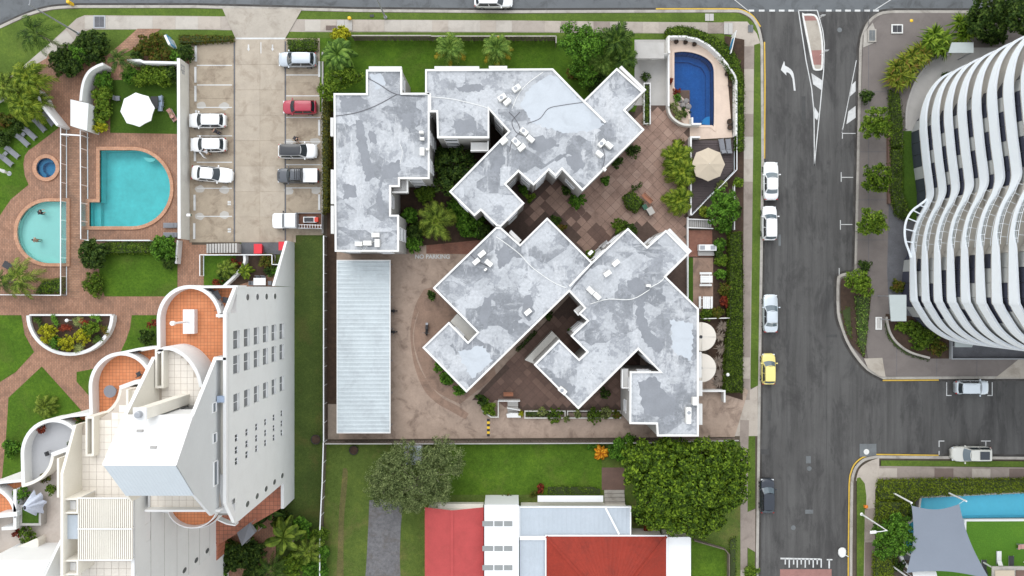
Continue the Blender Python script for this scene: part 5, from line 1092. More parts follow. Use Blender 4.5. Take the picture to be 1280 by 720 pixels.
for k in range(27):
    x = 98 + k * 2.56; a, b = P(x, 622.5, PZ), P(x, 700, PZ); m_ = MB(); m_.bar((a[0], a[1], PZ - .06), (b[0], b[1], PZ - .06), .11, .12); m_.build('slat', 'wall_cream', pg)
for y in (622.5, 661, 700): a, b = P(97, y, PZ), P(165.5, y, PZ); m_ = MB(); m_.bar((a[0], a[1], PZ + .035), (b[0], b[1], PZ + .035), .11, .06); m_.build('beam', 'wall_white', pg)
for x in (98, 164.5):
    for y in (623.5, 661, 699): p = P(x, y, PZ); m_ = MB(); m_.bar((p[0], p[1], ZF), (p[0], p[1], PZ - .12), .12, .12); m_.build('post', 'wall_white', pg)
# lower brown terrace with planters, and the third wing's penthouse
LZ = 17.45
m_ = MB(); m_.poly(ccw([P(x, y, LZ)[:2] for x, y in [(18, 612), (30, 608), (50, 598), (60, 585), (66, 570), (76, 570), (82, 690), (0, 700), (-40, 760), (-40, 640)]]), LZ); m_.build('lower_terrace', 'court_low', tw) if plain('court_low', (.50, .44, .39), .75, .12, .7, 5, stain=.3, stain_c=(.3, .22, .17)) else 0
m_ = MB(); m_.strip([P(x, y, TZ)[:2] for x, y in [(18.5, 612), (18.5, 660), (2, 661)]], .3, 16.5, TZ); m_.build('parapet', 'wall_white', tw)
m_ = MB(); m_.prism(ccw([P(x, y, 18.6)[:2] for x, y in [(-40, 712), (20, 684), (46, 673), (48, 676), (48, 690), (20, 703), (-40, 730)]]), 14, 18.6); m_.build('cream_wall', 'wall_cream', tw)
side_wall('penthouse_wall', -43.2, [(-24.2, 17), (-24.2, 20.8), (-32, 29), (-38, 24), (-38, 17)], .26, 'tower_grey', tw)
m_ = MB(); m_.grid(lambda u, v: (-49.5 + 6.1 * u, -25.6 - 6.5 * v, 22.4 + 6.6 * v), 1, 1, flip=True); m_.build('roof_plane', 'sheet_white', tw)
m_ = MB(); m_.box((-46.4, -25.75, 19.6), (6.2, .2, 5.4)); m_.build('front_wall', 'wall_white', tw); a, b = P(47, 688, LZ + .5), P(73, 695, LZ + .5); m_ = MB(); m_.box(((a[0] + b[0]) / 2, (a[1] + b[1]) / 2, LZ + .2), (b[0] - a[0], a[1] - b[1], .3)); m_.build('roof_glazing', 'window_glass', tw)
m_ = MB(); m_.box((-36.9, -33.2, 20.55), (.5, .5, .6)); m_.build('plant_pot', 'bin_green', tw)

# ------------------------------------------------------------------ the curved tower at the right
NF, F0, FH = 12, 3.0, 2.47
ct = thing('curved_tower', 'high curved apartment tower with white wavy balcony bands', 'building', (*P(1200, 260)[:2], 0))
OUT_PX = [(1330, 62), (1270, 69), (1228, 77), (1196, 87), (1174, 98), (1158.6, 118), (1151, 141), (1149.5, 160), (1151, 180), (1153.7, 207), (1157, 232), (1157.8, 246), (1154, 259), (1148, 271), (1142.5, 285), (1138.8, 303), (1137.5, 322), (1137.5, 370), (1140, 379), (1145, 388), (1158, 407), (1177, 421), (1197, 428), (1227, 432.5), (1252, 435.5), (1290, 439), (1340, 442)]
REC = [2.6, 2.6, 2.6, 2.6, 2.4, 2.0, 1.2, .6, .5, .5, .5, .5, .9, 1.6, 2.2, 2.0, .9, .5, .5, .5, .5, .5, .5, .5, .5, .5, .5]
TOPH = [.5, .5, .5, .5, .6, .8, 1.1, 1.25, 1.25, 1.25, 1.25, 1.2, .8, .55, .5, .5, .9, 1.25, 1.25, 1.25, 1.25, 1.2, 1.2, 1.2, 1.2, 1.2, 1.2]
tri_ = smooth_path([(x, y, r, t_) for (x, y), r, t_ in zip(OUT_PX, REC, TOPH)], 4)
OUT = [P(x, y, F0)[:2] for x, y, r, t_ in tri_]; RECS = [r for *_, r, t_ in tri_]; TOPS = [t_ for *_, t_ in tri_]
nr_ = offset_path(OUT, 1.0); nrm = [Vector((b[0] - a[0], b[1] - a[1])) for a, b in zip(OUT, nr_)]
if nrm[40].x < 0: nrm = [-n for n in nrm]
INN = [(p[0] + n.x * r, p[1] + n.y * r) for p, n, r in zip(OUT, nrm, RECS)]
BACK = [P(1340, 442, F0)[:2], P(1480, 442, F0)[:2], P(1480, 62, F0)[:2], P(1330, 62, F0)[:2]]
def ribbon(m, path, z0, tops, th, side=1):
    n = len(path); off = [(p[0] + q.x * th, p[1] + q.y * th) for p, q in zip(path, nrm)]
    vs = [(p[0], p[1], z0) for p in path] + [(p[0], p[1], z0 + t_) for p, t_ in zip(path, tops)] + [(p[0], p[1], z0 + t_) for p, t_ in zip(off, tops)] + [(p[0], p[1], z0) for p in off]
    fs = []
    for i in range(n - 1):
        for k in range(4): fs.append((k * n + i, k * n + i + 1, ((k + 1) % 4) * n + i + 1, ((k + 1) % 4) * n + i))
    return m.add(vs, fs)
cum = [0.0]
for i in range(len(INN) - 1): cum.append(cum[-1] + math.dist(INN[i], INN[i + 1]))
def at_len(s_):
    for i in range(len(cum) - 1):
        if s_ <= cum[i + 1]: f = (s_ - cum[i]) / max(1e-6, cum[i + 1] - cum[i]); return (INN[i][0] + (INN[i + 1][0] - INN[i][0]) * f, INN[i][1] + (INN[i + 1][1] - INN[i][1]) * f)
    return INN[-1]
bump = [i for i, (x, y, r, t_) in enumerate(tri_) if 250 < y < 318 and x < 1170]
band_me = None; PW = 1.5; NP_ = int(cum[-1] / PW)
r_ = random.Random(5); pane_me = {}
for f in range(NF):
    z = F0 + FH * f
    if band_me is None:
        m_ = MB(); ribbon(m_, OUT, 0, TOPS, .22); band_me = m_.mesh('balcony_band', 'tower_white')
        m_ = MB(); m_.poly(ccw(OUT + BACK), .06); m_.poly(ccw(OUT + BACK), -.12); slab_me = m_.mesh('floor_slab', 'soffit_beige')
        m_ = MB()
        bi = bump
        for zz in (1.05, .8): m_.tube([(OUT[i][0] + nrm[i].x * .12, OUT[i][1] + nrm[i].y * .12, zz) for i in bi], .03, 5)
        for i in bi[::2]: m_.bar((OUT[i][0] + nrm[i].x * .12, OUT[i][1] + nrm[i].y * .12, .3), (OUT[i][0] + nrm[i].x * .12, OUT[i][1] + nrm[i].y * .12, 1.05), .05, .05)
        for i in bi[::3]: m_.bar((OUT[i][0] + nrm[i].x * .15, OUT[i][1] + nrm[i].y * .15, 1.04), (OUT[i][0] + nrm[i].x * .8, OUT[i][1] + nrm[i].y * .8, 1.04), .05, .04)
        m_.tube([(OUT[i][0] + nrm[i].x * .8, OUT[i][1] + nrm[i].y * .8, 1.04) for i in bi], .03, 5)
        rail_me = m_.mesh('rail', 'tower_white')
        m_ = MB(); m_.add([(OUT[i][0] + nrm[i].x * .1, OUT[i][1] + nrm[i].y * .1, zz) for zz in (.5, 1.04) for i in bi], [(k, k + 1, len(bi) + k + 1, len(bi) + k) for k in range(len(bi) - 1)]); gl_me = m_.mesh('glass_balustrade', 'rail_glass')
    link('balcony_band', band_me, ct, (0, 0, z)); link('floor_slab', slab_me, ct, (0, 0, z)); 
    link('rail', rail_me, ct, (0, 0, z)); link('glass_balustrade', gl_me, ct, (0, 0, z))
    if f < 10:
        for k in range(4, NP_):
            a, b = at_len(k * PW + .02), at_len((k + 1) * PW - .02); my = 360 - (a[1] + b[1]) / 2 / S(F0)
            sect = (k * 5 + f * 3) % 11
            isg = (my < 245 and (k + f) % 3 != 0) or (245 <= my < 322 and False) or (322 <= my < 378 and (k + f) % 5 not in (0, 1)) or (my >= 378 and k % 6 == f % 2 * 3 + 1) 
            if my < 125: isg = k % 3 == 0
            key = (k, isg)
            if key not in pane_me:
                m_ = MB(); m_.bar((a[0], a[1], FH / 2), (b[0], b[1], FH / 2), .06, FH - .2)
                pane_me[key] = m_.mesh('window_pane' if isg else 'wall_panel', 'tower_glass' if isg else ('tower_panel' if 140 < my < 250 or my > 320 else 'soffit_beige'))
            o = link('window' if isg else 'wall_panel', pane_me[key], ct, (0, 0, z))
    
m_ = MB(); m_.poly(ccw(OUT + BACK), F0 + FH * NF); m_.build('roof', 'concrete_pale', ct)
m_ = MB(); m_.prism(ccw([(p[0] + n.x * 3.2, p[1] + n.y * 3.2) for p, n in zip(OUT, nrm)] + BACK), 0, F0 + FH * NF - .2); m_.build('core', 'tower_panel', ct)
for k in range(0, NP_):                       # ground floor glazing and panels
    a, b = at_len(k * PW + .02), at_len((k + 1) * PW - .02); m_ = MB(); m_.bar((a[0], a[1], 1.5), (b[0], b[1], 1.5), .06, 2.9); m_.build('window' if k % 4 else 'wall_panel', 'tower_glass' if k % 4 else 'tower_panel', ct)
# white canopy frame bulging below the lowest balconies
m_ = MB(); lo = [i for i in range(len(tri_)) if 247 < tri_[i][1] < 330 and tri_[i][0] < 1165]
loop_ = [(OUT[i][0] - nrm[i].x * 1.25 * math.sin(math.pi * k / (len(lo) - 1)), OUT[i][1] - nrm[i].y * 1.25 * math.sin(math.pi * k / (len(lo) - 1)), F0 + .2) for k, i in enumerate(lo)]
m_.tube(loop_, .14, 6)
for k in range(3, len(lo) - 2, 3): i = lo[k]; m_.bar(loop_[k], (OUT[i][0], OUT[i][1], F0 + .2), .12, .12)
m_.build('canopy_frame', 'tower_white', ct)
for lab, pts, z in (('pale flat awning by the dark paved entrance', [(1111.5, 368.5), (1133, 368.5), (1133, 401.5), (1114, 401.5)], 3.0), ('pale flat awning beside the spiky palms', [(1190, 53), (1217, 53), (1217, 66), (1186, 66)], 3.0), ('small grey glazed canopy over the light court', [(1194, 424), (1220, 425), (1215, 434), (1194, 434)], 1.2)):
    g = thing('awning', lab, 'awning', (*np.mean(PP(pts, z), axis=0), 0)); m_ = MB(); m_.prism(ccw(PP(pts, z)), z - .15, z); m_.build('roof', 'awning_grey', g)
    q_ = PP(pts, z)
    for p in q_: c0 = np.mean(q_, axis=0); x, y = p[0] * .9 + c0[0] * .1, p[1] * .9 + c0[1] * .1; m_ = MB(); m_.bar((x, y, 0), (x, y, z - .15), .1, .1); m_.build('post', 'grey_metal', g)
gwall('garden_wall', 'curved pale kerb wall of the tower garden bed', smooth_path([(1106, 396), (1110, 414), (1119, 428), (1136, 440), (1160, 447)], 4), .45, .25, 'concrete_kerb')
gwall('garden_wall', 'dark low wall between pavement and the tower hedge', [(1108.5, 150), (1109, 255)], .6, .3, 'court_tile_dark')
gwall('garden_wall', 'curved stone kerb round the tower forecourt', smooth_path([(1131, 162), (1132, 135), (1142, 104), (1160, 80), (1186, 68)], 4), .4, .25, 'concrete_pale')
gwall('garden_wall', 'white edged wall of the light court under the tower', [(1186, 424), (1186, 448), (1400, 448)], .7, .15, 'podium_grey')
# ------------------------------------------------------------------ vehicles
CARP = dict(  # windscreen base, roof front, roof rear, rear glass base (share of the length from the middle), height, belt, tail height
    sedan=(.21, .055, -.23, -.355, 1.45, .93, .98), hatch=(.255, .10, -.37, -.455, 1.5, .95, .96), suv=(.25, .11, -.40, -.47, 1.7, 1.05, 1.05), ute=(.25, .13, -.10, -.14, 1.78, 1.08, 1.08))
def car(px, py, L, W, head, kind, paint_, label, group=None, glass_='car_glass', roofm=None, z=ROADZ, extras=()):
    g = thing('car', label, 'car', (*P(px, py)[:2], z), group, R(head)); g['z'] = z
    a0, a1, b1, b0, Hh, belt, tail = CARP[kind]; hw = W / 2
    xs = [-.5, -.492, -.47, -.43, -.36, -.28, -.15, 0, .12, .22, .30, .38, .44, .475, .493, .5]
    def topz(t):
        if t > a0: u = (t - a0) / (.5 - a0); return belt - .02 - .10 * u - .22 * max(0, (u - .78) / .22) ** 2
        if t < b0: u = (b0 - t) / (.5 + b0 + 1e-6); return tail - .25 * max(0, (u - .6) / .4) ** 2
        return belt + (tail - belt) * max(0, (a0 - t) / (a0 - b0))
    def wid(t): u = abs(t) / .5; return hw * (1 - .06 * u ** 3 - (.40 if t > 0 else .26) * max(0, (u - .72) / .28) ** 2.4)
    m = MB(); sec = []
    for t in xs:
        zt, wd = topz(t), wid(t); e = 1 if abs(t) < .499 else .9
        sec.append([(t * L, y, zz) for y, zz in ((0, .2), (wd * .86, .2), (wd * .97, .34), (wd, .58), (wd * .985, .58 + (zt - .58) * .6), (wd * .93, zt - .035), (wd * .80, zt + .005), (wd * .4, zt + .03), (0, zt + .035))])
    n = 9; vs = []; 
    for s_ in sec: vs += s_ + [(x, -y, zz) for x, y, zz in s_[1:-1]][::-1]
    k = 2 * n - 2; fs = []
    for i in range(len(xs) - 1):
        for j in range(k): fs.append((i * k + j, (i + 1) * k + j, (i + 1) * k + (j + 1) % k, i * k + (j + 1) % k))
    fs.append(tuple(range(k))); fs.append(tuple(range((len(xs) - 1) * k, len(xs) * k))[::-1])
    m.add(vs, fs); body = m.build('body', paint_, g, True, True)
    wb, wt = hw * .91, hw * .71; zt_ = Hh
    def ring(t, push=0.0):  # front x, rear x, half width, height at level t
        e = t ** .92
        return (a0 * L + (a1 - a0) * L * e + push, b0 * L + (b1 - b0) * L * e - push, wb + (wt - wb) * e + push, belt - .02 + (zt_ - .03 - belt) * t)
    def front(u, v, push, f=1, lo=0.0, hi=1.0):
        t = lo + (hi - lo) * v; xf, xr, w_, zz = ring(t, push); y = (u * 2 - 1); bow = .20 * (1 - y * y) - .06
        return ((xf - .08 + bow) if f else (xr + .05 - bow * .7), y * w_, zz)
    def side(u, v, push, sg, lo=0.0, hi=1.0, u0=0.0, u1=1.0):
        t = lo + (hi - lo) * v; xf, xr, w_, zz = ring(t, push); uu = u0 + (u1 - u0) * u; return (xr + .05 + (xf - .08 - xr - .05) * uu, sg * (w_ + .02 * math.sin(math.pi * uu)), zz)
    m = MB(); m.grid(lambda u, v: front(u, v, 0), 8, 4); m.grid(lambda u, v: front(u, v, 0, 0), 8, 4, flip=True)
    for sg in (1, -1): m.grid(lambda u, v: side(u, v, 0, sg), 8, 4, flip=(sg < 0))
    m.build('pillars', paint_, g, True, True)
    xf, xr, w_, zz = ring(1.0)
    m = MB(); m.grid(lambda u, v: (xr - .02 + (xf - xr + .02) * u, (v * 2 - 1) * w_ * (1 - .06 * abs(2 * u - 1) ** 4), zz + .05 * (1 - (2 * v - 1) ** 4) * (1 - .8 * abs(2 * u - 1) ** 3) + .004), 10, 8); m.build('roof', roofm or paint_, g, True, True)
    m = MB(); m.grid(lambda u, v: front(.06 + .88 * u, v, .04, 1, .08, .95), 8, 3); m.build('windscreen', glass_, g, True, True)
    m = MB(); m.grid(lambda u, v: front(.09 + .82 * u, v, .04, 0, .2, .92), 8, 3, flip=True); m.build('rear_window', glass_, g, True, True)
    for sg in (1, -1):
        for u0, u1 in ((.06, .48), (.52, .92)) if kind != 'ute' else ((.1, .9),):
            m = MB(); m.grid(lambda u, v: side(u, v, .03, sg, .12, .86, u0, u1), 5, 3, flip=(sg < 0)); m.build('side_window', 'car_glass', g, True, True)
        mx = a0 * L - .25; m = MB(); m.box((mx, sg * (hw + .09), belt + .03), (.13, .2, .14)); m.build('mirror', paint_, g, False, True)
        m = MB(); m.box((.465 * L, sg * hw * .68, .68), (.14, .36, .15)); m.build('headlight', 'headlight', g, False, True)
        m = MB(); m.box((-.482 * L, sg * hw * .74, .78), (.09, .3, .16)); m.build('taillight', 'taillight', g, False, True)
        for wx in (.31 * L, -.30 * L):
            m = MB(); y = sg * (hw - .1); m.tube([(wx, y - .1, .32), (wx, y + .115, .32)] if sg > 0 else [(wx, y - .115, .32), (wx, y + .1, .32)], .32, 18); wh = m.build('wheel', 'rubber', g, False, True)
            m = MB(); yo = y + sg * .118; m.tube([(wx, yo - .01, .32), (wx, yo + .004, .32)], .2, 14); m.build('rim', 'rim', wh, False, True)
    m = MB(); m.box((.488 * L, 0, .42), (.06, W * .55, .16)); m.build('grille', 'trim_black', g, False, True)
    for nm, c, s_, mt in extras:
        m = MB(); m.box((c[0] * L, c[1] * W, c[2]), s_); m.build(nm, mt, g, False, True)
    return g
LZ0 = lot['z'] + .02
G1, G2, G3 = 'cars in the open car park', 'cars parked along the long road', 'cars on the side street'
car(262.5, 152.5, 4.6, 1.85, 180, 'hatch', 'car_white', 'white hatchback parked in the left bays, uppermost of three', G1, z=LZ0)
c2_ = car(263.5, 182.5, 4.45, 1.82, 180, 'hatch', 'car_white', 'white hatchback with its driver door open', G1, z=LZ0)
car(268.5, 219, 5.1, 1.9, -5, 'sedan', 'car_white', 'white sedan parked tilted, nose towards the aisle', G1, z=LZ0)
car(374, 77, 4.7, 1.85, 180, 'hatch', 'car_silver', 'silver blue hatchback below the entrance hedge', G1, z=LZ0)
car(377, 136, 4.2, 1.75, 180, 'hatch', 'car_red', 'dark red hatchback in the right bays', G1, z=LZ0)
car(375, 190.5, 4.8, 1.88, 0, 'suv', 'car_white', 'white wagon with black glass roof', G1, roofm='car_black', z=LZ0)
c5 = car(375, 221, 5.2, 1.9, 180, 'ute', 'car_graphite', 'grey and black utility with a white tray cover', G1, z=LZ0, extras=[('tray_cover', (-.31, 0, 1.12), (1.75, 1.7, .12), 'car_white'), ('bonnet_stripe', (.36, 0, 1.01), (1.0, .8, .03), 'car_black')] + [('roof_rack_bar', (.02 - .05 * k, 0, 1.86), (.05, 1.3, .05), 'trim_black') for k in range(4)])
car(961.5, 227, 4.75, 1.86, 90, 'sedan', 'car_white', 'white sedan at the kerb, nearest the top street', G2, 'car_glass_light')
car(959.5, 279.5, 4.25, 1.82, 90, 'suv', 'car_white', 'white compact wagon parked just behind the white sedan', G2, 'car_glass_light')
car(961, 391.5, 4.75, 1.84, 90, 'sedan', 'car_silver_pale', 'silver sedan parked alone opposite the corner garden', G2, 'car_glass_light')
car(958.5, 460.5, 3.85, 1.72, 90, 'hatch', 'car_yellow', 'small yellow hatchback by the driveway mouth', G2, 'car_glass_light')
car(957, 618, 4.3, 1.8, 90, 'hatch', 'car_navy', 'black hatchback parked near the big leafy tree', G2, 'car_glass_light')
car(617, 2.5, 4.8, 1.85, 0, 'hatch', 'car_white', 'white car cut by the top edge of the picture', G2)
car(1211, 483.5, 4.1, 1.78, 0, 'suv', 'car_silver_pale', 'white and silver hatchback in the marked bay below the tower', G3, z=ROADZ + .01)
car(1210, 566, 4.9, 1.9, 180, 'suv', 'car_beige', 'cream utility wagon with a dark roof hatch', G3, 'car_glass_light', z=ROADZ + .01, extras=[('roof_hatch', (-.22, 0, 1.745), (1.15, 1.0, .05), 'car_navy')])
# open door of the second white hatchback
m_ = MB(); m_.box((.62, 1.3, .72), (.95, .08, .66), R(128)); m_.box((.56, 1.36, 1.16), (.6, .04, .28), R(128)); m_.build('open_door', 'car_white', c2_, False, True)
# tray truck
tk = thing('truck', 'white tray truck carrying machines and a ladder', 'truck', (*P(374.5, 277)[:2], LZ0), 'cars in the open car park', R(180))
m_ = MB(); m_.prism([(1.0, -.92), (2.75, -.92), (2.95, -.75), (3.0, 0), (2.95, .75), (2.75, .92), (1.0, .92)], .35, 1.15); m_.build('bonnet', 'car_white', tk, False, True)
m_ = MB(); pts = [(-.1, -.92), (1.5, -.92), (1.5, .92), (-.1, .92)]; m_.prism(pts, .35, 1.2); m_.prism([(-.05, -.8), (1.25, -.8), (1.25, .8), (-.05, .8)], 1.2, 1.95); m_.build('cab', 'car_white', tk, False, True)
m_ = MB(); m_.add([(1.8, -.82, 1.18), (1.8, .82, 1.18), (1.27, .76, 1.9), (1.27, -.76, 1.9)], [(0, 1, 2, 3)]); m_.build('windscreen', 'car_glass', tk, False, True)
m_ = MB(); m_.box((-1.6, 0, .78), (3.0, 1.95, .12)); m_.build('tray_floor', 'rust_tray', tk, False, True)
for c, s_ in (((-1.6, .95, .98), (3.0, .05, .35)), ((-1.6, -.95, .98), (3.0, .05, .35)), ((-3.1, 0, .98), (.05, 1.95, .35)), ((-.14, 0, 1.35), (.08, 1.9, 1.1))): m_ = MB(); m_.box(c, s_); m_.build('tray_side', 'grey_metal', tk, False, True)
for sg in (1, -1):
    for wx in (1.95, -1.8): m_ = MB(); m_.tube([(wx, sg * .62, .38), (wx, sg * .9, .38)], .38, 16); m_.build('wheel', 'rubber', tk, False, True)
    m_ = MB(); m_.box((1.6, sg * 1.08, 1.25), (.12, .25, .2)); m_.build('mirror', 'trim_black', tk, False, True)
ld = thing('ladder', 'pale ladder lying along the side of the truck tray', 'ladder', (*P(385, 283.5)[:2], LZ0 + .9)); m_ = MB(); L0 = P(366, 285, 1.0); L1 = P(403, 286, 1.0)
for dy in (0, .42): m_ = MB(); m_.bar((L0[0], L0[1] + dy, 1.22), (L1[0], L1[1] + dy, 1.22), .06, .06); m_.build('stile', 'white_metal', ld)
for k in range(11): x = L0[0] + .2 + k * .33; m_ = MB(); m_.bar((x, L0[1], 1.22), (x, L0[1] + .42, 1.22), .05, .04); m_.build('rung', 'white_metal', ld)
mo = thing('ride_on_mower', 'small white and orange machine on the truck tray', 'machine', (*P(388, 275)[:2], LZ0 + .85)); c = P(387, 274.5, 1.3)
for nm, off, s_, mt in (('chassis', (0, 0, 1.1), (1.6, .7, .3), 'white_metal'), ('bed', (-.1, 0, 1.32), (1.1, .5, .16), 'fabric_dark'), ('engine_cover', (.85, 0, 1.2), (.45, .55, .45), 'red_plastic')): m_ = MB(); m_.box((c[0] + off[0], c[1] + off[1], off[2]), s_); m_.build(nm, mt, mo)
for sx_ in (-.6, .6):
    for sg in (1, -1): m_ = MB(); m_.tube([(c[0] + sx_, c[1] + sg * .32, 1.02), (c[0] + sx_, c[1] + sg * .46, 1.02)], .18, 12); m_.build('wheel', 'rubber', mo)
# motor scooters
def scooter(px, py, head, label, tint='shirt_dark'):
    g = thing('motor_scooter', label, 'scooter', (*P(px, py)[:2], drive['z']), 'scooters on the driveway', R(head))
    for x in (.55, -.55):
        m = MB(); m.tube([(x, -.06, .24), (x, .06, .24)], .24, 16); w_ = m.build('wheel', 'rubber', g, False, True); m = MB(); m.tube([(x, -.07, .24), (x, .07, .24)], .12, 10); m.build('rim', 'rim', w_, False, True)
    m = MB(); m.prism([(-.8, -.1), (-.3, -.17), (.0, -.15), (.0, .15), (-.3, .17), (-.8, .1)], .35, .68); m.build('body', tint, g, False, True)
    m = MB(); m.prism([(-.72, -.12), (-.05, -.14), (-.05, .14), (-.72, .12)], .68, .8); m.build('seat', 'fabric_dark', g, False, True)
    m = MB(); m.box((.18, 0, .28), (.5, .3, .06)); m.build('footboard', 'trim_black', g, False, True)
    m = MB(); m.tube([(.55, 0, .3), (.4, 0, .95)], .05, 8); m.box((.42, 0, .62), (.1, .36, .55), 0); m.build('front_shield', tint, g, False, True)
    m = MB(); m.bar((.38, -.34, 1.0), (.38, .34, 1.0), .04, .04); m.box((.44, 0, .98), (.16, .2, .14)); m.build('handlebar', 'trim_black', g, False, True)
    for sg in (1, -1): m = MB(); m.tube([(.38, sg * .26, 1.0), (.42, sg * .34, 1.15)], .015, 6); m.box((.42, sg * .36, 1.16), (.03, .12, .08)); m.build('mirror', 'grey_metal', g, False, True)
    m = MB(); m.box((-.72, 0, .86), (.28, .3, .06)); m.build('carrier', 'grey_metal', g, False, True)
scooter(489.5, 388.5, 0, 'dark motor scooter nosing out of the carport, upper one'); scooter(489.5, 414.5, 0, 'dark motor scooter nosing out of the carport, lower one'); scooter(534, 411.5, 265, 'dark red seated motor scooter alone on the brown apron', 'trim_black')

# ------------------------------------------------------------------ people
def person(px, py, label, z=0.0, face=0, pose='stand', top='shirt_dark', legs='trouser_dark', hair='hair_dark'):
    """one skinned body on a joint skeleton; clothes and hair are children"""
    J = dict(pel=(0, 0, .95), che=(.02, 0, 1.32), nek=(.03, 0, 1.48), hed=(.05, 0, 1.6), crn=(.05, 0, 1.72), ls=(0, .2, 1.42), le=(.06, .27, 1.14), lw=(.24, .22, .98), rs=(0, -.2, 1.42), re=(.1, -.27, 1.15), rw=(.32, -.2, 1.08), lh=(0, .1, .92), lk=(.04, .11, .5), la=(0, .11, .08), lf=(.17, .12, .04), rh=(0, -.1, .92), rk=(.02, -.11, .5), ra=(-.06, -.11, .08), rf=(.11, -.12, .04))
    if pose == 'bend': J.update(che=(.28, 0, 1.2), nek=(.4, 0, 1.28), hed=(.5, 0, 1.32), crn=(.6, 0, 1.38), ls=(.3, .2, 1.25), le=(.42, .25, 1.0), lw=(.62, .2, .92), rs=(.3, -.2, 1.25), re=(.4, -.25, 1.0), rw=(.6, -.18, .9))
    if pose == 'swim': J = {k: (v[2] - 1.3, v[1] * (1.5 if k[0] in 'lr' else 1), -.12 + (.0 if k not in ('hed', 'crn') else .12)) for k, v in J.items()}
    if pose == 'recline': J.update(pel=(0, 0, .42), che=(-.3, 0, .62), nek=(-.42, 0, .72), hed=(-.52, 0, .78), crn=(-.62, 0, .84), ls=(-.34, .2, .66), le=(-.2, .3, .5), lw=(.02, .28, .46), rs=(-.34, -.2, .66), re=(-.2, -.3, .5), rw=(.02, -.28, .46), lh=(.02, .1, .42), lk=(.42, .12, .52), la=(.85, .12, .42), lf=(.95, .12, .52), rh=(.02, -.1, .42), rk=(.42, -.12, .52), ra=(.85, -.12, .42), rf=(.95, -.12, .52))
    RAD = dict(pel=.15, che=.155, nek=.06, hed=.1, crn=.085, ls=.07, le=.05, lw=.04, rs=.07, re=.05, rw=.04, lh=.1, lk=.065, la=.05, lf=.04, rh=.1, rk=.065, ra=.05, rf=.04)
    E = [('pel', 'che'), ('che', 'nek'), ('nek', 'hed'), ('hed', 'crn'), ('che', 'ls'), ('ls', 'le'), ('le', 'lw'), ('che', 'rs'), ('rs', 're'), ('re', 'rw'), ('pel', 'lh'), ('lh', 'lk'), ('lk', 'la'), ('la', 'lf'), ('pel', 'rh'), ('rh', 'rk'), ('rk', 'ra'), ('ra', 'rf')]
    for s_ in 'lr':                                        # five fingers
        wv = Vector(J[s_ + 'w']); d = (wv - Vector(J[s_ + 'e'])).normalized(); sd_ = Vector((-d.y, d.x, 0)).normalized() if abs(d.z) < .95 else Vector((0, 1, 0))
        J[s_ + 'p'] = tuple(wv + d * .08); RAD[s_ + 'p'] = .035; E.append((s_ + 'w', s_ + 'p'))
        for k in range(4): nm = s_ + 'i%d' % k; J[nm] = tuple(wv + d * (.16 - .012 * abs(k - 1.3)) + sd_ * (.02 * (k - 1.5)) + Vector((0, 0, -.02))); RAD[nm] = .009; E.append((s_ + 'p', nm))
        nm = s_ + 't'; J[nm] = tuple(wv + d * .09 + sd_ * (-.055)); RAD[nm] = .01; E.append((s_ + 'w', nm))
    def skinned(name, keys, mat, parent, grow=0.0, root='pel'):
        ks = [k for k in J if k in keys]; me = bpy.data.meshes.new(name); me.from_pydata([J[k] for k in ks], [(ks.index(a), ks.index(b)) for a, b in E if a in ks and b in ks], []); me.materials.append(M[mat])
        o = link(name, me, parent, (0, 0, 0), world=False); md = o.modifiers.new('skin', 'SKIN'); md.use_smooth_shade = True
        for k, v in zip(ks, me.skin_vertices[0].data): v.radius = (RAD[k] + grow,) * 2; v.use_root = (k == root)
        o.modifiers.new('sub', 'SUBSURF').levels = 1; return o
    g = thing('person', label, 'person', (*P(px, py, z)[:2], z), None, R(face))
    skinned('body', set(J), 'skin', g)
    if top: skinned('shirt', {'pel', 'che', 'ls', 'le', 'rs', 're'}, top, g, .018)
    if legs: skinned('trousers', {'pel', 'lh', 'lk', 'la', 'rh', 'rk', 'ra'} if legs != 'trouser_tan' else {'pel', 'lh', 'lk', 'rh', 'rk'}, legs, g, .02)
    h = Vector(J['crn']) * .72 + Vector(J['hed']) * .28; m = MB(); m.lathe([(.0, -.09), (.095, -.06), (.112, .0), (.09, .07), (.04, .105)], h + Vector((-.02, 0, .012)), 12); m.build('hair', hair, g, True, True)
    return g
person(276, 167.5, 'person in dark clothes between the two white hatchbacks', LZ0, 150, 'bend'); person(263.5, 193.5, 'person in a pale shirt leaning at the open car door', LZ0, 120, 'bend', 'shirt_pale', 'trouser_tan')
person(371, 174.5, 'person in black standing above the black roofed wagon', LZ0, -30, 'bend'); person(55, 267, 'bather with dark hair in the wading pool, upper one', -.72, 20, 'bend', 'shirt_dark', 'trouser_dark'); person(52, 301, 'bather low in the wading pool, lower one', -.73, 160, 'stand', None, 'trouser_tan')
# ------------------------------------------------------------------ outdoor furniture
def lounger(px, py, ang, label, group, mat='fabric_grey', L=1.9, z=.03):
    g = thing('sun_lounger', label, 'sun lounger', (*P(px, py)[:2], z), group, R(ang))
    m = MB(); m.bar((-L / 2, -.29, .26), (L / 2, -.29, .26), .05, .06); m.build('side_rail', 'grey_metal', g, False, True); m = MB(); m.bar((-L / 2, .29, .26), (L / 2, .29, .26), .05, .06); m.build('side_rail', 'grey_metal', g, False, True)
    m = MB(); m.box((.25, 0, .33), (L * .68, .54, .09)); m.build('seat_cushion', mat, g, False, True)
    m = MB(); m.box((-L * .36, 0, .47), (L * .34, .54, .09), 0, 0, ('Y', R(35))); m.build('backrest', mat, g, False, True)
    for x in (-.75, .75):
        for y in (-.27, .27): m = MB(); m.bar((x, y, 0), (x, y, .24), .05, .05); m.build('leg', 'grey_metal', g, False, True)
    return g
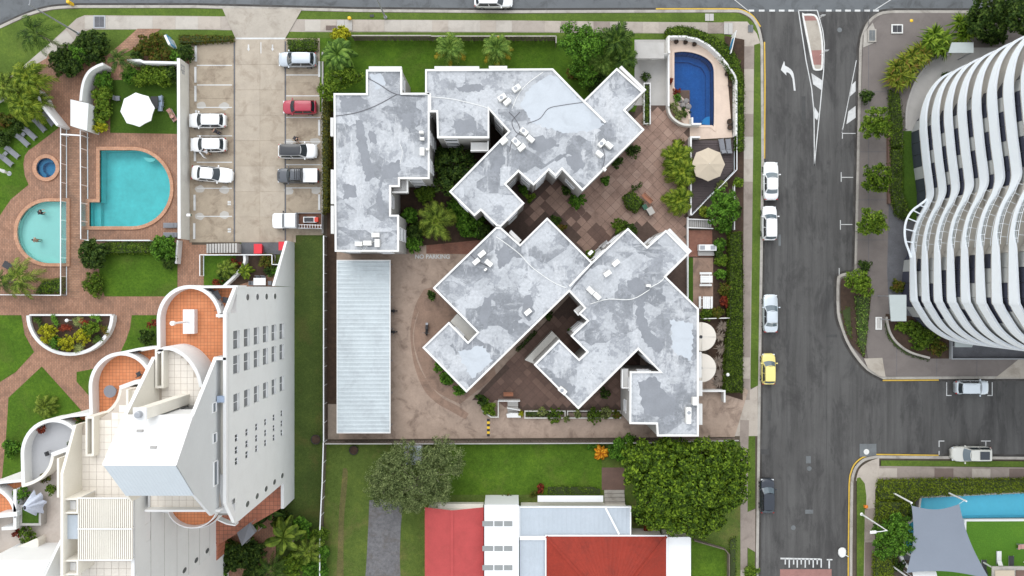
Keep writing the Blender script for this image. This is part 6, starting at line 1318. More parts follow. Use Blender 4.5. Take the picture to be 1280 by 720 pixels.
LGR = 'grey loungers on the turf by the spa'
for k, (a_, b_) in enumerate((((57, 142), (69, 157.5)), ((46, 150.5), (58.5, 165)), ((32.5, 161), (47.5, 175)), ((23.5, 169.5), (38.5, 183.5)), ((10.5, 185), (26, 198)), ((2, 194.5), (18.5, 208)))):
    lounger((a_[0] + b_[0]) / 2, (a_[1] + b_[1]) / 2, math.degrees(math.atan2(-(b_[1] - a_[1]), b_[0] - a_[0])), 'grey sun lounger %s in the row on the turf' % ['nearest the angled white wall', 'second from the angled white wall', 'third from the angled white wall', 'fourth from the angled white wall', 'fifth from the angled white wall', 'farthest from the angled white wall'][k], LGR)
lounger(215, 282, 180, 'grey sun lounger below the lagoon pool, upper of two', 'loungers by the lagoon'); lounger(215, 294, 180, 'grey sun lounger below the lagoon pool, lower of two', 'loungers by the lagoon')
lounger(901, 184, 100, 'pale grey sun lounger on the timber deck beside the umbrella', 'loungers on the deck', z=.33); lounger(909, 184, 95, 'grey sun lounger on the timber deck nearest the hedge', 'loungers on the deck', z=.33)
def table(name, px, py, w_, d_, h, ang, label, mat, z=0.0, legs=True, parts=(), cat='table', group=None):
    g = thing(name, label, cat, (*P(px, py, z)[:2], z), group, R(ang)); m = MB(); m.box((0, 0, h - .03), (w_, d_, .06)); m.build('top', mat, g, False, True)
    for x in (-1, 1):
        for y in (-1, 1): m = MB(); m.bar((x * (w_ / 2 - .06), y * (d_ / 2 - .06), 0), (x * (w_ / 2 - .06), y * (d_ / 2 - .06), h - .06), .05, .05); m.build('leg', 'grey_metal', g, False, True)
    return g
def chair(px, py, ang, label, mat='fabric_grey', z=0.0, s_=1.0, group=None):
    g = thing('chair', label, 'chair', (*P(px, py, z)[:2], z), group, R(ang)); m = MB(); m.box((0, 0, .43), (.48 * s_, .48 * s_, .06)); m.build('seat', mat, g, False, True)
    m = MB(); m.box((-.24 * s_, 0, .68), (.05, .48 * s_, .48)); m.build('backrest', mat, g, False, True)
    for x in (-.2, .2):
        for y in (-.2, .2): m = MB(); m.bar((x * s_, y * s_, 0), (x * s_, y * s_, .4), .04, .04); m.build('leg', 'grey_metal', g, False, True)
    return g
table('side_table', 31.5, 168.5, .45, .45, .4, 45, 'small grey side table between the third and fourth loungers', 'fabric_grey'); table('side_table', 9.5, 192.5, .45, .45, .4, 45, 'small grey side table between the lowest two loungers', 'fabric_grey')
def umbrella(px, py, r, zt, label, mat, n=8, rot=22.5, z=0.0, sag=.62):
    c = P(px, py, zt); g = thing('umbrella', label, 'umbrella', (c[0], c[1], z)); rr = r
    for k in range(n):
        a0, a1 = R(rot + 360 * k / n), R(rot + 360 * (k + 1) / n); m = MB()
        p0 = (c[0] + rr * math.cos(a0), c[1] + rr * math.sin(a0), zt - sag); p1 = (c[0] + rr * math.cos(a1), c[1] + rr * math.sin(a1), zt - sag); m0 = tuple((u + v) / 2 for u, v in zip(p0, p1)); m0 = (c[0] + (m0[0] - c[0]) * .985, c[1] + (m0[1] - c[1]) * .985, m0[2] + .04)
        q0 = tuple(c[i] + (p0[i] - c[i]) * .5 for i in range(3)); q1 = tuple(c[i] + (p1[i] - c[i]) * .5 for i in range(3)); qm = tuple((u + v) / 2 - (.03 if i == 2 else 0) for i, (u, v) in enumerate(zip(q0, q1)))
        m.add([c, q0, qm, q1, p0, m0, p1, (p0[0], p0[1], p0[2] - .12), (m0[0], m0[1], m0[2] - .12), (p1[0], p1[1], p1[2] - .12)], [(0, 1, 2), (0, 2, 3), (1, 4, 5, 2), (2, 5, 6, 3), (4, 7, 8, 5), (5, 8, 9, 6)]); cv = m.build('canopy_panel', mat, g)
        m = MB(); m.bar((c[0], c[1], zt - .03), (p0[0], p0[1], zt - sag - .02), .03, .03); m.build('rib', 'grey_metal', g)
    m = MB(); m.tube([(c[0], c[1], z), (c[0], c[1], zt + .08)], .03, 8); m.build('pole', 'white_metal', g); m = MB(); m.lathe([(.35, z), (.35, z + .06), (.06, z + .1)], (c[0], c[1], 0), 16); m.build('base', 'grey_metal', g); return g
umbrella(168.5, 135.5, 2.1, 2.7, 'white octagonal umbrella on the turf', 'canvas_white', rot=6); umbrella(887, 204.5, 2.05, 2.9, 'cream octagonal umbrella over the timber deck', 'canvas_cream', rot=0, z=.32)
g = thing('folded_umbrella', 'white folded umbrella at the left edge beside the loungers', 'umbrella', (*P(2, 215)[:2], 0)); m_ = MB(); m_.tube([P(12, 217, 0.0), P(4, 214, 1.5), P(-8, 209, 2.6)], [.03, .22, .06], 10); m_.build('canopy', 'canvas_white', g); m_ = MB(); m_.lathe([(.3, 0), (.3, .06)], (*P(12, 217)[:2], .03), 12); m_.build('base', 'grey_metal', g)
table('table', 196.5, 130, .9, 1.5, .75, 0, 'dark dining table beside the white umbrella', 'fabric_dark', .02)
for k, (x, y, a_) in enumerate(((203, 124, 180), (203.5, 131, 180), (202.5, 137, 180), (149, 124, 0))): chair(x, y, a_, ['blue grey chair', 'blue grey chair', 'blue grey chair', 'lone grey chair'][k] + [' right of the dark table, topmost', ' right of the dark table, middle one', ' right of the dark table, lowest', ' left of the white umbrella'][k], 'fabric_blue' if k < 3 else 'fabric_grey', .02, 1.2, 'chairs round the white umbrella')
lounger(217, 145, -60, 'pink towel covered lounger near the long white wall', 'loungers on the umbrella turf', 'shirt_pink', 1.6); person(217, 145, 'person lying back on the pink lounger', .03, 120, 'recline', 'shirt_pink', 'trouser_tan')
for k, y in enumerate((349, 378)):
    ang = 0 if k == 0 else 90; lb = ['first', 'second'][k]; c = P(880.5, y); g = thing('picnic_table', ['white picnic table with benches nearer the barbecue', 'white picnic table with benches nearer the water tanks'][k], 'picnic table', (c[0], c[1], .2), 'white picnic tables', R(ang))
    for i in range(4): m_ = MB(); m_.box((0, -.33 + i * .22, .74), (1.5, .2, .05)); m_.build('top_board', 'canvas_white', g, False, True)
    for sg in (1, -1): m_ = MB(); m_.box((0, sg * .72, .44), (1.5, .28, .05)); m_.build('bench', 'canvas_white', g, False, True)
    for x in (-.5, .5): m_ = MB(); m_.bar((x, -.75, .38), (x, .75, .38), .06, .08); m_.bar((x, -.4, .05), (x, -.2, .7), .06, .06); m_.bar((x, .4, .05), (x, .2, .7), .06, .06); m_.build('frame', 'white_metal', g, False, True)
c = P(882, 310); g = thing('barbecue_bench', 'white barbecue bench with two steel plates', 'barbecue', (c[0], c[1], .2)); m_ = MB(); m_.box((c[0], c[1], .6), (2.15, .75, .8)); m_.build('cabinet', 'canvas_white', g)
for dx in (-.65, .65): m_ = MB(); m_.box((c[0] + dx, c[1], 1.015), (.6, .5, .03)); m_.build('hotplate', 'grey_metal', g)
m_ = MB(); m_.box((c[0] - .05, c[1] - .7, .35), (2.0, .55, .3)); m_.build('step', 'wall_grey', g)
def bench(px, py, ang, label, mat, z=.25, L=1.3):
    g = thing('bench', label, 'bench', (*P(px, py)[:2], z), None, R(ang))
    for i in range(3): m = MB(); m.box((0, -.16 + i * .15, .44), (L, .13, .04)); m.build('seat_slat', mat, g, False, True)
    for i in range(2): m = MB(); m.box((0, .27, .58 + i * .17), (L, .04, .13)); m.build('back_slat', mat, g, False, True)
    for x in (-L / 2 + .1, L / 2 - .1): m = MB(); m.bar((x, -.18, 0), (x, -.18, .42), .05, .05); m.bar((x, .25, 0), (x, .27, .8), .05, .05); m.build('leg', 'dark_metal', g, False, True)
bench(807.5, 249, -45, 'orange timber bench beside the clipped courtyard hedge', 'timber_seat', L=1.5); bench(635.5, 492, 0, 'small red timber bench above the courtyard stair', 'timber_seat', L=1.2); bench(747, 314, 40, 'white bench against the flats wall, nearer the plants', 'canvas_white'); bench(754, 307, 40, 'white bench against the flats wall, farther out', 'canvas_white')
def bin_(px, py, ang, label, mat, lid, z=.2, s_=1.0):
    g = thing('wheelie_bin', label, 'bin', (*P(px, py)[:2], z), None, R(ang)); m = MB(); a_, b_ = .27 * s_, .33 * s_
    m.add([(-a_ * .8, -b_ * .8, .06), (a_ * .8, -b_ * .8, .06), (a_ * .8, b_ * .8, .06), (-a_ * .8, b_ * .8, .06), (-a_, -b_, .95), (a_, -b_, .95), (a_, b_, .95), (-a_, b_, .95)], [(3, 2, 1, 0), (0, 1, 5, 4), (1, 2, 6, 5), (2, 3, 7, 6), (3, 0, 4, 7), (4, 5, 6, 7)]); m.build('tub', mat, g, False, True)
    m = MB(); m.box((0, 0, .99), (2.15 * a_, 2.15 * b_, .06)); m.build('lid', lid, g, False, True); m = MB(); m.bar((-a_ - .05, -b_ * .7, .95), (-a_ - .05, b_ * .7, .95), .04, .04); m.build('handle', 'trim_black', g, False, True)
    for y in (-1, 1): m = MB(); m.tube([(-a_ * .8, y * b_ * .7, .1), (-a_ * .8, y * b_ * .85, .1)], .1, 10); m.build('wheel', 'rubber', g, False, True)
bin_(326, 311.5, 0, 'wide red bin on the grey service pad', 'bin_red', 'bin_red', .05, 1.7); bin_(356, 308, 0, 'red bin half hidden behind the tower buttress', 'bin_red', 'bin_red', .05, 1.5); bin_(811, 265, 30, 'green bin with a pale lid beside the clipped hedge', 'bin_green', 'paint_patch', .25, 1.3); bin_(804, 260, 30, 'dark green bin touching the clipped hedge', 'bin_green', 'bin_green', .25, .9)
def pot(px, py, r, h, label, mat='pot_dark', z=.0, soil='mulch'):
    g = thing('pot', label, 'pot', (*P(px, py, z)[:2], z)); m = MB(); m.lathe([(r * .7, 0), (r, h), (r * .9, h), (r * .85, h - .08)], (0, 0, 0), 18); m.build('tub', mat, g, True, True); m = MB(); m.lathe([(r * .86, h - .1), (r * .84, h - .06)], (0, 0, 0), 14); m.build('soil', soil, g, False, True); return g
for k, (x, y) in enumerate(((844.5, 53.5), (856, 54), (867, 56.5), (907.5, 93.5), (911.5, 107), (911, 153), (911.5, 160))): pot(x, y, .28 if k < 5 else .36, .45, 'dark round pot on the pool paving, number %s clockwise from the entry wall' % ['one', 'two', 'three', 'four', 'five', 'six', 'seven'][k])
pot(396, 548.5, .62, .5, 'round dark tub on the narrow side lawn', 'pot_dark'); pot(443, 562, .58, .45, 'round dark tub below the timber fence', 'pot_dark')
table('table', 327, 352, 1.5, .9, .74, 0, 'white garden table below the service bed', 'canvas_white', .05)
for k, (x, y, a_) in enumerate(((324, 347.5, -90), (331, 347.5, -90), (317, 354, 0), (339, 354, 180))): chair(x, y, a_, 'grey cushioned chair at the white garden table, ' + ['upper first', 'upper second', 'at its left end', 'at its right end'][k], 'fabric_grey', .05, 1.1, 'chairs at the white garden table')
# terrace furniture of the resort tower
c = 17.66
table('table', 273, 370, .9, .9, .7, 30, 'dark square table on the top side terrace', 'fabric_dark', c); chair(267, 366, -30, 'dark chair on the top side terrace, left of the table', 'fabric_dark', c, 1.3); chair(284, 375, 170, 'dark chair on the top side terrace, right of the table', 'fabric_dark', c, 1.2); chair(276, 384, 90, 'dark chair on the top side terrace, below the table', 'fabric_dark', c, 1.2)
g = thing('round_table', 'round pale table on the middle orange terrace', 'table', (*P(142.5, 488, c)[:2], c)); m_ = MB(); m_.lathe([(.62, .7), (.62, .75)], (0, 0, 0), 24); m_.build('top', 'fabric_grey', g, False, True); m_ = MB(); m_.tube([(0, 0, 0), (0, 0, .7)], .06); m_.lathe([(.3, 0), (.3, .04)]); m_.build('pedestal', 'grey_metal', g, False, True)
chair(176, 467, 120, 'small dark chair by the ledge of the middle orange terrace', 'fabric_dark', c, .9); lounger(50, 572, 90, 'grey lounger on the grey arched terrace', None, 'fabric_dark', 1.7, c); chair(62, 566, 200, 'dark chair beside the lounger on the grey terrace', 'fabric_dark', c, .9)
g = thing('folded_umbrella', 'bunched pale blue umbrella cloth on the lower brown terrace', 'umbrella', (*P(50, 626, LZ)[:2], LZ)); m_ = MB()
def fn(u, v):
    a_ = 2 * math.pi * u; r = (.16 + .72 * v) * (1 + .22 * math.sin(7 * a_ + 1) * v + .12 * math.sin(11 * a_)); return (r * math.cos(a_) * .95 + .2 * v, r * math.sin(a_) * 1.2, 2.3 - 1.5 * v ** 1.3 + .12 * math.sin(9 * a_) * v)
m_.grid(fn, 40, 7); m_.build('canopy', 'fabric_towel', g, True, True); m_ = MB(); m_.tube([(0, 0, 0), (0, 0, 2.45)], .03); m_.build('pole', 'grey_metal', g, False, True)
g = thing('planter', 'square grey planter of clipped grass on the lower terrace', 'planter', (*P(38, 645, LZ)[:2], LZ)); m_ = MB(); m_.strip([P(x, y, LZ + 1)[:2] for x, y in [(25, 633), (49, 633), (49, 656), (25, 656)]], .22, LZ, LZ + .9, closed=True); m_.build('tub', 'wall_grey', g); m_ = MB(); m_.prism(ccw([P(x, y, LZ + .9)[:2] for x, y in rect(26, 634, 48, 655)]), LZ, LZ + .82); m_.build('grass_top', 'turf', g)
g = thing('awning', 'tilted grey sheet awning on the lower red terrace', 'awning', (*P(309, 665, 4)[:2], 3.9)); m_ = MB(); q_ = [P(x, y, 5.2) for x, y in [(296, 666), (313, 653), (321, 664), (306, 679)]]; m_.add([(p[0], p[1], 5.2 + .3 * i % 2) for i, p in enumerate(q_)] + [(p[0], p[1], 5.1) for p in q_], [(3, 2, 1, 0), (0, 1, 5, 4), (1, 2, 6, 5), (2, 3, 7, 6), (3, 0, 4, 7), (4, 5, 6, 7)]); m_.build('sheet', 'fabric_grey', g)
for p in q_: m_ = MB(); m_.bar((p[0] * .995, p[1], 3.9), (p[0] * .995, p[1], 5.15), .05, .05); m_.build('post', 'grey_metal', g)
# shed half hidden by the olive tree
g = thing('shed', 'small shed with pale ribbed roof half under the round tree', 'shed', (*P(516, 569)[:2], 0)); a, b = P(505, 557, 2.3), P(527, 581, 2.3)
ridged(a[0], b[0], b[1], a[1], lambda x, y: 2.3 + .05 * (y - b[1]), 18, 'x', .04).build('roof_sheet', 'sheet_blue', g); m_ = MB(); m_.prism([(a[0] + .1, b[1] + .1), (b[0] - .1, b[1] + .1), (b[0] - .1, a[1] - .1), (a[0] + .1, a[1] - .1)], 0, 2.25); m_.build('wall', 'wall_grey', g)
# ------------------------------------------------------------------ signs, lamps and small street things
def lamp(bx, by, h, arm, label, mat='grey_metal'):
    b_ = P(bx, by); g = thing('street_lamp', label, 'street lamp', (b_[0], b_[1], 0)); m = MB(); m.tube([(b_[0], b_[1], 0), (b_[0], b_[1], h * .5), (b_[0], b_[1], h)], [.11, .085, .06], 10); m.build('pole', mat, g)
    e = (b_[0] + arm[0], b_[1] + arm[1], h + .15); m = MB(); m.tube([(b_[0], b_[1], h - .05), ((b_[0] + e[0]) / 2, (b_[1] + e[1]) / 2, h + .12), e], .045, 8); m.build('arm', mat, g)
    d = Vector((arm[0], arm[1], 0)).normalized(); m = MB(); m.box((e[0] + d.x * .3, e[1] + d.y * .3, e[2]), (.7, .3, .12), math.atan2(d.y, d.x)); m.build('lamp_head', 'white_metal', g); m = MB(); m.lathe([(.22, 0), (.2, .25), (.11, .3)], (b_[0], b_[1], 0), 12); m.build('base', mat, g)
lamp(98, 42, 9.2, (.6, 1.8), 'tall grey street lamp at the rounded top corner'); lamp(482, 22, 8.5, (-.2, 1.6), 'tall grey street lamp on the verge above the flats'); lamp(1076, 642, 6.3, (-1.4, -.1), 'street lamp beside the orange marker at the sail hedge', 'white_metal')
g = thing('sign', 'white resort sign with blue panel by the top street', 'sign', (*P(218, 55)[:2], 0)); A, B = P(210, 42), P(222, 63); m_ = MB(); m_.bar((A[0] * .985, A[1] * .97, 1.1), (B[0], B[1], 1.1), .25, 2.2); m_.build('panel', 'wall_white', g)
d = (Vector(B[:2]) - Vector((A[0] * .985, A[1] * .97))).normalized(); n_ = Vector((-d.y, d.x)); mid = (Vector(B[:2]) + Vector((A[0] * .985, A[1] * .97))) / 2; n_ = n_ if n_.dot(-mid) > 0 else -n_; m_ = MB(); m_.box((mid.x + n_.x * .14, mid.y + n_.y * .14, 1.35), (1.5, .04, 1.3), math.atan2(d.y, d.x)); m_.build('blue_board', 'sign_blue', g)
for k in range(4): m_ = MB(); m_.box((mid.x + n_.x * .165, mid.y + n_.y * .165, .95 + .25 * k), (1.1 - .2 * (k % 2), .02, .09), math.atan2(d.y, d.x)); m_.build('lettering', 'road_paint', g)
g = thing('sign', 'white framed notice board in the corner hedge', 'sign', (*P(912, 60)[:2], 0)); A, B = P(914, 46), P(908, 72); m_ = MB(); m_.bar((A[0], A[1], 1.3), (B[0], B[1], 1.3), .06, 1.5); m_.build('board', 'wall_white', g); m_ = MB(); m_.bar((A[0] - .045, A[1] - .3, 1.4), (B[0] - .045, B[1] + .5, 1.4), .03, .9); m_.build('blue_panel', 'sign_blue', g)
for p in (A, B): m_ = MB(); m_.bar((p[0], p[1], 0), (p[0], p[1], 2.1), .08, .08); m_.build('post', 'white_metal', g)
def lid(px, py, w_, d_, label, mat, frame=None, z=.17):
    c = P(px, py); g = thing('pit_cover', label, 'pit cover', (c[0], c[1], z))
    if frame: m = MB(); m.box((0, 0, .02), (w_ + .3, d_ + .3, .04)); m.build('frame', frame, g, False, True)
    for i in (-1, 1): m = MB(); m.box((i * w_ / 4, 0, .035), (w_ / 2 - .03, d_, .03)); m.build('lid', mat, g, False, True)
lid(124.5, 27.5, 1.2, 1.3, 'dark square pit cover in the top footpath', 'pavement_dark', 'grey_metal', .03); lid(1120, 37, 1.15, .85, 'black pit cover in a white frame on the pink pavement', 'dark_metal', 'white_kerb', .25); lid(1088.5, 45.5, .75, 1.3, 'grey pit cover on the pale kerb ramp', 'asphalt_patch', 'concrete_kerb', .3); lid(938, 36, .65, .9, 'small grey pit cover at the hedge corner', 'asphalt_patch', None, .08); lid(400 + 65, 20, .5, .3, 'small dark pit cover on the grass verge', 'dark_metal', None, .06); lid(910, 36, 1.1, 1.4, 'pale square pit cover at the corner path', 'concrete_pale', None, .09)
lid(431, 32, 1.9, 1.3, 'pale square panel set in the top footpath', 'concrete_pale', None, .05); lid(414, 35, 1.3, .55, 'brown pit cover in the footpath by the entrance hedge', 'path_dark', None, .05); lid(1097, 404, .5, 1.3, 'narrow white pit cover on the tower pavement', 'concrete_pale', 'white_kerb', .25); lid(886.5, 22, 1.1, .9, 'pale pad with round dark cover on the verge', 'concrete_pale', None, .06)
for lab, x, y, mt, h in (('yellow marker post at the rounded top corner', 91, 6, 'yellow', 1.0), ('small yellow hydrant box on the footpath edge', 437.5, 24, 'yellow', .4), ('yellow ground marker on the pink pavement', 1138.5, 26.5, 'yellow', .12), ('orange marker plate beside the curved footpath', 1080.5, 632, 'orange', .5)):
    c = P(x, y); g = thing('marker', lab, 'marker', (c[0], c[1], .05)); m_ = MB(); m_.box((0, 0, h / 2), (.38, .3, h)); m_.build('body', mt, g, False, True); m_ = MB(); m_.lathe([(.2, h), (.12, h + .06)], (0, 0, 0), 10); m_.build('cap', mt, g, False, True)
c = P(1052, 690); m_ = MB(); m_.lathe([(.15, 0), (.45, .08), (.52, .3), (.35, .55), (.1, .62)], (c[0], c[1], ROADZ + .01), 14, sx=1.0, sy=1.25); m_.v = [(x + .08 * mnoise.noise((x * 3, y * 3, z * 3)), y + .1 * mnoise.noise((y * 3, z * 3, x * 3)), z) for x, y, z in m_.v]; g = thing('sack', 'lumpy white sack beside the yellow edged kerb', 'sack', (c[0], c[1], ROADZ)); m_.build('bag', 'canvas_white', g, True); m_ = MB(); m_.tube([(c[0] + .4, c[1] - .3, .3), (c[0] + .8, c[1] - .55, .08)], .05); m_.build('neck', 'canvas_white', g)
c = P(237, 269, 2.5); g = thing('wall_lamp', 'small white lamp on top of the car park wall', 'lamp', (c[0], c[1], 2.6)); m_ = MB(); m_.box((0, 0, .12), (.45, .3, .24)); m_.build('housing', 'white_metal', g, False, True); m_ = MB(); m_.box((.26, 0, .1), (.06, .25, .2)); m_.build('lens', 'bin_green', g, False, True)
for lab, x, y in (('white globe lamp in the half round planter', 85, 400.5), ('white bollard lamp beside the water tank hedge', 909, 468)):
    c = P(x, y, 1.2); g = thing('garden_lamp', lab, 'lamp', (c[0], c[1], 0)); m_ = MB(); m_.tube([(0, 0, 0), (0, 0, 1.3)], .04); m_.build('post', 'white_metal', g, False, True); m_ = MB(); m_.lathe([(.06, 1.25), (.19, 1.35), (.22, 1.45), (.17, 1.58), (.05, 1.64)], (0, 0, 0), 14); m_.build('globe', 'canvas_white', g, True, True)
# shade sail
g = thing('shade_sail', 'large grey shade sail stretched over the long pool', 'shade sail', (*P(1180, 670)[:2], 0)); C4 = [Vector(P(1139.5, 632, 4.4)), Vector(P(1199, 630, 4.0)), Vector(P(1237, 724, 4.6)), Vector(P(1133, 716, 3.6))]
def fn(u, v):
    p = (C4[0] * (1 - u) + C4[1] * u) * (1 - v) + (C4[3] * (1 - u) + C4[2] * u) * v; c_ = (C4[0] + C4[1] + C4[2] + C4[3]) / 4
    eu, ev = 4 * u * (1 - u), 4 * v * (1 - v); pull = .13 * (ev * abs(2 * u - 1) ** 2 + eu * abs(2 * v - 1) ** 2)
    q = p + (c_ - p) * pull; q.z -= .25 * eu * ev; return q
m_ = MB(); m_.grid(fn, 24, 24, flip=True); m_.build('fabric', 'sail_grey', g, True)
for p in C4[:2]:
    e = p + Vector((-.3 if p is C4[0] else .5, .5, .2)); m_ = MB(); m_.tube([(e.x, e.y, 0), (e.x, e.y, e.z + .4)], .1, 10); m_.tube([p, e], .02, 5); m_.build('mast', 'white_metal', g)
for i in (2, 3): p = C4[i]; m_ = MB(); m_.tube([(p.x, p.y - .4, 0), (p.x, p.y - .4, p.z + .3)], .1, 10); m_.build('mast', 'white_metal', g)
gwall('pool_edge', 'white curved ledge of the round pool under the sail', smooth_path([(1124, 693), (1128, 702), (1137, 711), (1150, 716)], 4), .5, .35, 'wall_white', cat='ledge'); gwall('pool_edge', 'pale edge between the long pool and turf', [(1204.5, 668), (1205, 649.5), (1400, 649)], .3, .25, 'wall_white', cat='ledge')
for k, (x, y, a_) in enumerate(((1246.5, 696, 90), (1262, 702, 90), (1228, 707, 90), (1277, 682, 0))): lounger(x, y, a_, ['white broad daybed on the bright turf', 'black and white lounger beside the cabana', 'dark lounger at the sail corner', 'dark lounger at the right picture edge'][k], 'loungers on the bright turf', ['canvas_white', 'fabric_dark', 'fabric_dark', 'shirt_pink'][k], 1.7)
g = thing('cabana', 'cream and red roofed cabana at the lower right corner', 'cabana', (*P(1270, 725)[:2], 0)); a, b = P(1240, 708, 2.6), P(1300, 780, 2.6); m_ = MB(); m_.box(((a[0] + b[0]) / 2, (a[1] + b[1]) / 2, 2.55), (b[0] - a[0], a[1] - b[1], .15)); m_.build('roof', 'concrete_kerb', g); a, b = P(1244, 713, 2.7), P(1268, 780, 2.7); m_ = MB(); m_.box(((a[0] + b[0]) / 2, (a[1] + b[1]) / 2, 2.68), (b[0] - a[0], a[1] - b[1], .06)); m_.build('roof_panel', 'canvas_cream', g); a, b = P(1270, 713, 2.7), P(1300, 780, 2.7); m_ = MB(); m_.box(((a[0] + b[0]) / 2, (a[1] + b[1]) / 2, 2.68), (b[0] - a[0], a[1] - b[1], .06)); m_.build('roof_panel', 'court_tile_dark', g)
for x, y in ((1243, 711), (1296, 711)): p = P(x, y, 2.4); m_ = MB(); m_.bar((p[0], p[1], 0), (p[0], p[1], 2.48), .14, .14); m_.build('post', 'wall_white', g)
g = thing('awning', 'white curved awning at the bottom of the sail', 'awning', (*P(1155, 717)[:2], 0)); m_ = MB(); m_.grid(lambda u, v: (P(1140 + 30 * u, 0, 2.2)[0], P(0, 714 + 16 * v, 2.2)[1], 2.2 + .3 * math.sin(math.pi * v)), 6, 8, flip=True); m_.build('sheet', 'canvas_white', g, True)
for x in (1142, 1168): p = P(x, 722, 2.2); m_ = MB(); m_.bar((p[0], p[1], 0), (p[0], p[1], 2.25), .06, .06); m_.build('post', 'white_metal', g)
# ------------------------------------------------------------------ vegetation
npr = np.random.default_rng(11)
def unit(v): return v / np.maximum(np.linalg.norm(v, axis=1, keepdims=True), 1e-9)
def leaf_mesh(name, c, n, s, mat, aspect=.5):
    """rhombic leaves at points c with normals n and half lengths s"""
    N = len(c); n = unit(n); u = unit(np.cross(n, npr.normal(size=(N, 3)))); v = np.cross(n, u); s = s[:, None]
    fold = n * s * .25
    V = np.stack([c - u * s, c + v * s * aspect + fold, c + u * s - fold * .6, c - v * s * aspect + fold], 1).reshape(-1, 3).astype(np.float32)
    me = bpy.data.meshes.new(name); me.vertices.add(4 * N); me.vertices.foreach_set('co', V.ravel()); me.loops.add(4 * N); me.loops.foreach_set('vertex_index', np.arange(4 * N, dtype=np.int32))
    me.polygons.add(N); me.polygons.foreach_set('loop_start', np.arange(0, 4 * N, 4, dtype=np.int32)); me.polygons.foreach_set('loop_total', np.full(N, 4, dtype=np.int32)); me.materials.append(M[mat]); me.update(); me.validate(); return me
def cloud(blobs, cr, per_m2, per_clump, leaf, low=-.25):
    C, Nn, Sz = [], [], []
    for x, y, z, rx, ry, rz_ in blobs:
        ar = 2 * math.pi * (rx * ry + rx * rz_ + ry * rz_) / 3; k = max(3, int(ar * per_m2))
        d = unit(npr.normal(size=(k * 2, 3))); d = d[d[:, 2] > low][:k]; rad = np.array([rx, ry, rz_]); f = npr.uniform(.72, 1.05, (len(d), 1))
        cc = np.array([x, y, z]) + d * rad * f; crs = cr * npr.uniform(.65, 1.3, len(d))
        for i in range(len(d)):
            e = unit(npr.normal(size=(per_clump, 3))); e[:, 2] = np.abs(e[:, 2]) * .9 + e[:, 2] * .1
            C.append(cc[i] + e * crs[i] * npr.uniform(.45, 1.0, (per_clump, 1)) * np.array([1, 1, .8])); Nn.append(e * .8 + d[i] * .3 + np.array([0, 0, .5]) + npr.normal(size=(per_clump, 3)) * .35); Sz.append(leaf * npr.uniform(.7, 1.25, per_clump))
        ki = int(len(d) * per_clump * .25); e = unit(npr.normal(size=(ki, 3))); C.append(np.array([x, y, z]) + e * rad * npr.uniform(.3, .8, (ki, 1))); Nn.append(npr.normal(size=(ki, 3)) + [0, 0, .6]); Sz.append(np.full(ki, leaf * 1.2))
    return np.vstack(C), np.vstack(Nn), np.concatenate(Sz)
def foliage(name, blobs, mat, parent, cr=.5, per_m2=1.6, per_clump=36, leaf=.16, aspect=.5, low=-.25):
    c, n, s = cloud(blobs, cr, per_m2, per_clump, leaf, low); org = Vector(c.mean(0)); c = c - np.array(org); return link(name, leaf_mesh(name, c, n, s, mat, aspect), parent, org)
def plant(name, label, cat, px, py, z, group=None): return thing(name, label, cat, (*P(px, py, z)[:2], z), group)
def blobs_px(spec): return [(*P(px, py, zc), rx, ry, rz_) for px, py, zc, rx, ry, rz_ in spec]
def tree(label, bx, by, spec, mat, cr=.55, per_m2=1.6, per_clump=36, leaf=.17, bark='bark', r0=.22, group=None, aspect=.5, limbs=True, name='tree'):
    b = blobs_px(spec); g = thing(name, label, 'tree', (*P(bx, by)[:2], 0), group); base = Vector((*P(bx, by)[:2], 0))
    zc = min(q[2] for q in b) * .55; m = MB(); fork = base + Vector((.1, .05, max(.5, zc))); m.tube([base, (base + fork) / 2 + Vector((.06, -.04, 0)), fork], [r0 * 1.35, r0 * 1.05, r0 * .9], 9); m.build('trunk', bark, g, True)
    if limbs:
        for x, y, z, rx, ry, rz_ in b:
            e = Vector((x, y, z)); m = MB(); mid = (fork + e) / 2 + Vector((npr.normal() * .2, npr.normal() * .2, .3)); m.tube([fork - Vector((0, 0, .1)), mid, e], [r0 * .7, r0 * .42, r0 * .2], 7)
            for k in range(4): d = Vector(tuple(npr.normal(size=3))); d.z = abs(d.z) * .6; d.normalize(); m.tube([mid + (e - mid) * npr.uniform(.2, .9), e + Vector((d.x * rx, d.y * ry, d.z * rz_)) * .85], [r0 * .2, .015], 5)
            m.build('limb', bark, g, True)
    foliage('crown', b, mat, g, cr, per_m2, per_clump, leaf, aspect); return g
def shrub(label, px, py, r, h, mat, leaf=.12, z=0.0, name='shrub', n=1, cr=.3, dens=4.0, per=26, group=None, aspect=.5, cat=None, ry=None):
    g = plant(name, label, cat or name.replace('_', ' '), px, py, z, group); c = P(px, py, z + h * .5); rr = r / 10.0; ryy = (ry or r) / 10.0; b = []
    if n == 1: b = [(c[0], c[1], z + h * .5, rr, ryy, h * .5)]
    else:
        for k in range(n): a = 2 * math.pi * k / n + .4; b.append((c[0] + rr * .45 * math.cos(a), c[1] + ryy * .45 * math.sin(a), z + h * npr.uniform(.38, .55), rr * npr.uniform(.5, .68), ryy * npr.uniform(.5, .68), h * npr.uniform(.42, .55)))
    m = MB()
    for k in range(5): a = 1.256 * k; m.tube([(c[0] + .05 * math.cos(a), c[1] + .05 * math.sin(a), z), (c[0] + rr * .5 * math.cos(a), c[1] + ryy * .5 * math.sin(a), z + h * .6)], [.03, .012], 5)
    m.build('stems', 'bark', g); foliage('foliage', b, mat, g, cr, dens, per, leaf, aspect, low=-.05); return g
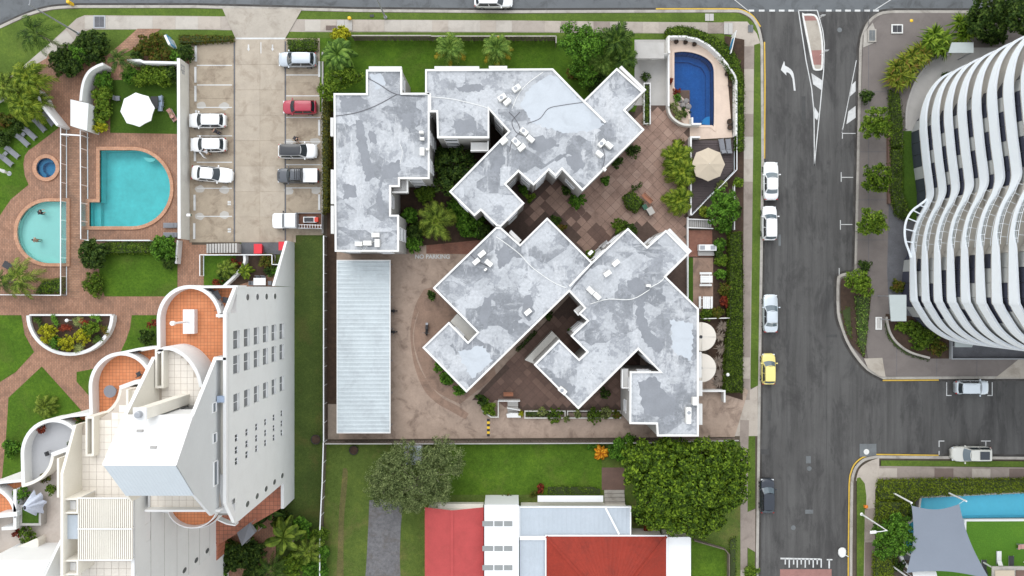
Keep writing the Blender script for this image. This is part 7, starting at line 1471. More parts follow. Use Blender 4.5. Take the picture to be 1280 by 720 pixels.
def hedge(label, poly, h, mat, leaf=.11, dens=75, bump=.14, group=None, z=0.0, core=.8):
    pts = ccw(PP(poly, h * .6)); a = np.array(pts); lo, hi = a.min(0), a.max(0); g = thing('hedge', label, 'hedge', (*a.mean(0), z), group)
    ar = abs(area(pts)); N = int(ar * dens / .8); xy = npr.uniform(lo, hi, (int(N * (hi - lo).prod() / max(ar, .1)), 2)); keep = np.array([inside(p, pts) for p in xy]); xy = xy[keep]
    # distance to the edge rounds the shoulders
    def edge_d(p): return min(_sd(p, pts[i], pts[(i + 1) % len(pts)]) for i in range(len(pts)))
    dd = np.array([edge_d(p) for p in xy]); nz = np.array([mnoise.noise((p[0] * .9, p[1] * .9, 3.1)) + .5 * mnoise.noise((p[0] * 2.7, p[1] * 2.7, 1.1)) for p in xy])
    zz = z + h * (1 - .35 * np.exp(-dd / .22)) + nz * bump - npr.uniform(0, .2, len(xy)) ** 1.3
    C = [np.column_stack([xy, zz])]; Nn = [np.column_stack([npr.normal(size=(len(xy), 2)) * .45, np.ones(len(xy)) * .8])]
    for i in range(len(pts)):
        p, q = np.array(pts[i]), np.array(pts[(i + 1) % len(pts)]); L = np.linalg.norm(q - p); k = int(L * h * dens * .55)
        if k < 1: continue
        t_ = npr.uniform(0, 1, (k, 1)); d = (q - p) / max(L, 1e-6); nn = np.array([d[1], -d[0]]); e = p + (q - p) * t_ + nn * npr.normal(0, .07, (k, 1)); C.append(np.column_stack([e, npr.uniform(z, z + h * .92, k)])); Nn.append(np.column_stack([np.tile(nn, (k, 1)) + npr.normal(size=(k, 2)) * .4, npr.normal(.4, .3, k)]))
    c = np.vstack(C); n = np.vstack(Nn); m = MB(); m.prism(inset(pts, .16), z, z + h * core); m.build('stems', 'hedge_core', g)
    org = Vector(c.mean(0)); link('foliage', leaf_mesh('foliage', c - np.array(org), n, leaf * npr.uniform(.7, 1.25, len(c)), mat), g, org); return g
def _sd(p, a, b):
    ax, ay = a; bx, by = b; dx, dy = bx - ax, by - ay; t_ = max(0, min(1, ((p[0] - ax) * dx + (p[1] - ay) * dy) / (dx * dx + dy * dy + 1e-12))); return math.hypot(p[0] - ax - t_ * dx, p[1] - ay - t_ * dy)
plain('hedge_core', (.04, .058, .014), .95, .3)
FR = {}
def frond_mesh(kind, elev, mat, L=1.0):
    key = (kind, elev, mat)
    if key in FR: return FR[key]
    m = MB(); N = 14; e0 = R(elev)
    def pt(t):                                              # rachis arc, drooping towards the tip
        a = e0 - 1.25 * t; return Vector((L * (t - .12 * t * t) * math.cos(e0 * .6) , 0, L * (math.sin(e0) * t - .62 * t * t)))
    path = [pt(i / N) for i in range(N + 1)]
    if kind in ('feather', 'bushy'):
        m.tube(path, [.018 * (1 - .7 * i / N) for i in range(N + 1)], 4)
        nl = 24 if kind == 'feather' else 18; wl_ = .028 if kind == 'feather' else .05; ll = .30 if kind == 'feather' else .36
        for i in range(nl):
            t = .12 + .88 * (i + .5) / nl; p = pt(t); q = pt(min(1, t + .03)); d = (q - p).normalized() if t < .97 else (p - pt(t - .03)).normalized()
            for sg in (1, -1):
                l = L * ll * (math.sin(math.pi * (.12 + .8 * t)) ** .7) * npr.uniform(.85, 1.1); ang = R(58 - 32 * t + npr.normal() * 5); dirv = (d * math.cos(ang) + Vector((0, sg, 0)) * math.sin(ang)); tip = p + dirv * l + Vector((0, 0, -.28 * l + npr.normal() * .03 * L)); midp = p + dirv * l * .5 + Vector((0, 0, .03 * l)); wv = d * (wl_ * L)
                m.add([p - wv * .4, p + wv * .4, midp + wv * .6, tip, midp - wv * .6], [(0, 1, 2, 4), (4, 2, 3)])
    elif kind == 'broad':
        for sg in (1, -1):
            m.grid(lambda u, v: pt(.08 + .92 * u) + Vector((0, sg * v * .2 * L * math.sin(math.pi * (.06 + .9 * u)) ** .6, (.10 - .16 * v) * L * v + .012 * L * math.sin(30 * u) * v)), 12, 2, flip=sg < 0)
        m.tube(path, [.025 * (1 - .8 * i / N) for i in range(N + 1)], 4)
    elif kind == 'fan':
        m.tube(path[:9], .012, 4); c = path[8]
        for i in range(17):
            a = R(-125 + 250 * i / 16); l = .48 * L * (1 - .18 * abs(i - 8) / 8); d = Vector((math.cos(a), math.sin(a), -.1)); w_ = Vector((-d.y, d.x, 0)) * .028 * L; md = c + d * l * .6; m.add([c, md - w_, c + d * l + Vector((0, 0, -.22 * l)), md + w_], [(0, 1, 2, 3)])
    elif kind == 'blade':
        m.add([path[0] + Vector((0, -.03, 0)), path[0] + Vector((0, .03, 0)), path[7] + Vector((0, .035, 0)), path[N], path[7] + Vector((0, -.035, 0))], [(0, 1, 2, 4), (4, 2, 3)])
    me = m.mesh('frond', mat); FR[key] = me; return me
def palm(label, px, py, h, L, n=18, kind='feather', mat='leaf_palm', z=0.0, elevs=(62, 40, 18, -6), bark='bark_pale', r0=.13, dead=0, group=None, name='palm_tree', cat='palm', at_top=True, parts='frond'):
    c = P(px, py, z + h); g = thing(name, label, cat, (c[0], c[1], z), group)
    if h > .3: m = MB(); m.tube([(c[0], c[1], z - .02), (c[0] + .04, c[1], z + h * .5), (c[0], c[1], z + h)], [r0 * 1.5, r0, r0 * .85], 9); m.build('trunk', bark, g, True)
    for i in range(n):
        el = elevs[min(len(elevs) - 1, int(i * len(elevs) / n))]; az = i * 2.39996 + npr.normal() * .15; s_ = L * npr.uniform(.85, 1.1) * (.8 if i < n * .25 else 1.0)
        link(parts, frond_mesh(kind, el, 'leaf_dead' if i >= n - dead else mat), g, (c[0], c[1], z + h - .03 + npr.uniform(-.05, .05)), rot=(npr.normal() * .12, 0, az), scale=(s_, s_, s_))
    return g
def tuft(label, heads, mat, name='spiky_plant', cat='plant', z=0.0, L=1.0, nb=28, group=None, stem=.8):
    """heads of strap leaves on short stems"""
    px, py = np.mean([(a, b) for a, b, *_ in heads], axis=0); g = plant(name, label, cat, px, py, z, group)
    for hx, hy, hh in heads:
        c = P(hx, hy, z + hh); m = MB()
        for i in range(nb):
            el = npr.uniform(-10, 75); az = i * 2.39996; l = L * npr.uniform(.75, 1.15); ca, sa = math.cos(az), math.sin(az); e = R(el); w_ = .06 * L
            p = [Vector((c[0], c[1], z + hh)) + Vector((ca * r, sa * r, l * (math.sin(e) * t - .5 * t * t))) for t, r in ((0, 0), (.5, l * .5 * math.cos(e * .7)), (1, l * .95 * math.cos(e * .7)))]; sd_ = Vector((-sa, ca, 0)) * w_
            m.add([p[0] - sd_ * .5, p[0] + sd_ * .5, p[1] + sd_, p[2], p[1] - sd_], [(0, 1, 2, 4), (4, 2, 3)])
        m.build('leaf_head', mat, g); m = MB(); m.tube([(c[0], c[1], z), (c[0], c[1], z + hh)], .05, 6); m.build('stem', 'bark_pale', g)
    return g
# --- north-west corner
palm('tall leaning looking palm on the corner lawn', 42, 40, 7.4, 2.9, 15, mat='leaf_palm_dark', elevs=(55, 30, 5, -25))
shrub('large dark mounded shrub at the entry court, upper right lump', 115, 58, 21, 2.4, 'leaf_dark', .15, n=5, group='dark shrubs at the entry court'); shrub('large dark mounded shrub at the entry court, lower left lump', 86, 78, 20, 2.2, 'leaf_dark', .15, n=5, group='dark shrubs at the entry court'); shrub('mid green shrub wedged between the two dark mounds', 100, 68, 12, 2.3, 'leaf_green', .13, n=3)
palm('bushy yellow green palm at the left edge, upper crown', 34, 98, 3.6, 2.6, 34, 'bushy', 'leaf_palm_yellow', group='yellow green palms at the left edge'); palm('bushy yellow green palm at the left edge, lower crown', 28, 130, 3.2, 2.6, 34, 'bushy', 'leaf_palm_yellow', group='yellow green palms at the left edge'); palm('yellow green palm cut by the left edge', 6, 108, 3.4, 2.3, 28, 'bushy', 'leaf_palm', group='yellow green palms at the left edge'); palm('small palm beside the angled white wall', 50, 142 - 18, 2.2, 1.5, 14, 'bushy', 'leaf_palm')
shrub('red tinged shrub under the left edge palms', 6, 150, 12, 1.6, 'leaf_croton', .14, n=3); shrub('dark shrub at the left edge above the loungers', 4, 172, 12, 1.5, 'leaf_dark', .14, n=3); shrub('dark shrub behind the topmost lounger', 22, 156, 10, 1.3, 'leaf_dark', .13, n=3)
for k, (x, y, r, mt, lb) in enumerate(((131, 101, 12, 'leaf_green', 'green shrub against the curved entry wall'), (128, 119, 13, 'leaf_bright', 'yellow green shrub left of the white umbrella, upper'), (130, 137, 13, 'leaf_bright', 'yellow green shrub left of the white umbrella, middle'), (127, 150, 10, 'leaf_bright', 'yellow green shrub left of the white umbrella, lower'), (127, 159, 7, 'leaf_yellow', 'small golden shrub at the thick gate pier'), (189, 93, 14, 'leaf_bright', 'olive shrub above the white umbrella'), (205, 97, 13, 'leaf_bright', 'yellow green shrub above the umbrella chairs'), (216, 92, 11, 'leaf_dark', 'dark shrub in the wall corner'), (163, 95, 11, 'leaf_green', 'green shrub above the umbrella, left'), (176, 100, 9, 'leaf_bright', 'small bright shrub above the umbrella'))): shrub(lb, x, y, r, 1.7, mt, .13, n=4, group='shrubs on the umbrella turf')
palm('dark feathery palm by the sloping white wall', 148, 75, 3.0, 1.9, 15, 'feather', 'leaf_palm_dark')
for k, (x, y, r, mt, lb) in enumerate(((184, 60, 14, 'leaf_croton', 'red and green croton shrub beside the resort sign'), (203, 72, 14, 'leaf_croton', 'red and green croton shrub below the resort sign'), (196, 50, 10, 'leaf_croton', 'small croton shrub above the brick path'), (172, 72, 8, 'leaf_dark', 'dark shrub at the brick path edge'), (232, 68, 12, 'leaf_dark', 'dark shrub at the top of the long wall'), (222, 72, 9, 'leaf_green', 'green shrub between sign and car park'))): shrub(lb, x, y, r, 1.5, mt, .13, n=4, group='shrubs round the resort sign')
hedge('low clipped hedge left of the car park entrance', [(224, 44), (291, 45), (293, 52), (240, 55), (224, 56)], .8, 'leaf_croton'); hedge('low clipped hedge right of the car park entrance', [(359, 50), (396, 48), (396, 63), (361, 65)], .9, 'leaf_hedge')
# --- round the resort pools
palm('big feathery palm below the wading pool', 24, 348, 3.4, 2.8, 16, mat='leaf_palm', elevs=(45, 25, 8, -10)); palm('dark palm cut by the left edge below the pool', 2, 352, 2.8, 2.0, 14, mat='leaf_palm_dark')
hedge('low yellow green planting behind the pool glass fence', [(52, 352), (80, 346), (80, 366), (44, 367)], .6, 'leaf_bright'); table('side_table', 12, 332, 1.1, .8, .45, -30, 'dark low table beside the wading pool', 'fabric_dark')
shrub('dark tree like shrub at the lagoon corner', 117, 318, 18, 2.6, 'leaf_dark', .15, n=5, ry=17); shrub('lighter bushy shrub below the dark corner shrub', 118, 355, 12, 1.6, 'leaf_hedge', .12, n=4, ry=16); hedge('clipped hedge along the lagoon fence', [(132, 303), (192, 303), (192, 317), (132, 318)], 1.0, 'leaf_hedge'); shrub('green tree like shrub at the end of the lagoon hedge', 206, 311, 15, 2.4, 'leaf_green', .14, n=5, ry=17); shrub('dark shrub at the foot of the tall white wall', 212, 326, 10, 1.6, 'leaf_dark', .13, n=3)
for k, (x, y, r, mt, lb) in enumerate(((61, 417, 12, 'leaf_yellow', 'golden round bush in the half round planter, farthest left'), (84, 428, 10.5, 'leaf_yellow', 'golden round bush in the half round planter, lowest'), (104, 420, 11, 'leaf_yellow', 'golden round bush in the half round planter, right'), (114, 411, 10, 'leaf_bright', 'yellow green bush in the planter beside the right golden one'), (70, 428, 8, 'leaf_green', 'green bush between the golden bushes'))): shrub(lb, x, y, r, 1.2, mt, .09, .5, dens=9, cr=.2, group='bushes in the half round planter')
for k, (x, y, r, mt, lb) in enumerate(((50, 404, 10, 'leaf_dark', 'dark plants in the planter, left corner'), (66, 402, 11, 'leaf_green', 'green plants in the planter, upper left'), (82, 408, 9, 'leaf_red', 'dark red plant in the planter middle'), (97, 401, 10, 'leaf_grey', 'grey green plants in the planter, upper middle'), (104, 405, 6, 'leaf_red', 'small dark red plant in the planter'), (118, 400, 12, 'leaf_green', 'green plants in the planter, upper right'), (132, 412, 9, 'leaf_croton', 'reddish plants in the planter, right end'), (97, 436, 10, 'leaf_grey', 'grey green plants in the planter, bottom'), (122, 423, 8, 'leaf_dark', 'dark plants in the planter, lower right'))): tuft(lb, [(x + npr.normal() * r * .4, y + npr.normal() * r * .3, .35) for _ in range(6)], mt, z=.5, L=.55, nb=18, group='low plants in the half round planter', name='bedding_plant')
palm('round cycad like bush on the pointed lawn', 57, 508, .7, 1.9, 30, 'feather', 'leaf_palm', elevs=(70, 50, 28, 8), name='round_bush', cat='bush', parts='frond'); shrub('dark shrub with pale stake beside the big terrace', 184, 421, 10, 1.5, 'leaf_dark', .13, n=4); shrub('reddish shrub below the dark terrace shrub', 192, 405, 6, 1.2, 'leaf_red', .12, n=2); shrub('leafy shrub under the grey arched terrace', 16, 560, 12, 1.4, 'leaf_green', .14, n=3)
# --- bed by the service steps
palm('small bright palm in the bed by the steps', 282, 336, 1.4, 1.5, 14, 'bushy', 'leaf_bright_palm' if 'leaf_bright_palm' in M else 'leaf_palm'); palm('yellow green fan of leaves behind the curving wall', 306, 339, 1.2, 1.2, 14, 'broad', 'leaf_palm_yellow')
shrub('dark red shrub at the corner of the orange terrace', 272, 354, 7, 1.0, 'leaf_red', .1, n=3); shrub('red shrub in the bed by the steps', 293, 330, 8, 1.1, 'leaf_red', .11, n=3); shrub('dark green shrub behind the curving wall', 280, 346, 9, 1.1, 'leaf_dark', .12, n=3); shrub('croton shrub below the red bin', 336, 327, 10, 1.2, 'leaf_croton', .12, n=4); shrub('dark shrub at the end of the white rail', 338, 339, 7, 1.1, 'leaf_dark', .12, n=3); shrub('green shrub behind the tower buttress', 346, 338, 6, 1.1, 'leaf_green', .12, n=2)
# --- tower terraces
for x, y, r, h, mt, lb in ((28, 618, 9, 1.3, 'leaf_green', 'bushy green plant on the lower brown terrace, upper left'), (66, 612, 5.5, .9, 'leaf_hedge', 'clipped round plant by the cream wall of the terrace'), (35, 668, 9, 1.0, 'leaf_hedge', 'clipped bush below the square grass planter'), (58, 598, 6, .7, 'leaf_croton', 'brown leafed plant along the curved terrace wall'), (22, 665, 4, .9, 'leaf_red', 'small red potted plant on the lower terrace')): shrub(lb, x, y, r, h, mt, .1, LZ, dens=7, cr=.2, group='plants on the lower brown terrace')
for x, y, lb in ((101, 527, 'dark potted plant in the terrace light slot'), (52, 535, 'red leafed plant at the top of the grey terrace'), (90, 557, 'small green plant on the grey terrace ledge')): shrub(lb, x, y, 5, .8, 'leaf_dark' if x > 60 else 'leaf_red', .09, 17.66, dens=7, cr=.2)
# --- tropical tangle below the tower
palm('large banana plant in the tangle below the tower', 354, 672, 3.4, 2.9, 12, 'broad', 'leaf_palm', elevs=(65, 40, 15, -5), name='banana_plant', cat='banana plant'); palm('dark broad leafed plant beside the grey sheet awning', 322, 655, 3.0, 1.5, 9, 'broad', 'leaf_palm_dark', name='banana_plant', cat='banana plant'); palm('dark broad leafed plant against the tower corner', 338, 640, 3.0, 1.6, 9, 'broad', 'leaf_palm_dark', name='banana_plant', cat='banana plant')
palm('dark feathery palm in the tangle, right of the banana plant', 385, 690, 2.6, 2.2, 15, 'feather', 'leaf_palm'); palm('dark feathery palm at the bottom edge of the tangle', 340, 712, 2.8, 2.3, 15, 'feather', 'leaf_palm_dark')
for x, y, r, mt, lb in ((290, 695, 20, 'leaf_dark', 'dark shrub mass below the red lower terrace'), (315, 690, 17, 'leaf_dark', 'dark shrub in the tangle left of the banana'), (270, 715, 16, 'leaf_green', 'green shrub at the bottom edge by the tower'), (375, 660, 15, 'leaf_green', 'green shrub near the boundary fence in the tangle'), (395, 712, 16, 'leaf_green', 'green shrub at the bottom edge by the fence'), (365, 705, 14, 'leaf_bright', 'bright shrub in the lower tangle'), (352, 648, 12, 'leaf_dark', 'dark shrub at the lawn end of the tangle'), (400, 668, 10, 'leaf_hedge', 'shrub against the white capped fence'), (318, 715, 14, 'leaf_dark', 'dark shrub at the bottom edge, middle of the tangle'), (404, 690, 9, 'leaf_green', 'small shrub on the fence line of the tangle')): shrub(lb, x, y, r, 1.8, mt, .16, n=5, group='shrubs in the tangle below the tower')
m_ = MB(); c = P(368, 666); m_.lathe([(.3, 0), (.7, .5), (.75, 1.3), (.4, 1.7)], (c[0], c[1], 0), 10); m_.v = [(x + .15 * mnoise.noise((x * 2, y * 2, z * 2)), y + .15 * mnoise.noise((y * 2, z * 2, x)), z) for x, y, z in m_.v]; tag(m_.build('dead_stump', 'bark_pale', None, True), 'pale dead stump in the tangle below the tower', 'stump')
# --- hedge and trees between car park and flats
hedge('tall narrow hedge between the car park and the flats', [(403, 118), (413, 118), (412, 262), (404, 268)], 1.9, 'leaf_olive_dark') if leaf('leaf_olive_dark', (.03, .03, .01), (.07, .07, .02), (.13, .125, .04)) else 0
palm('big dark broad leafed tree at the corner of the north lawn', 422, 68, 3.6, 2.5, 40, 'broad', 'leaf_fan', elevs=(80, 62, 42, 20, 0), name='broad_leaf_tree', cat='tree', bark='bark'); tree('light green bushy tree below the broad leafed tree', 425, 102, [(428, 98, 2.6, 1.9, 1.2, 1.1), (413, 112, 2.4, 1.3, 1.6, 1.1), (440, 96, 2.4, 1.3, .9, .9)], 'leaf_bright', .4, 2.6, 34, .13, r0=.12); shrub('yellow shrub above the broad leafed tree', 427, 43, 11, 1.8, 'leaf_yellow', .14, n=4)
for x, lb in ((562, 'grey green fan palm behind the timber fence, left of the pair'), (621, 'grey green fan palm behind the timber fence, right of the pair')): palm(lb, x, 60, 3.0, 2.2, 40, 'feather', 'leaf_fan', elevs=(85, 65, 45, 25, 5, -20), dead=8, r0=.2, group='fan palms on the north lawn')
tree('rounded bright tree by the top footpath', 724, 60, [(718, 48, 4.2, 1.9, 1.8, 1.4), (738, 52, 4.0, 1.7, 1.7, 1.3), (728, 62, 4.4, 1.8, 1.5, 1.3)], 'leaf_green', .45, 2.4, 36, .14); palm('dark feathery palm clump beside the rounded tree', 770, 50, 4.0, 2.6, 24, 'bushy', 'leaf_palm_dark', elevs=(70, 45, 20, -5)); palm('dark palm at the entry gate', 780, 72, 3.4, 2.2, 18, 'bushy', 'leaf_palm_dark'); palm('grey green spiky palm under the rounded tree', 752, 78, 2.6, 1.9, 34, 'feather', 'leaf_fan', elevs=(80, 60, 40, 15)); tree('pale green small tree in the roof notch', 727, 90, [(728, 88, 2.6, 1.4, 1.2, 1.2), (734, 98, 2.3, 1.1, 1.0, 1.0)], 'leaf_green', .35, 3, 30, .13, r0=.1); shrub('yellowish shrub at the roof notch', 716, 92, 8, 1.8, 'leaf_croton', .13, n=3); shrub('dark shrub in the roof notch', 745, 103, 13, 1.2, 'leaf_dark', .14, n=4); shrub('small green shrub at the pale entry', 806, 96, 6, 1.0, 'leaf_dark', .1, n=3)
hedge('narrow planting in the long white planter', [(805, 107), (811, 107), (811, 155), (805, 155)], .95, 'leaf_hedge', bump=.1)
# --- dark garden between the flats
palm('big pale feathery palm between the flats', 545, 277, 3.6, 2.9, 22, 'feather', 'leaf_palm', elevs=(60, 40, 20, 0))
tree('dark tree in the well between the flats', 570, 215, [(570, 205, 3.2, 2.4, 2.0, 1.6), (585, 225, 3.0, 1.6, 2.0, 1.4), (560, 230, 3.0, 1.6, 1.4, 1.4)], 'leaf_dark', .5, 2, 36, .16)
for x, y, r, mt, lb in ((532, 243, 12, 'leaf_hedge', 'olive round bush in the well between the flats'), (575, 258, 15, 'leaf_green', 'green bush below the diagonal wing'), (587, 280, 17, 'leaf_green', 'leafy bush beside the red brick paving'), (520, 290, 12, 'leaf_dark', 'dark bush beside the carport flats wall'), (517, 305, 10, 'leaf_green', 'green bush near the painted lettering'), (512, 270, 9, 'leaf_green', 'small green bush at the flats wall'), (555, 195, 14, 'leaf_dark', 'dark bush under the flats balcony'), (605, 290, 10, 'leaf_dark', 'dark bush at the roof corner'), (540, 205, 12, 'leaf_dark', 'dark bush in the shaded slot')): shrub(lb, x, y, r, 1.8, mt, .15, n=5, group='bushes between the flats')
for x, y, r, mt, lb in ((655, 237, 7, 'leaf_green', 'small fern clump in the upper courtyard corner'), (663, 247, 6, 'leaf_bright', 'bright small clump in the upper courtyard corner'), (708, 238, 8, 'leaf_dark', 'dark shrub under the wing corner'), (722, 252, 11, 'leaf_green', 'rounded shrub in the courtyard middle'), (757, 226, 6, 'leaf_green', 'small shrub at the diagonal wall'), (770, 202, 9, 'leaf_dark', 'dark shrub under the diagonal wall, lower'), (790, 190, 10, 'leaf_dark', 'dark shrub under the diagonal wall, upper'), (775, 284, 12, 'leaf_hedge', 'round shrub above the lower flats wing'), (790, 288, 9, 'leaf_dark', 'dark shrub beside the round courtyard shrub'), (694, 276, 7, 'leaf_dark', 'small dark shrub at the lower wing edge'), (702, 285, 7, 'leaf_croton', 'brown green shrub at the lower wing edge'), (737, 317, 6, 'leaf_bright', 'bright small shrub by the white benches'), (685, 392 + 3, 6, 'leaf_dark', 'small dark plant in the lower well'), (714, 413, 4, 'leaf_green', 'tiny plant in the lower well slot')): shrub(lb, x, y, r, 1.2, mt, .11, .1, n=3, dens=6, cr=.22, group='shrubs in the brown courtyard')
hedge('clipped square hedge block in the brown courtyard', [(778, 247), (790, 238), (805, 253), (795, 266), (784, 260)], 1.3, 'leaf_hedge'); shrub('dark round pot plant near the orange bench', 796, 233, 6, 1.0, 'leaf_dark', .1, .1, n=2)
for x, y, r, lb in ((846, 196, 2.3, 'bright feathery palm clump by the deck wall, upper'), (852, 214, 2.4, 'bright feathery palm clump by the deck wall, middle'), (848, 250, 2.2, 'bright feathery palm clump by the deck wall, lower')): palm(lb, x, y, 1.8, r, 26, 'bushy', 'leaf_palm_yellow', elevs=(72, 50, 28, 8), group='bright palms along the deck wall')
shrub('brown croton above the deck palms', 848, 181, 8, .9, 'leaf_croton', .11, n=3)
for x, y, r, mt, lb in ((846, 122, 6, 'leaf_green', 'green plant in the pool rock garden, upper'), (841, 133, 7, 'leaf_grey', 'grey plant in the pool rock garden'), (848, 143, 8, 'leaf_grey', 'grey leafy plant in the lower pool garden'), (857, 140, 7, 'leaf_dark', 'dark red plant beside the blue pool'), (846, 115, 5, 'leaf_red', 'dark red plant at the pool corner'), (838, 101, 4, 'leaf_red', 'small red plant at the pool edge')): shrub(lb, x, y, r, .7, mt, .09, .1, n=3, dens=7, cr=.18, group='plants in the pool rock garden')
for k, (x, y) in enumerate(((857, 127), (853, 132), (860, 134), (850, 126))): c = P(x, y); m_ = MB(); m_.lathe([(.1, 0), (.36, .05), (.34, .22), (.15, .3)], (c[0], c[1], .1), 8); m_.v = [(a + .12 * mnoise.noise((a * 3 + k, b * 3, z)), b + .12 * mnoise.noise((b * 3, z + k, a)), z) for a, b, z in m_.v]; tag(m_.build('rock', 'rock'), 'grey garden rock at the blue pool, ' + ['touching the water', 'below the water edge rock', 'farthest right', 'farthest left'][k], 'rock', 'rocks at the blue pool')
# --- long hedge beside the footpath
hedge('thick clipped hedge curving round the blue pool corner', [(833, 36), (850, 33), (868, 36), (886, 44), (900, 50), (914, 62), (924, 78), (929, 100), (929, 188), (920, 188), (919, 104), (906, 80), (890, 60), (870, 48), (833, 45)], 1.5, 'leaf_hedge', .12, 100)
hedge('straight clipped hedge along the footpath by the tanks', [(911, 292), (926, 290), (928, 340), (928, 420), (928, 490), (904, 490), (906, 440), (910, 400)], 1.4, 'leaf_hedge_dark', .11, 110) if leaf('leaf_hedge_dark', (.018, .035, .008), (.045, .08, .015), (.10, .15, .03)) else 0
tree('glossy green tree in the strip beside the deck', 905, 252, [(903, 250, 2.4, 1.5, 1.4, 1.2), (897, 268, 2.2, 1.4, 1.2, 1.1), (912, 262, 2.3, 1.2, 1.4, 1.0)], 'leaf_green', .4, 2.6, 34, .15, r0=.1)
for x, y, r, mt, lb in ((922, 228, 6, 'leaf_bright', 'bright shrub at the deck corner by the footpath'), (902, 232, 6, 'leaf_grey', 'grey shrub against the deck rail'), (880, 264, 8, 'leaf_palm_yellow', 'bright leaves under the deck corner'), (905, 283, 10, 'leaf_green', 'green shrub above the clipped hedge'), (920, 262, 7, 'leaf_dark', 'dark shrub by the white post wall'), (900, 305, 8, 'leaf_green', 'leafy shrub beside the barbecue'), (901, 325, 8, 'leaf_bright', 'bright shrub strip beside the paving, upper'), (900, 343, 7, 'leaf_green', 'green shrub strip beside the paving, middle'), (906, 362, 8, 'leaf_croton', 'yellow brown croton beside the picnic tables'), (905, 377, 7, 'leaf_red', 'dark red shrub beside the second picnic table'), (914, 388, 6, 'leaf_bright', 'bright rosette beside the red shrub'), (882, 393, 8, 'leaf_hedge', 'low shrub above the first water tank'), (896, 391, 8, 'leaf_croton', 'yellow shrub above the tank rail'), (898, 318, 6, 'leaf_dark', 'dark shrub at the barbecue corner')): shrub(lb, x, y, r, 1.2, mt, .12, n=4, dens=5.5, cr=.24, group='shrubs in the picnic strip')
tuft('dry tangled branches beside the water tanks', [(899, 420, .3), (902, 436, .3), (897, 452, .3), (901, 468, .3), (898, 478, .3), (903, 408, .3)], 'dead_branch', L=1.1, nb=34, name='dry_brush', cat='brush')
# --- lower edge of the flats
for x, y, r, lb in ((560, 474, 9, 'fern like bush along the lower wing, middle'), (549, 458, 7, 'fern like bush along the lower wing, upper'), (574, 488, 8, 'fern like bush along the lower wing, lower'), (540, 370, 6, 'dark bush at the wing above the scooter')): shrub(lb, x, y, r, 1.1, 'leaf_green' if y > 400 else 'leaf_dark', .13, n=4, group='ferns along the lower wing')
shrub('bright bush in the angled planter by the stair', 610, 510, 9, 1.4, 'leaf_bright', .13, n=4); shrub('dark bush behind the bright planter bush', 603, 500, 8, 1.2, 'leaf_dark', .13, n=3)
for x, y, r, mt, lb in ((693, 519, 10, 'leaf_hedge', 'clipped dome bush in the first planter trough'), (743, 520, 10, 'leaf_hedge', 'clipped dome bush in the second planter trough'), (757, 516, 7, 'leaf_grey', 'grey green bush beside the second dome'), (771, 518, 6, 'leaf_croton', 'reddish bush at the trough end'), (678, 514, 6, 'leaf_grey', 'wispy plant in the first trough'), (722, 517, 5, 'leaf_grey', 'small grey plant under the pointed roof'), (756, 491, 7, 'leaf_dark', 'dark rosette plant in the shaded corner'), (651, 517, 3.5, 'leaf_yellow', 'small yellow plant at the stair foot'), (708, 524, 4, 'leaf_grey', 'wispy plant between the troughs')): shrub(lb, x, y, r, 1.15, mt, .09, .1, dens=9, cr=.16, group='plants in the planter troughs')
hedge('low green planting in the first planter trough', [(658, 514), (683, 514), (683, 520), (658, 520)], .75, 'leaf_hedge')
hedge('low green planting along the inner lower wing', [(645, 437), (668, 413), (671, 416), (648, 440)], .7, 'leaf_dark')
# --- southern neighbour
tree('wide olive grey round tree beside the gravel drive', 520, 600, [(490, 590, 4.4, 2.6, 2.6, 2.0), (480, 605, 4.0, 2.2, 2.4, 1.8), (515, 610, 4.8, 2.6, 2.5, 2.1), (548, 590, 4.5, 2.6, 2.4, 2.0), (560, 572, 4.2, 1.9, 1.9, 1.6), (535, 572, 4.3, 1.7, 1.3, 1.5), (500, 575, 4.0, 1.7, 1.4, 1.4), (545, 615, 4.2, 2.0, 1.6, 1.7), (515, 628, 3.8, 1.8, 1.2, 1.4), (485, 622, 3.6, 1.6, 1.3, 1.3), (553, 553, 3.4, 1.0, 1.0, 1.0), (508, 558, 3.2, 1.5, .8, .9)], 'leaf_olive', .5, 2.3, 46, .105, 'bark_pale', .28, aspect=.35)
tree('huge glossy leafy tree between the lawn and the road', 855, 605, [(812, 590, 5.2, 2.9, 2.8, 2.4), (840, 575, 5.4, 2.7, 2.5, 2.4), (875, 578, 5.5, 2.9, 2.6, 2.4), (908, 580, 5.0, 2.4, 2.5, 2.1), (905, 610, 5.0, 2.6, 2.6, 2.2), (868, 608, 6.0, 3.2, 3.0, 2.6), (828, 615, 5.4, 3.0, 2.8, 2.4), (850, 640, 5.0, 2.8, 2.5, 2.2), (880, 640, 4.8, 2.5, 2.2, 2.0), (868, 656, 4.0, 1.6, 1.5, 1.5), (800, 570, 4.6, 1.8, 1.8, 1.8), (815, 640, 4.4, 1.9, 1.8, 1.7)], 'leaf_mango', .55, 1.9, 42, .2, 'bark', .34)
palm('orange leaved plant below the timber fence', 751, 566, .9, 1.2, 14, 'broad', 'leaf_orange', elevs=(55, 30, 10), name='ginger_plant', cat='plant'); shrub('leafy green shrub beside the orange plant', 775, 561, 14, 2.2, 'leaf_green', .16, n=5); shrub('green shrub at the fence left of the orange plant', 741, 557, 6, 1.2, 'leaf_green', .13, n=2); shrub('shrub between the orange plant and the huge tree', 788, 572, 9, 1.6, 'leaf_dark', .14, n=3); shrub('green shrub poking over the timber fence', 787, 548, 6, 2.0, 'leaf_green', .13, n=3)
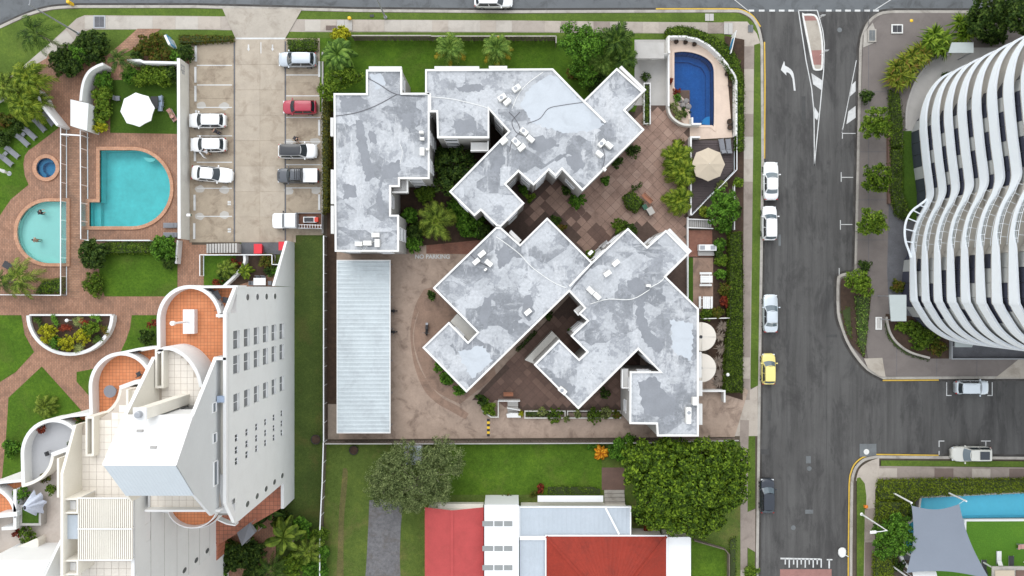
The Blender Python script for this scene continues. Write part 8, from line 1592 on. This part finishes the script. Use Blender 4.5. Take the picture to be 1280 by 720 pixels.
hedge('low weedy border above the white awning', [(683, 607), (740, 607), (752, 610), (752, 619), (683, 619)], .35, 'leaf_bright', .08, 60); shrub('dark red plant at the corner of the white awning', 676, 610, 6, .9, 'leaf_red', .12, n=3); shrub('orange brown plant beside the dark red one', 667, 616, 5, .7, 'leaf_croton', .11, n=2); shrub('reddish shrub under the huge tree', 811, 653, 11, 1.3, 'leaf_red', .13, n=3); shrub('dark shrub under the huge tree by the red roof', 800, 645, 11, 1.4, 'leaf_dark', .14, n=3); shrub('brown low shrub by the pink roof', 632, 622, 5, .6, 'leaf_croton', .1, n=2); shrub('bright shrub at the verge by the bottom edge', 938, 714, 9, 1.2, 'leaf_bright', .13, n=3); hedge('low weedy strip beside the clipped lawn', [(911, 674), (921, 670), (920, 760), (911, 760)], .4, 'leaf_hedge', .09, 40)
# --- tower side
for x, y, r, mt, lb in ((1096, 154, 2.0, 'leaf_bright', 'round street tree on the tower pavement, uppermost large one'), (1096, 222, 1.9, 'leaf_mango', 'round street tree on the tower pavement, middle one'), (1090, 276, 1.7, 'leaf_bright', 'round street tree on the tower pavement, lowest one')): tree(lb, x - 3, y, [(x, y - 3, 2.8, r * .8, r * .8, 1.3), (x - 7, y + 6, 2.6, r * .6, r * .6, 1.1), (x + 7, y + 7, 2.6, r * .6, r * .6, 1.0)], mt, .35, 3.2, 34, .12, r0=.08, group='street trees on the tower pavement')
shrub('small dark street shrub above the round trees', 1082, 121, 8, 1.6, 'leaf_dark', .12, n=3); tree('bright leafed tree in the corner island', 1072, 356, [(1072, 352, 2.4, 1.6, 1.4, 1.2), (1080, 360, 2.2, 1.0, 1.0, .9)], 'leaf_bright', .35, 3, 34, .13, r0=.08); shrub('dark shrub above the corner island tree', 1080, 332, 8, 1.3, 'leaf_dark', .12, n=3); hedge('dark leafy planting strip in the corner island', [(1069, 370), (1088, 368), (1085, 410), (1080, 446), (1072, 430)], .6, 'leaf_fan', .12, 40); hedge('low grass like planting at the island kerb', [(1051, 388), (1064, 380), (1065, 425), (1058, 418)], .3, 'leaf_hedge', .09, 50)
hedge('dark clipped hedge along the tower turf, upper part', [(1112, 112), (1124, 118), (1128, 150), (1128, 185), (1113, 185)], 1.3, 'leaf_hedge_dark', .12, 55); hedge('dark clipped hedge along the tower turf, lower part', [(1113, 186), (1128, 186), (1128, 240), (1138, 268), (1132, 276), (1120, 268), (1112, 240)], 1.2, 'leaf_hedge_dark', .12, 55)
for heads, lb in (([(1120, 84, 1.6), (1130, 76, 1.8), (1126, 94, 1.5), (1140, 70, 1.9), (1137, 84, 1.7), (1148, 75, 1.8), (1150, 64, 1.8), (1117, 96, 1.3), (1122, 104, 1.3), (1156, 68, 1.9), (1134, 96, 1.5)], 'spiky yellow green screw palms along the forecourt curve'), ([(1168, 42, 2.6), (1178, 48, 2.5), (1162, 52, 2.4), (1180, 60, 2.2), (1170, 60, 2.3)], 'spiky green screw palm beside the pale awning'), ([(1200, 28, 2.6), (1210, 38, 2.5), (1215, 28, 2.5), (1204, 44, 2.3)], 'spiky yellow screw palm above the pale awning')): tuft(lb, heads, 'leaf_bright' if 'curve' not in lb else 'leaf_screw', L=1.6, nb=64, name='screw_palm', cat='screw palm') if (M.get('leaf_screw') or leaf('leaf_screw', (.03, .055, .01), (.075, .11, .02), (.16, .19, .04), extra=(.2, .13, .03))) else 0
hedge('dark ground planting under the screw palms', [(1116, 108), (1114, 92), (1126, 76), (1146, 60), (1162, 44), (1186, 44), (1184, 64), (1160, 72), (1142, 90), (1130, 108)], .7, 'leaf_hedge', .13, 55)
tree('dark dense tree at the top right corner', 1250, 25, [(1245, 10, 4.5, 3.2, 2.2, 2.0), (1270, 22, 4.5, 2.8, 2.4, 2.0), (1225, 30, 3.6, 1.8, 1.6, 1.5), (1300, 5, 4.5, 3.0, 2.6, 2.0)], 'leaf_dark', .5, 2.0, 40, .17); shrub('dark shrub under the top right tree', 1238, 46, 20, 1.2, 'leaf_dark', .15, n=5, ry=10)
for x, y, r, mt, lb in ((1140, 412, 12, 'leaf_hedge', 'green shrub in the curved tower bed, upper left'), (1156, 408, 12, 'leaf_hedge_dark', 'dark shrub in the curved tower bed, upper right'), (1150, 426, 13, 'leaf_hedge', 'green shrub in the curved tower bed, middle'), (1172, 436, 11, 'leaf_croton', 'brown shrub in the curved tower bed, right'), (1126, 408, 7, 'leaf_bright', 'bright shrub at the awning corner'), (1122, 357, 9, 'leaf_croton', 'reddish shrub above the flat awning'), (1165, 421, 10, 'leaf_hedge_dark', 'dark shrub under the tower curve')): shrub(lb, x, y, r, .9, mt, .11, n=4, dens=5.5, cr=.22, group='shrubs in the curved tower bed')
hedge('thin dark border hedge of the curved tower bed', [(1105, 402), (1108, 402), (1112, 416), (1121, 430), (1138, 442), (1162, 449), (1160, 452), (1135, 445), (1118, 434), (1108, 420)], .4, 'leaf_dark', .08, 60); shrub('long low shrub on the forecourt kerb', 1182, 94, 8, .5, 'leaf_dark', .1, n=3, ry=4)
# --- shade sail side
hedge('broad bright hedge along the side street footpath', [(1098, 601), (1150, 599), (1400, 598), (1400, 612), (1280, 615), (1150, 621), (1145, 626), (1098, 624)], 1.3, 'leaf_hedge_bright', .12, 55) if leaf('leaf_hedge_bright', (.075, .11, .012), (.10, .145, .02), (.15, .19, .035)) else 0
hedge('bright hedge between the brown footpath and the round pool, upper', [(1097, 625), (1143, 627), (1132, 646), (1115, 655), (1094, 652)], 1.3, 'leaf_hedge_bright', .12, 55); hedge('bright hedge beside the brown footpath at the bottom edge', [(1092, 692), (1116, 694), (1116, 760), (1092, 760)], 1.2, 'leaf_hedge_bright', .12, 55)
tree('dark green round tree beside the shade sail', 1116, 670, [(1112, 662, 3.2, 2.0, 1.8, 1.5), (1125, 675, 3.0, 1.7, 1.6, 1.4), (1108, 684, 2.8, 1.6, 1.4, 1.2), (1126, 654, 2.8, 1.2, 1.2, 1.1)], 'leaf_green', .4, 2.8, 36, .13, r0=.12); shrub('dark shrub in the hollow behind the sail corner', 1134, 638, 9, 1.3, 'leaf_dark', .13, n=3); shrub('dark shrub below the round pool ledge', 1122, 706, 9, .8, 'leaf_dark', .13, n=3)
